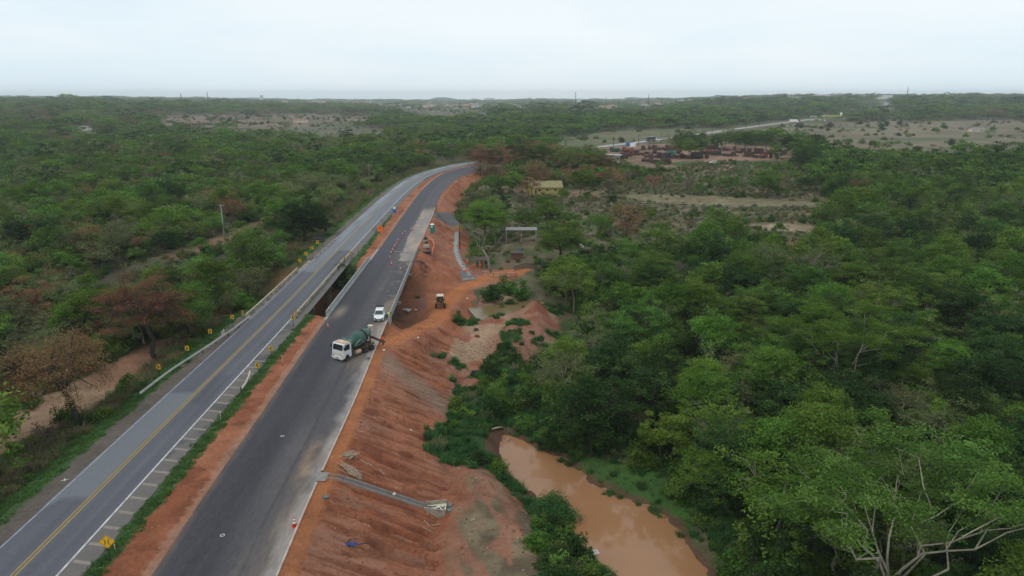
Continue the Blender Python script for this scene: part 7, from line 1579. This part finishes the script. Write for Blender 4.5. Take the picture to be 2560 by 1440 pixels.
def box_truck(px, py, rz, body, label, L=8, H_=3.4, group=None, cabm='white', z=None):
    e = empty('delivery_truck', spot(px, py, z), rz, label, 'truck', group); q = MB(); q.box((-1.2, 0, .9 + H_ / 2), (L - 2.4, 2.5, H_)); q.build('box_body', M[body], e); q = MB(); q.prism([(L / 2 - 2.3, .6), (L / 2 - 2.3, 2.9), (L / 2 - .8, 2.9), (L / 2, 1.8), (L / 2, .6)], -1.2, 1.2); q.build('cab', M[cabm], e)
    for x in (L / 2 - 1.2, -L / 2 + 1.6):
        for s_ in (-1, 1): wheel(e, x, s_ * 1.0, .5, .3, s_)
    return e
box_truck(1985, 306, R(-20), 'white', 'white box lorry parked beside the far road before the filling station', 13)
box_truck(1998, 306, R(70), 'rustred', 'red and white lorry parked right of the white box lorry', 8)
box_truck(2035, 295, R(-10), 'galv', 'silver tanker shaped lorry left of the filling station', 14)
e = empty('filling_station', spot(2080, 299), R(-12), 'filling station with yellow green canopy beside the far road', 'filling station')
q = MB(); q.box((0, 0, 6.0), (34, 14, 1.4)); q.build('canopy', mat('lime_canopy', (.42, .5, .07), .5, .3, var=.05), e)
for x in (-13, -4, 5, 14): q = MB(); q.box((x, 0, 2.5), (.8, .8, 5.6)); q.build('column', M['white'], e); q = MB(); q.box((x, -1.5, .9), (1.0, 1.4, 1.8)); q.build('fuel_pump', M['rustred'], e)
q = MB(); q.box((22, 6, 2), (14, 9, 4)); q.build('shop', M['wallwhite'], e)
e = empty('water_tower', spot(2101, 300), 0, 'white water tower at the right end of the filling station', 'water tower'); q = MB(); q.tube([(0, 0, 0), (0, 0, 9)], .8, 10); q.build('shaft', M['white'], e); q = MB(); q.lathe([(.8, 9), (2, 10), (2, 12), (.5, 12.6)], (0, 0, 0), 14); q.build('tank', M['white'], e)
for i, (px, py) in enumerate(((2050, 301), (2062, 302), (2030, 302))): car('parked_car', spot(px, py), i * .9, ['white car left of the filling station pumps', 'white car in front of the filling station canopy', 'white car between the lorries and the filling station'][i], group='cars at the filling station')
car('parked_car', spot(1782, 409), R(165), 'white car standing alone on the grass below the scrapyard')
car('moving_car', spot(2240, 268), R(250), 'pale car on the distant hill road')
# scrapyard: long rows of wrecked vehicles, each one its own thing
def wreck(kind):
    q = MB(); e = empty('wrecked_vehicle'); g = np.random.default_rng(600 + kind)
    if kind == 0:   # burnt lorry frame with cab
        q.box((0, -.45, .8), (6.5, .18, .3)); q.box((0, .45, .8), (6.5, .18, .3)); [q.box((x, 0, .8), (.15, 1.0, .2)) for x in (-3, -1, 1)]; q.build('chassis', M['rust'], e); q = MB(); q.prism([(1.6, .9), (1.6, 2.7), (3.1, 2.7), (3.4, 1.8), (3.45, .9)], -1.1, 1.1); q.build('cab', M['rust'], e)
        for x in (-2.4, 2.5):
            for s_ in (-1, 1): q = MB(); q.lathe([(.45, -.14), (.5, 0), (.45, .14)], (x, s_ * .9, .5), 10, 0, 'Y'); q.build('wheel', M['rubber'], e)
    if kind == 1:   # stripped car shell
        q.prism([(-2.1, .35), (-2.1, .9), (-1.3, 1.0), (-.9, 1.4), (.5, 1.4), (1.1, .95), (2.1, .85), (2.1, .35)], -.8, .8); q.build('body', M['rust'], e); q = MB(); q.box((-.2, -.81, 1.15), (1.2, .03, .3)); q.box((-.2, .81, 1.15), (1.2, .03, .3)); q.build('painted_gap_shade', M['black'], e)  # thin black panels paint in the shade of the empty windows
    if kind == 2:   # heap of axles and beams
        for k in range(12): a = g.random() * 3.1; q.box((g.normal() * 1.2, g.normal() * .8, .3 + g.random() * 1.1), (2.6, .22, .22), rz=a, ry=g.normal() * .3)
        q.build('axle', M['rust'], e)
    if kind == 3:   # dark box body
        q.box((0, 0, 1.8), (5.2, 2.4, 2.4)); q.build('box_body', M['steel_dark'], e); q = MB(); q.box((0, 0, .45), (5.4, 1.6, .3)); q.build('chassis', M['rust'], e); q = MB(); q.box((0, -1.22, 1.9), (1.2, .04, 1.4)); q.build('side_door', M['mudsteel'], e)
    if kind == 4:   # faded red cab and tank
        q.lathe([(.7, -2.2), (1.0, -2.0), (1.0, 1.6), (.7, 1.8)], (0, 0, 1.5), 12, 0, 'X'); q.build('tank', M['rustred'], e); q = MB(); q.box((2.7, 0, 1.5), (1.5, 2.2, 2.2)); q.build('cab', M['rustred'], e); q = MB(); q.box((.3, 0, .5), (6, .9, .3)); q.build('chassis', M['rust'], e)
    return e
W_ = [wreck(k) for k in range(5)]; used_ = set(); g = np.random.default_rng(77)
rows = [((1500, 391), (1560, 399), 8, 'at the left front edge of the scrapyard'), ((1522, 377), (1580, 384), 7, 'beside the road at the left of the scrapyard'), ((1560, 392), (1640, 384), 10, 'in the slanting row in the left of the scrapyard'), ((1612, 395), (1760, 397), 20, 'in the long front row of the scrapyard'),
        ((1607, 403), (1672, 412), 11, 'in the lowest row nearest the trees'), ((1600, 375), (1680, 376), 9, 'in the back row near the road'), ((1655, 372), (1690, 386), 6, 'under the middle trees of the scrapyard'), ((1752, 384), (1840, 392), 12, 'in the rows right of the scrapyard trees'), ((1750, 376), (1830, 377), 9, 'in the back row right of the hut'), ((1838, 382), (1960, 388), 14, 'in the right hand row of the scrapyard'), ((1860, 392), (1920, 396), 7, 'at the right front edge of the scrapyard')]
WK = ['rusty lorry wreck with cab', 'stripped car shell', 'heap of rusty axles and beams', 'dark box shaped wreck', 'faded red tank lorry wreck']
for (a, b_, n, where) in rows:
    for k in range(n):
        t = (k + .5) / n; kd = int(g.choice(5, p=[.3, .27, .33, .05, .05])); e = W_[kd] if kd not in used_ else copy_tree(W_[kd]); used_.add(kd)
        e.location = spot(a[0] + (b_[0] - a[0]) * t + g.normal() * .8, a[1] + (b_[1] - a[1]) * t + g.normal() * .35); e.rotation_euler = (0, 0, g.normal() * .9); s_ = 1.0 + .35 * g.random(); e.scale = (s_, s_, s_)
        tag(e, WK[kd] + ' ' + where, 'wreck', WK[kd] + ' ' + where)
for kd in range(5):
    if kd not in used_: e = W_[kd]; e.location = spot(1700 + kd * 8, 380); tag(e, WK[kd] + ' in the middle of the scrapyard', 'wreck')
for px, py, w_, m_, lab in ((1573, 365, 5, 'blue', 'blue container beside the far road at the scrapyard entrance'), (1582, 367, 4, 'white', 'white container right of the blue one at the scrapyard entrance'), (1538, 380, 6, 'green', 'dark green covered container at the left of the scrapyard'), (1675, 388, 6, 'toilet', 'green container in the front row of the scrapyard'), (1790, 388, 6, 'steel_dark', 'black box container right of the scrapyard trees'), (1582, 385, 5, 'rustred', 'rusty red container in the left of the scrapyard')):
    e = empty('container', spot(px, py), g.normal() * .3, lab, 'container'); q = MB(); q.box((0, 0, 1.4), (w_, 2.5, 2.7)); q.build('body', M[m_], e); q = MB()
    for k in range(int(w_ * 2)): q.box((-w_ / 2 + .25 + k * .5, -1.27, 1.4), (.12, .06, 2.5))
    q.build('rib', M[m_], e)
e = empty('long_shed', spot(1510, 397), R(-25), 'long low pale roofed shed at the left front of the scrapyard', 'shed'); q = MB(); q.box((0, 0, 1.3), (22, 3.5, 2.6)); q.build('wall', M['galv'], e); q = MB(); q.box((0, 0, 2.75), (23, 4.4, .2), rx=.1); q.build('roof', M['galv'], e)
for i, (px, py, h) in enumerate(((1533, 371, 9), (1596, 364, 9), (1652, 359, 9), (1755, 340, 9), (1780, 335, 9), (1864, 322, 9), (1898, 317, 9))): pole(px, py, h, ['dark power pole at the near left end of the scrapyard road', 'dark power pole between container and lorry on the far road', 'dark power pole behind the dark lorry on the far road', 'dark power pole above the scrapyard trees', 'dark power pole right of the one above the scrapyard trees', 'dark power pole further along the far road', 'dark power pole before the filling station'][i], 'darkwood', group='power poles along the far road', r=.22)
# the town on the skyline
g = np.random.default_rng(88)
tw = [('pale', M['wallwhite'], M['rooftile']), ('cream', M['cream'], M['rooftile']), ('grey roofed', M['wallwhite'], M['roofgrey'])]
proto = []
for nm_, wm_, rm_ in tw: proto.append(house('town_house', 0, 0, 15, 10, 4.5, 0, wm_, rm_, 'x', 2, rh=2.2, at=Vector((0, 0, -50)), over=.8))
used_ = set()
def town(n, x0, x1, y0, y1, where, smin=.9, smax=1.6):
    for k in range(n):
        i = int(g.integers(0, 3)); e = proto[i] if i not in used_ else copy_tree(proto[i]); used_.add(i); px = x0 + (x1 - x0) * g.random(); d_ = y0 + (y1 - y0) * g.random()
        x = (px - 1280) / FPX * d_ * .97; y = d_; s_ = smin + (smax - smin) * g.random(); e.location = (x, y, Hz(x, y) + 2.5 * g.random()); e.scale = (s_, s_, s_ * 1.25); e.rotation_euler = (0, 0, g.normal() * .6)
        lab = tw[i][0] + ' small house ' + where; tag(e, lab, 'house', lab)
town(50, 940, 1265, 2200, 3400, 'in the town left of the middle skyline', .7, 1.4); town(110, 1270, 1660, 2000, 3400, 'in the town on the middle skyline', .7, 1.3); town(14, 650, 960, 2900, 3900, 'on the far left skyline', 1.2, 2.0); town(12, 1650, 1940, 2500, 3400, 'on the right skyline before the hall', 1.2, 2.0)
for i, (px, d_, w_, h_, lab) in enumerate(((2060, 3000, 95, 9, 'long white hall on the right skyline left of the hill road'), (2185, 3100, 130, 10, 'long white hall on the crest behind the hill road'), (1985, 2900, 60, 8, 'white hall left of the longest ones on the right skyline'), (1448, 3300, 22, 22, 'pale tower block on the middle skyline'), (657, 3800, 10, 34, 'thin tall building alone on the left skyline'))):
    x = (px - 1280) / FPX * d_ * .97; e = empty('industrial_hall' if w_ > 30 else 'tower_block', (x, d_, Hz(x, d_) + 3), 0, lab, 'building'); q = MB(); q.box((0, 0, h_ / 2), (w_, 25, h_ + 6)); q.build('wall', M['wallwhite'], e); q = MB(); q.box((0, 0, h_ + 3.3), (w_ + 2, 27, .8)); q.build('roof', M['galv'], e)
def mast(px, d_, h, label, lattice=True):
    x = (px - 1280) / FPX * d_ * .97; e = empty('radio_mast', (x, d_, Hz(x, d_)), 0, label, 'mast', 'thin masts on the skyline'); w_ = 2.2; q = MB()
    for a in range(3): t = a * 2.094; q.tube([(math.cos(t) * w_, math.sin(t) * w_, 0), (math.cos(t) * .4, math.sin(t) * .4, h)], .42, 4)
    q.build('lattice_leg', M['steel_dark'], e); q = MB()
    for k in range(8): z = h * (k + .5) / 8; r_ = w_ + (.4 - w_) * (k + .5) / 8; q.tube([(math.cos(a * 2.094) * r_, math.sin(a * 2.094) * r_, z) for a in range(4)], .25, 4)
    q.build('brace', M['steel_dark'], e)
for i, (px, d_, h, lab) in enumerate(((457, 2200, 36, 'thin mast alone on the far left skyline'), (523, 2300, 42, 'taller of two masts on the left skyline'), (527, 2300, 28, 'shorter mast right beside a taller one on the left skyline'), (548, 2500, 26, 'short mast right of the pair on the left skyline'), (747, 3000, 32, 'thin mast between the left masts and the town'), (910, 3000, 30, 'thin mast above the left part of the town'), (1150, 3000, 34, 'thin mast above the town right of the far road bend'), (1438, 2400, 52, 'tallest dark mast above the middle of the town'), (1514, 2700, 40, 'thin mast right of the tallest one'), (1620, 2700, 46, 'thin mast right of the town'), (2084, 2700, 18, 'short mast on the roof line of the white halls'), (2262, 2500, 44, 'thin mast right of the hill road'))): mast(px, d_, h, lab)
# a faint blue hill on the horizon
q = MB(); V = []; nh = 24
for i in range(nh):
    t = i / (nh - 1); x = -900 + 520 * t
    hgt = 4 + 20 * math.exp(-((t - .5) / .17) ** 2) + 14 * math.exp(-((t - .32) / .1) ** 2); V += [(x, 6500, -40), (x, 7000, hgt), (x, 7500, -40)]
q.add(V, [(3 * i, 3 * i + 3, 3 * i + 4, 3 * i + 1) for i in range(nh - 1)] + [(3 * i + 1, 3 * i + 4, 3 * i + 5, 3 * i + 2) for i in range(nh - 1)]); o = q.build('distant_hill', mat('hill_green', (.05, .07, .03), .95, .1, scale=.005), smooth=True); o['kind'] = 'structure'
# ------------------------------------------------------------------ the air
hz = MB(); hz.box((0, 3950, 5), (19000, 8160, 150)); ho = hz.build('haze', bpy.data.materials.new('haze_air')); hm = ho.data.materials[0]; hm.use_nodes = True; hn = hm.node_tree; hn.nodes.clear()
om = hn.nodes.new('ShaderNodeOutputMaterial'); pv = hn.nodes.new('ShaderNodeVolumePrincipled'); pv.inputs['Color'].default_value = (.93, .97, 1.0, 1); pv.inputs['Density'].default_value = .00011; pv.inputs['Anisotropy'].default_value = 0.2
hn.links.new(pv.outputs[0], om.inputs['Volume']); ho['kind'] = 'stuff'; tag(ho, 'thin pale haze in the air over the whole plain', 'haze')
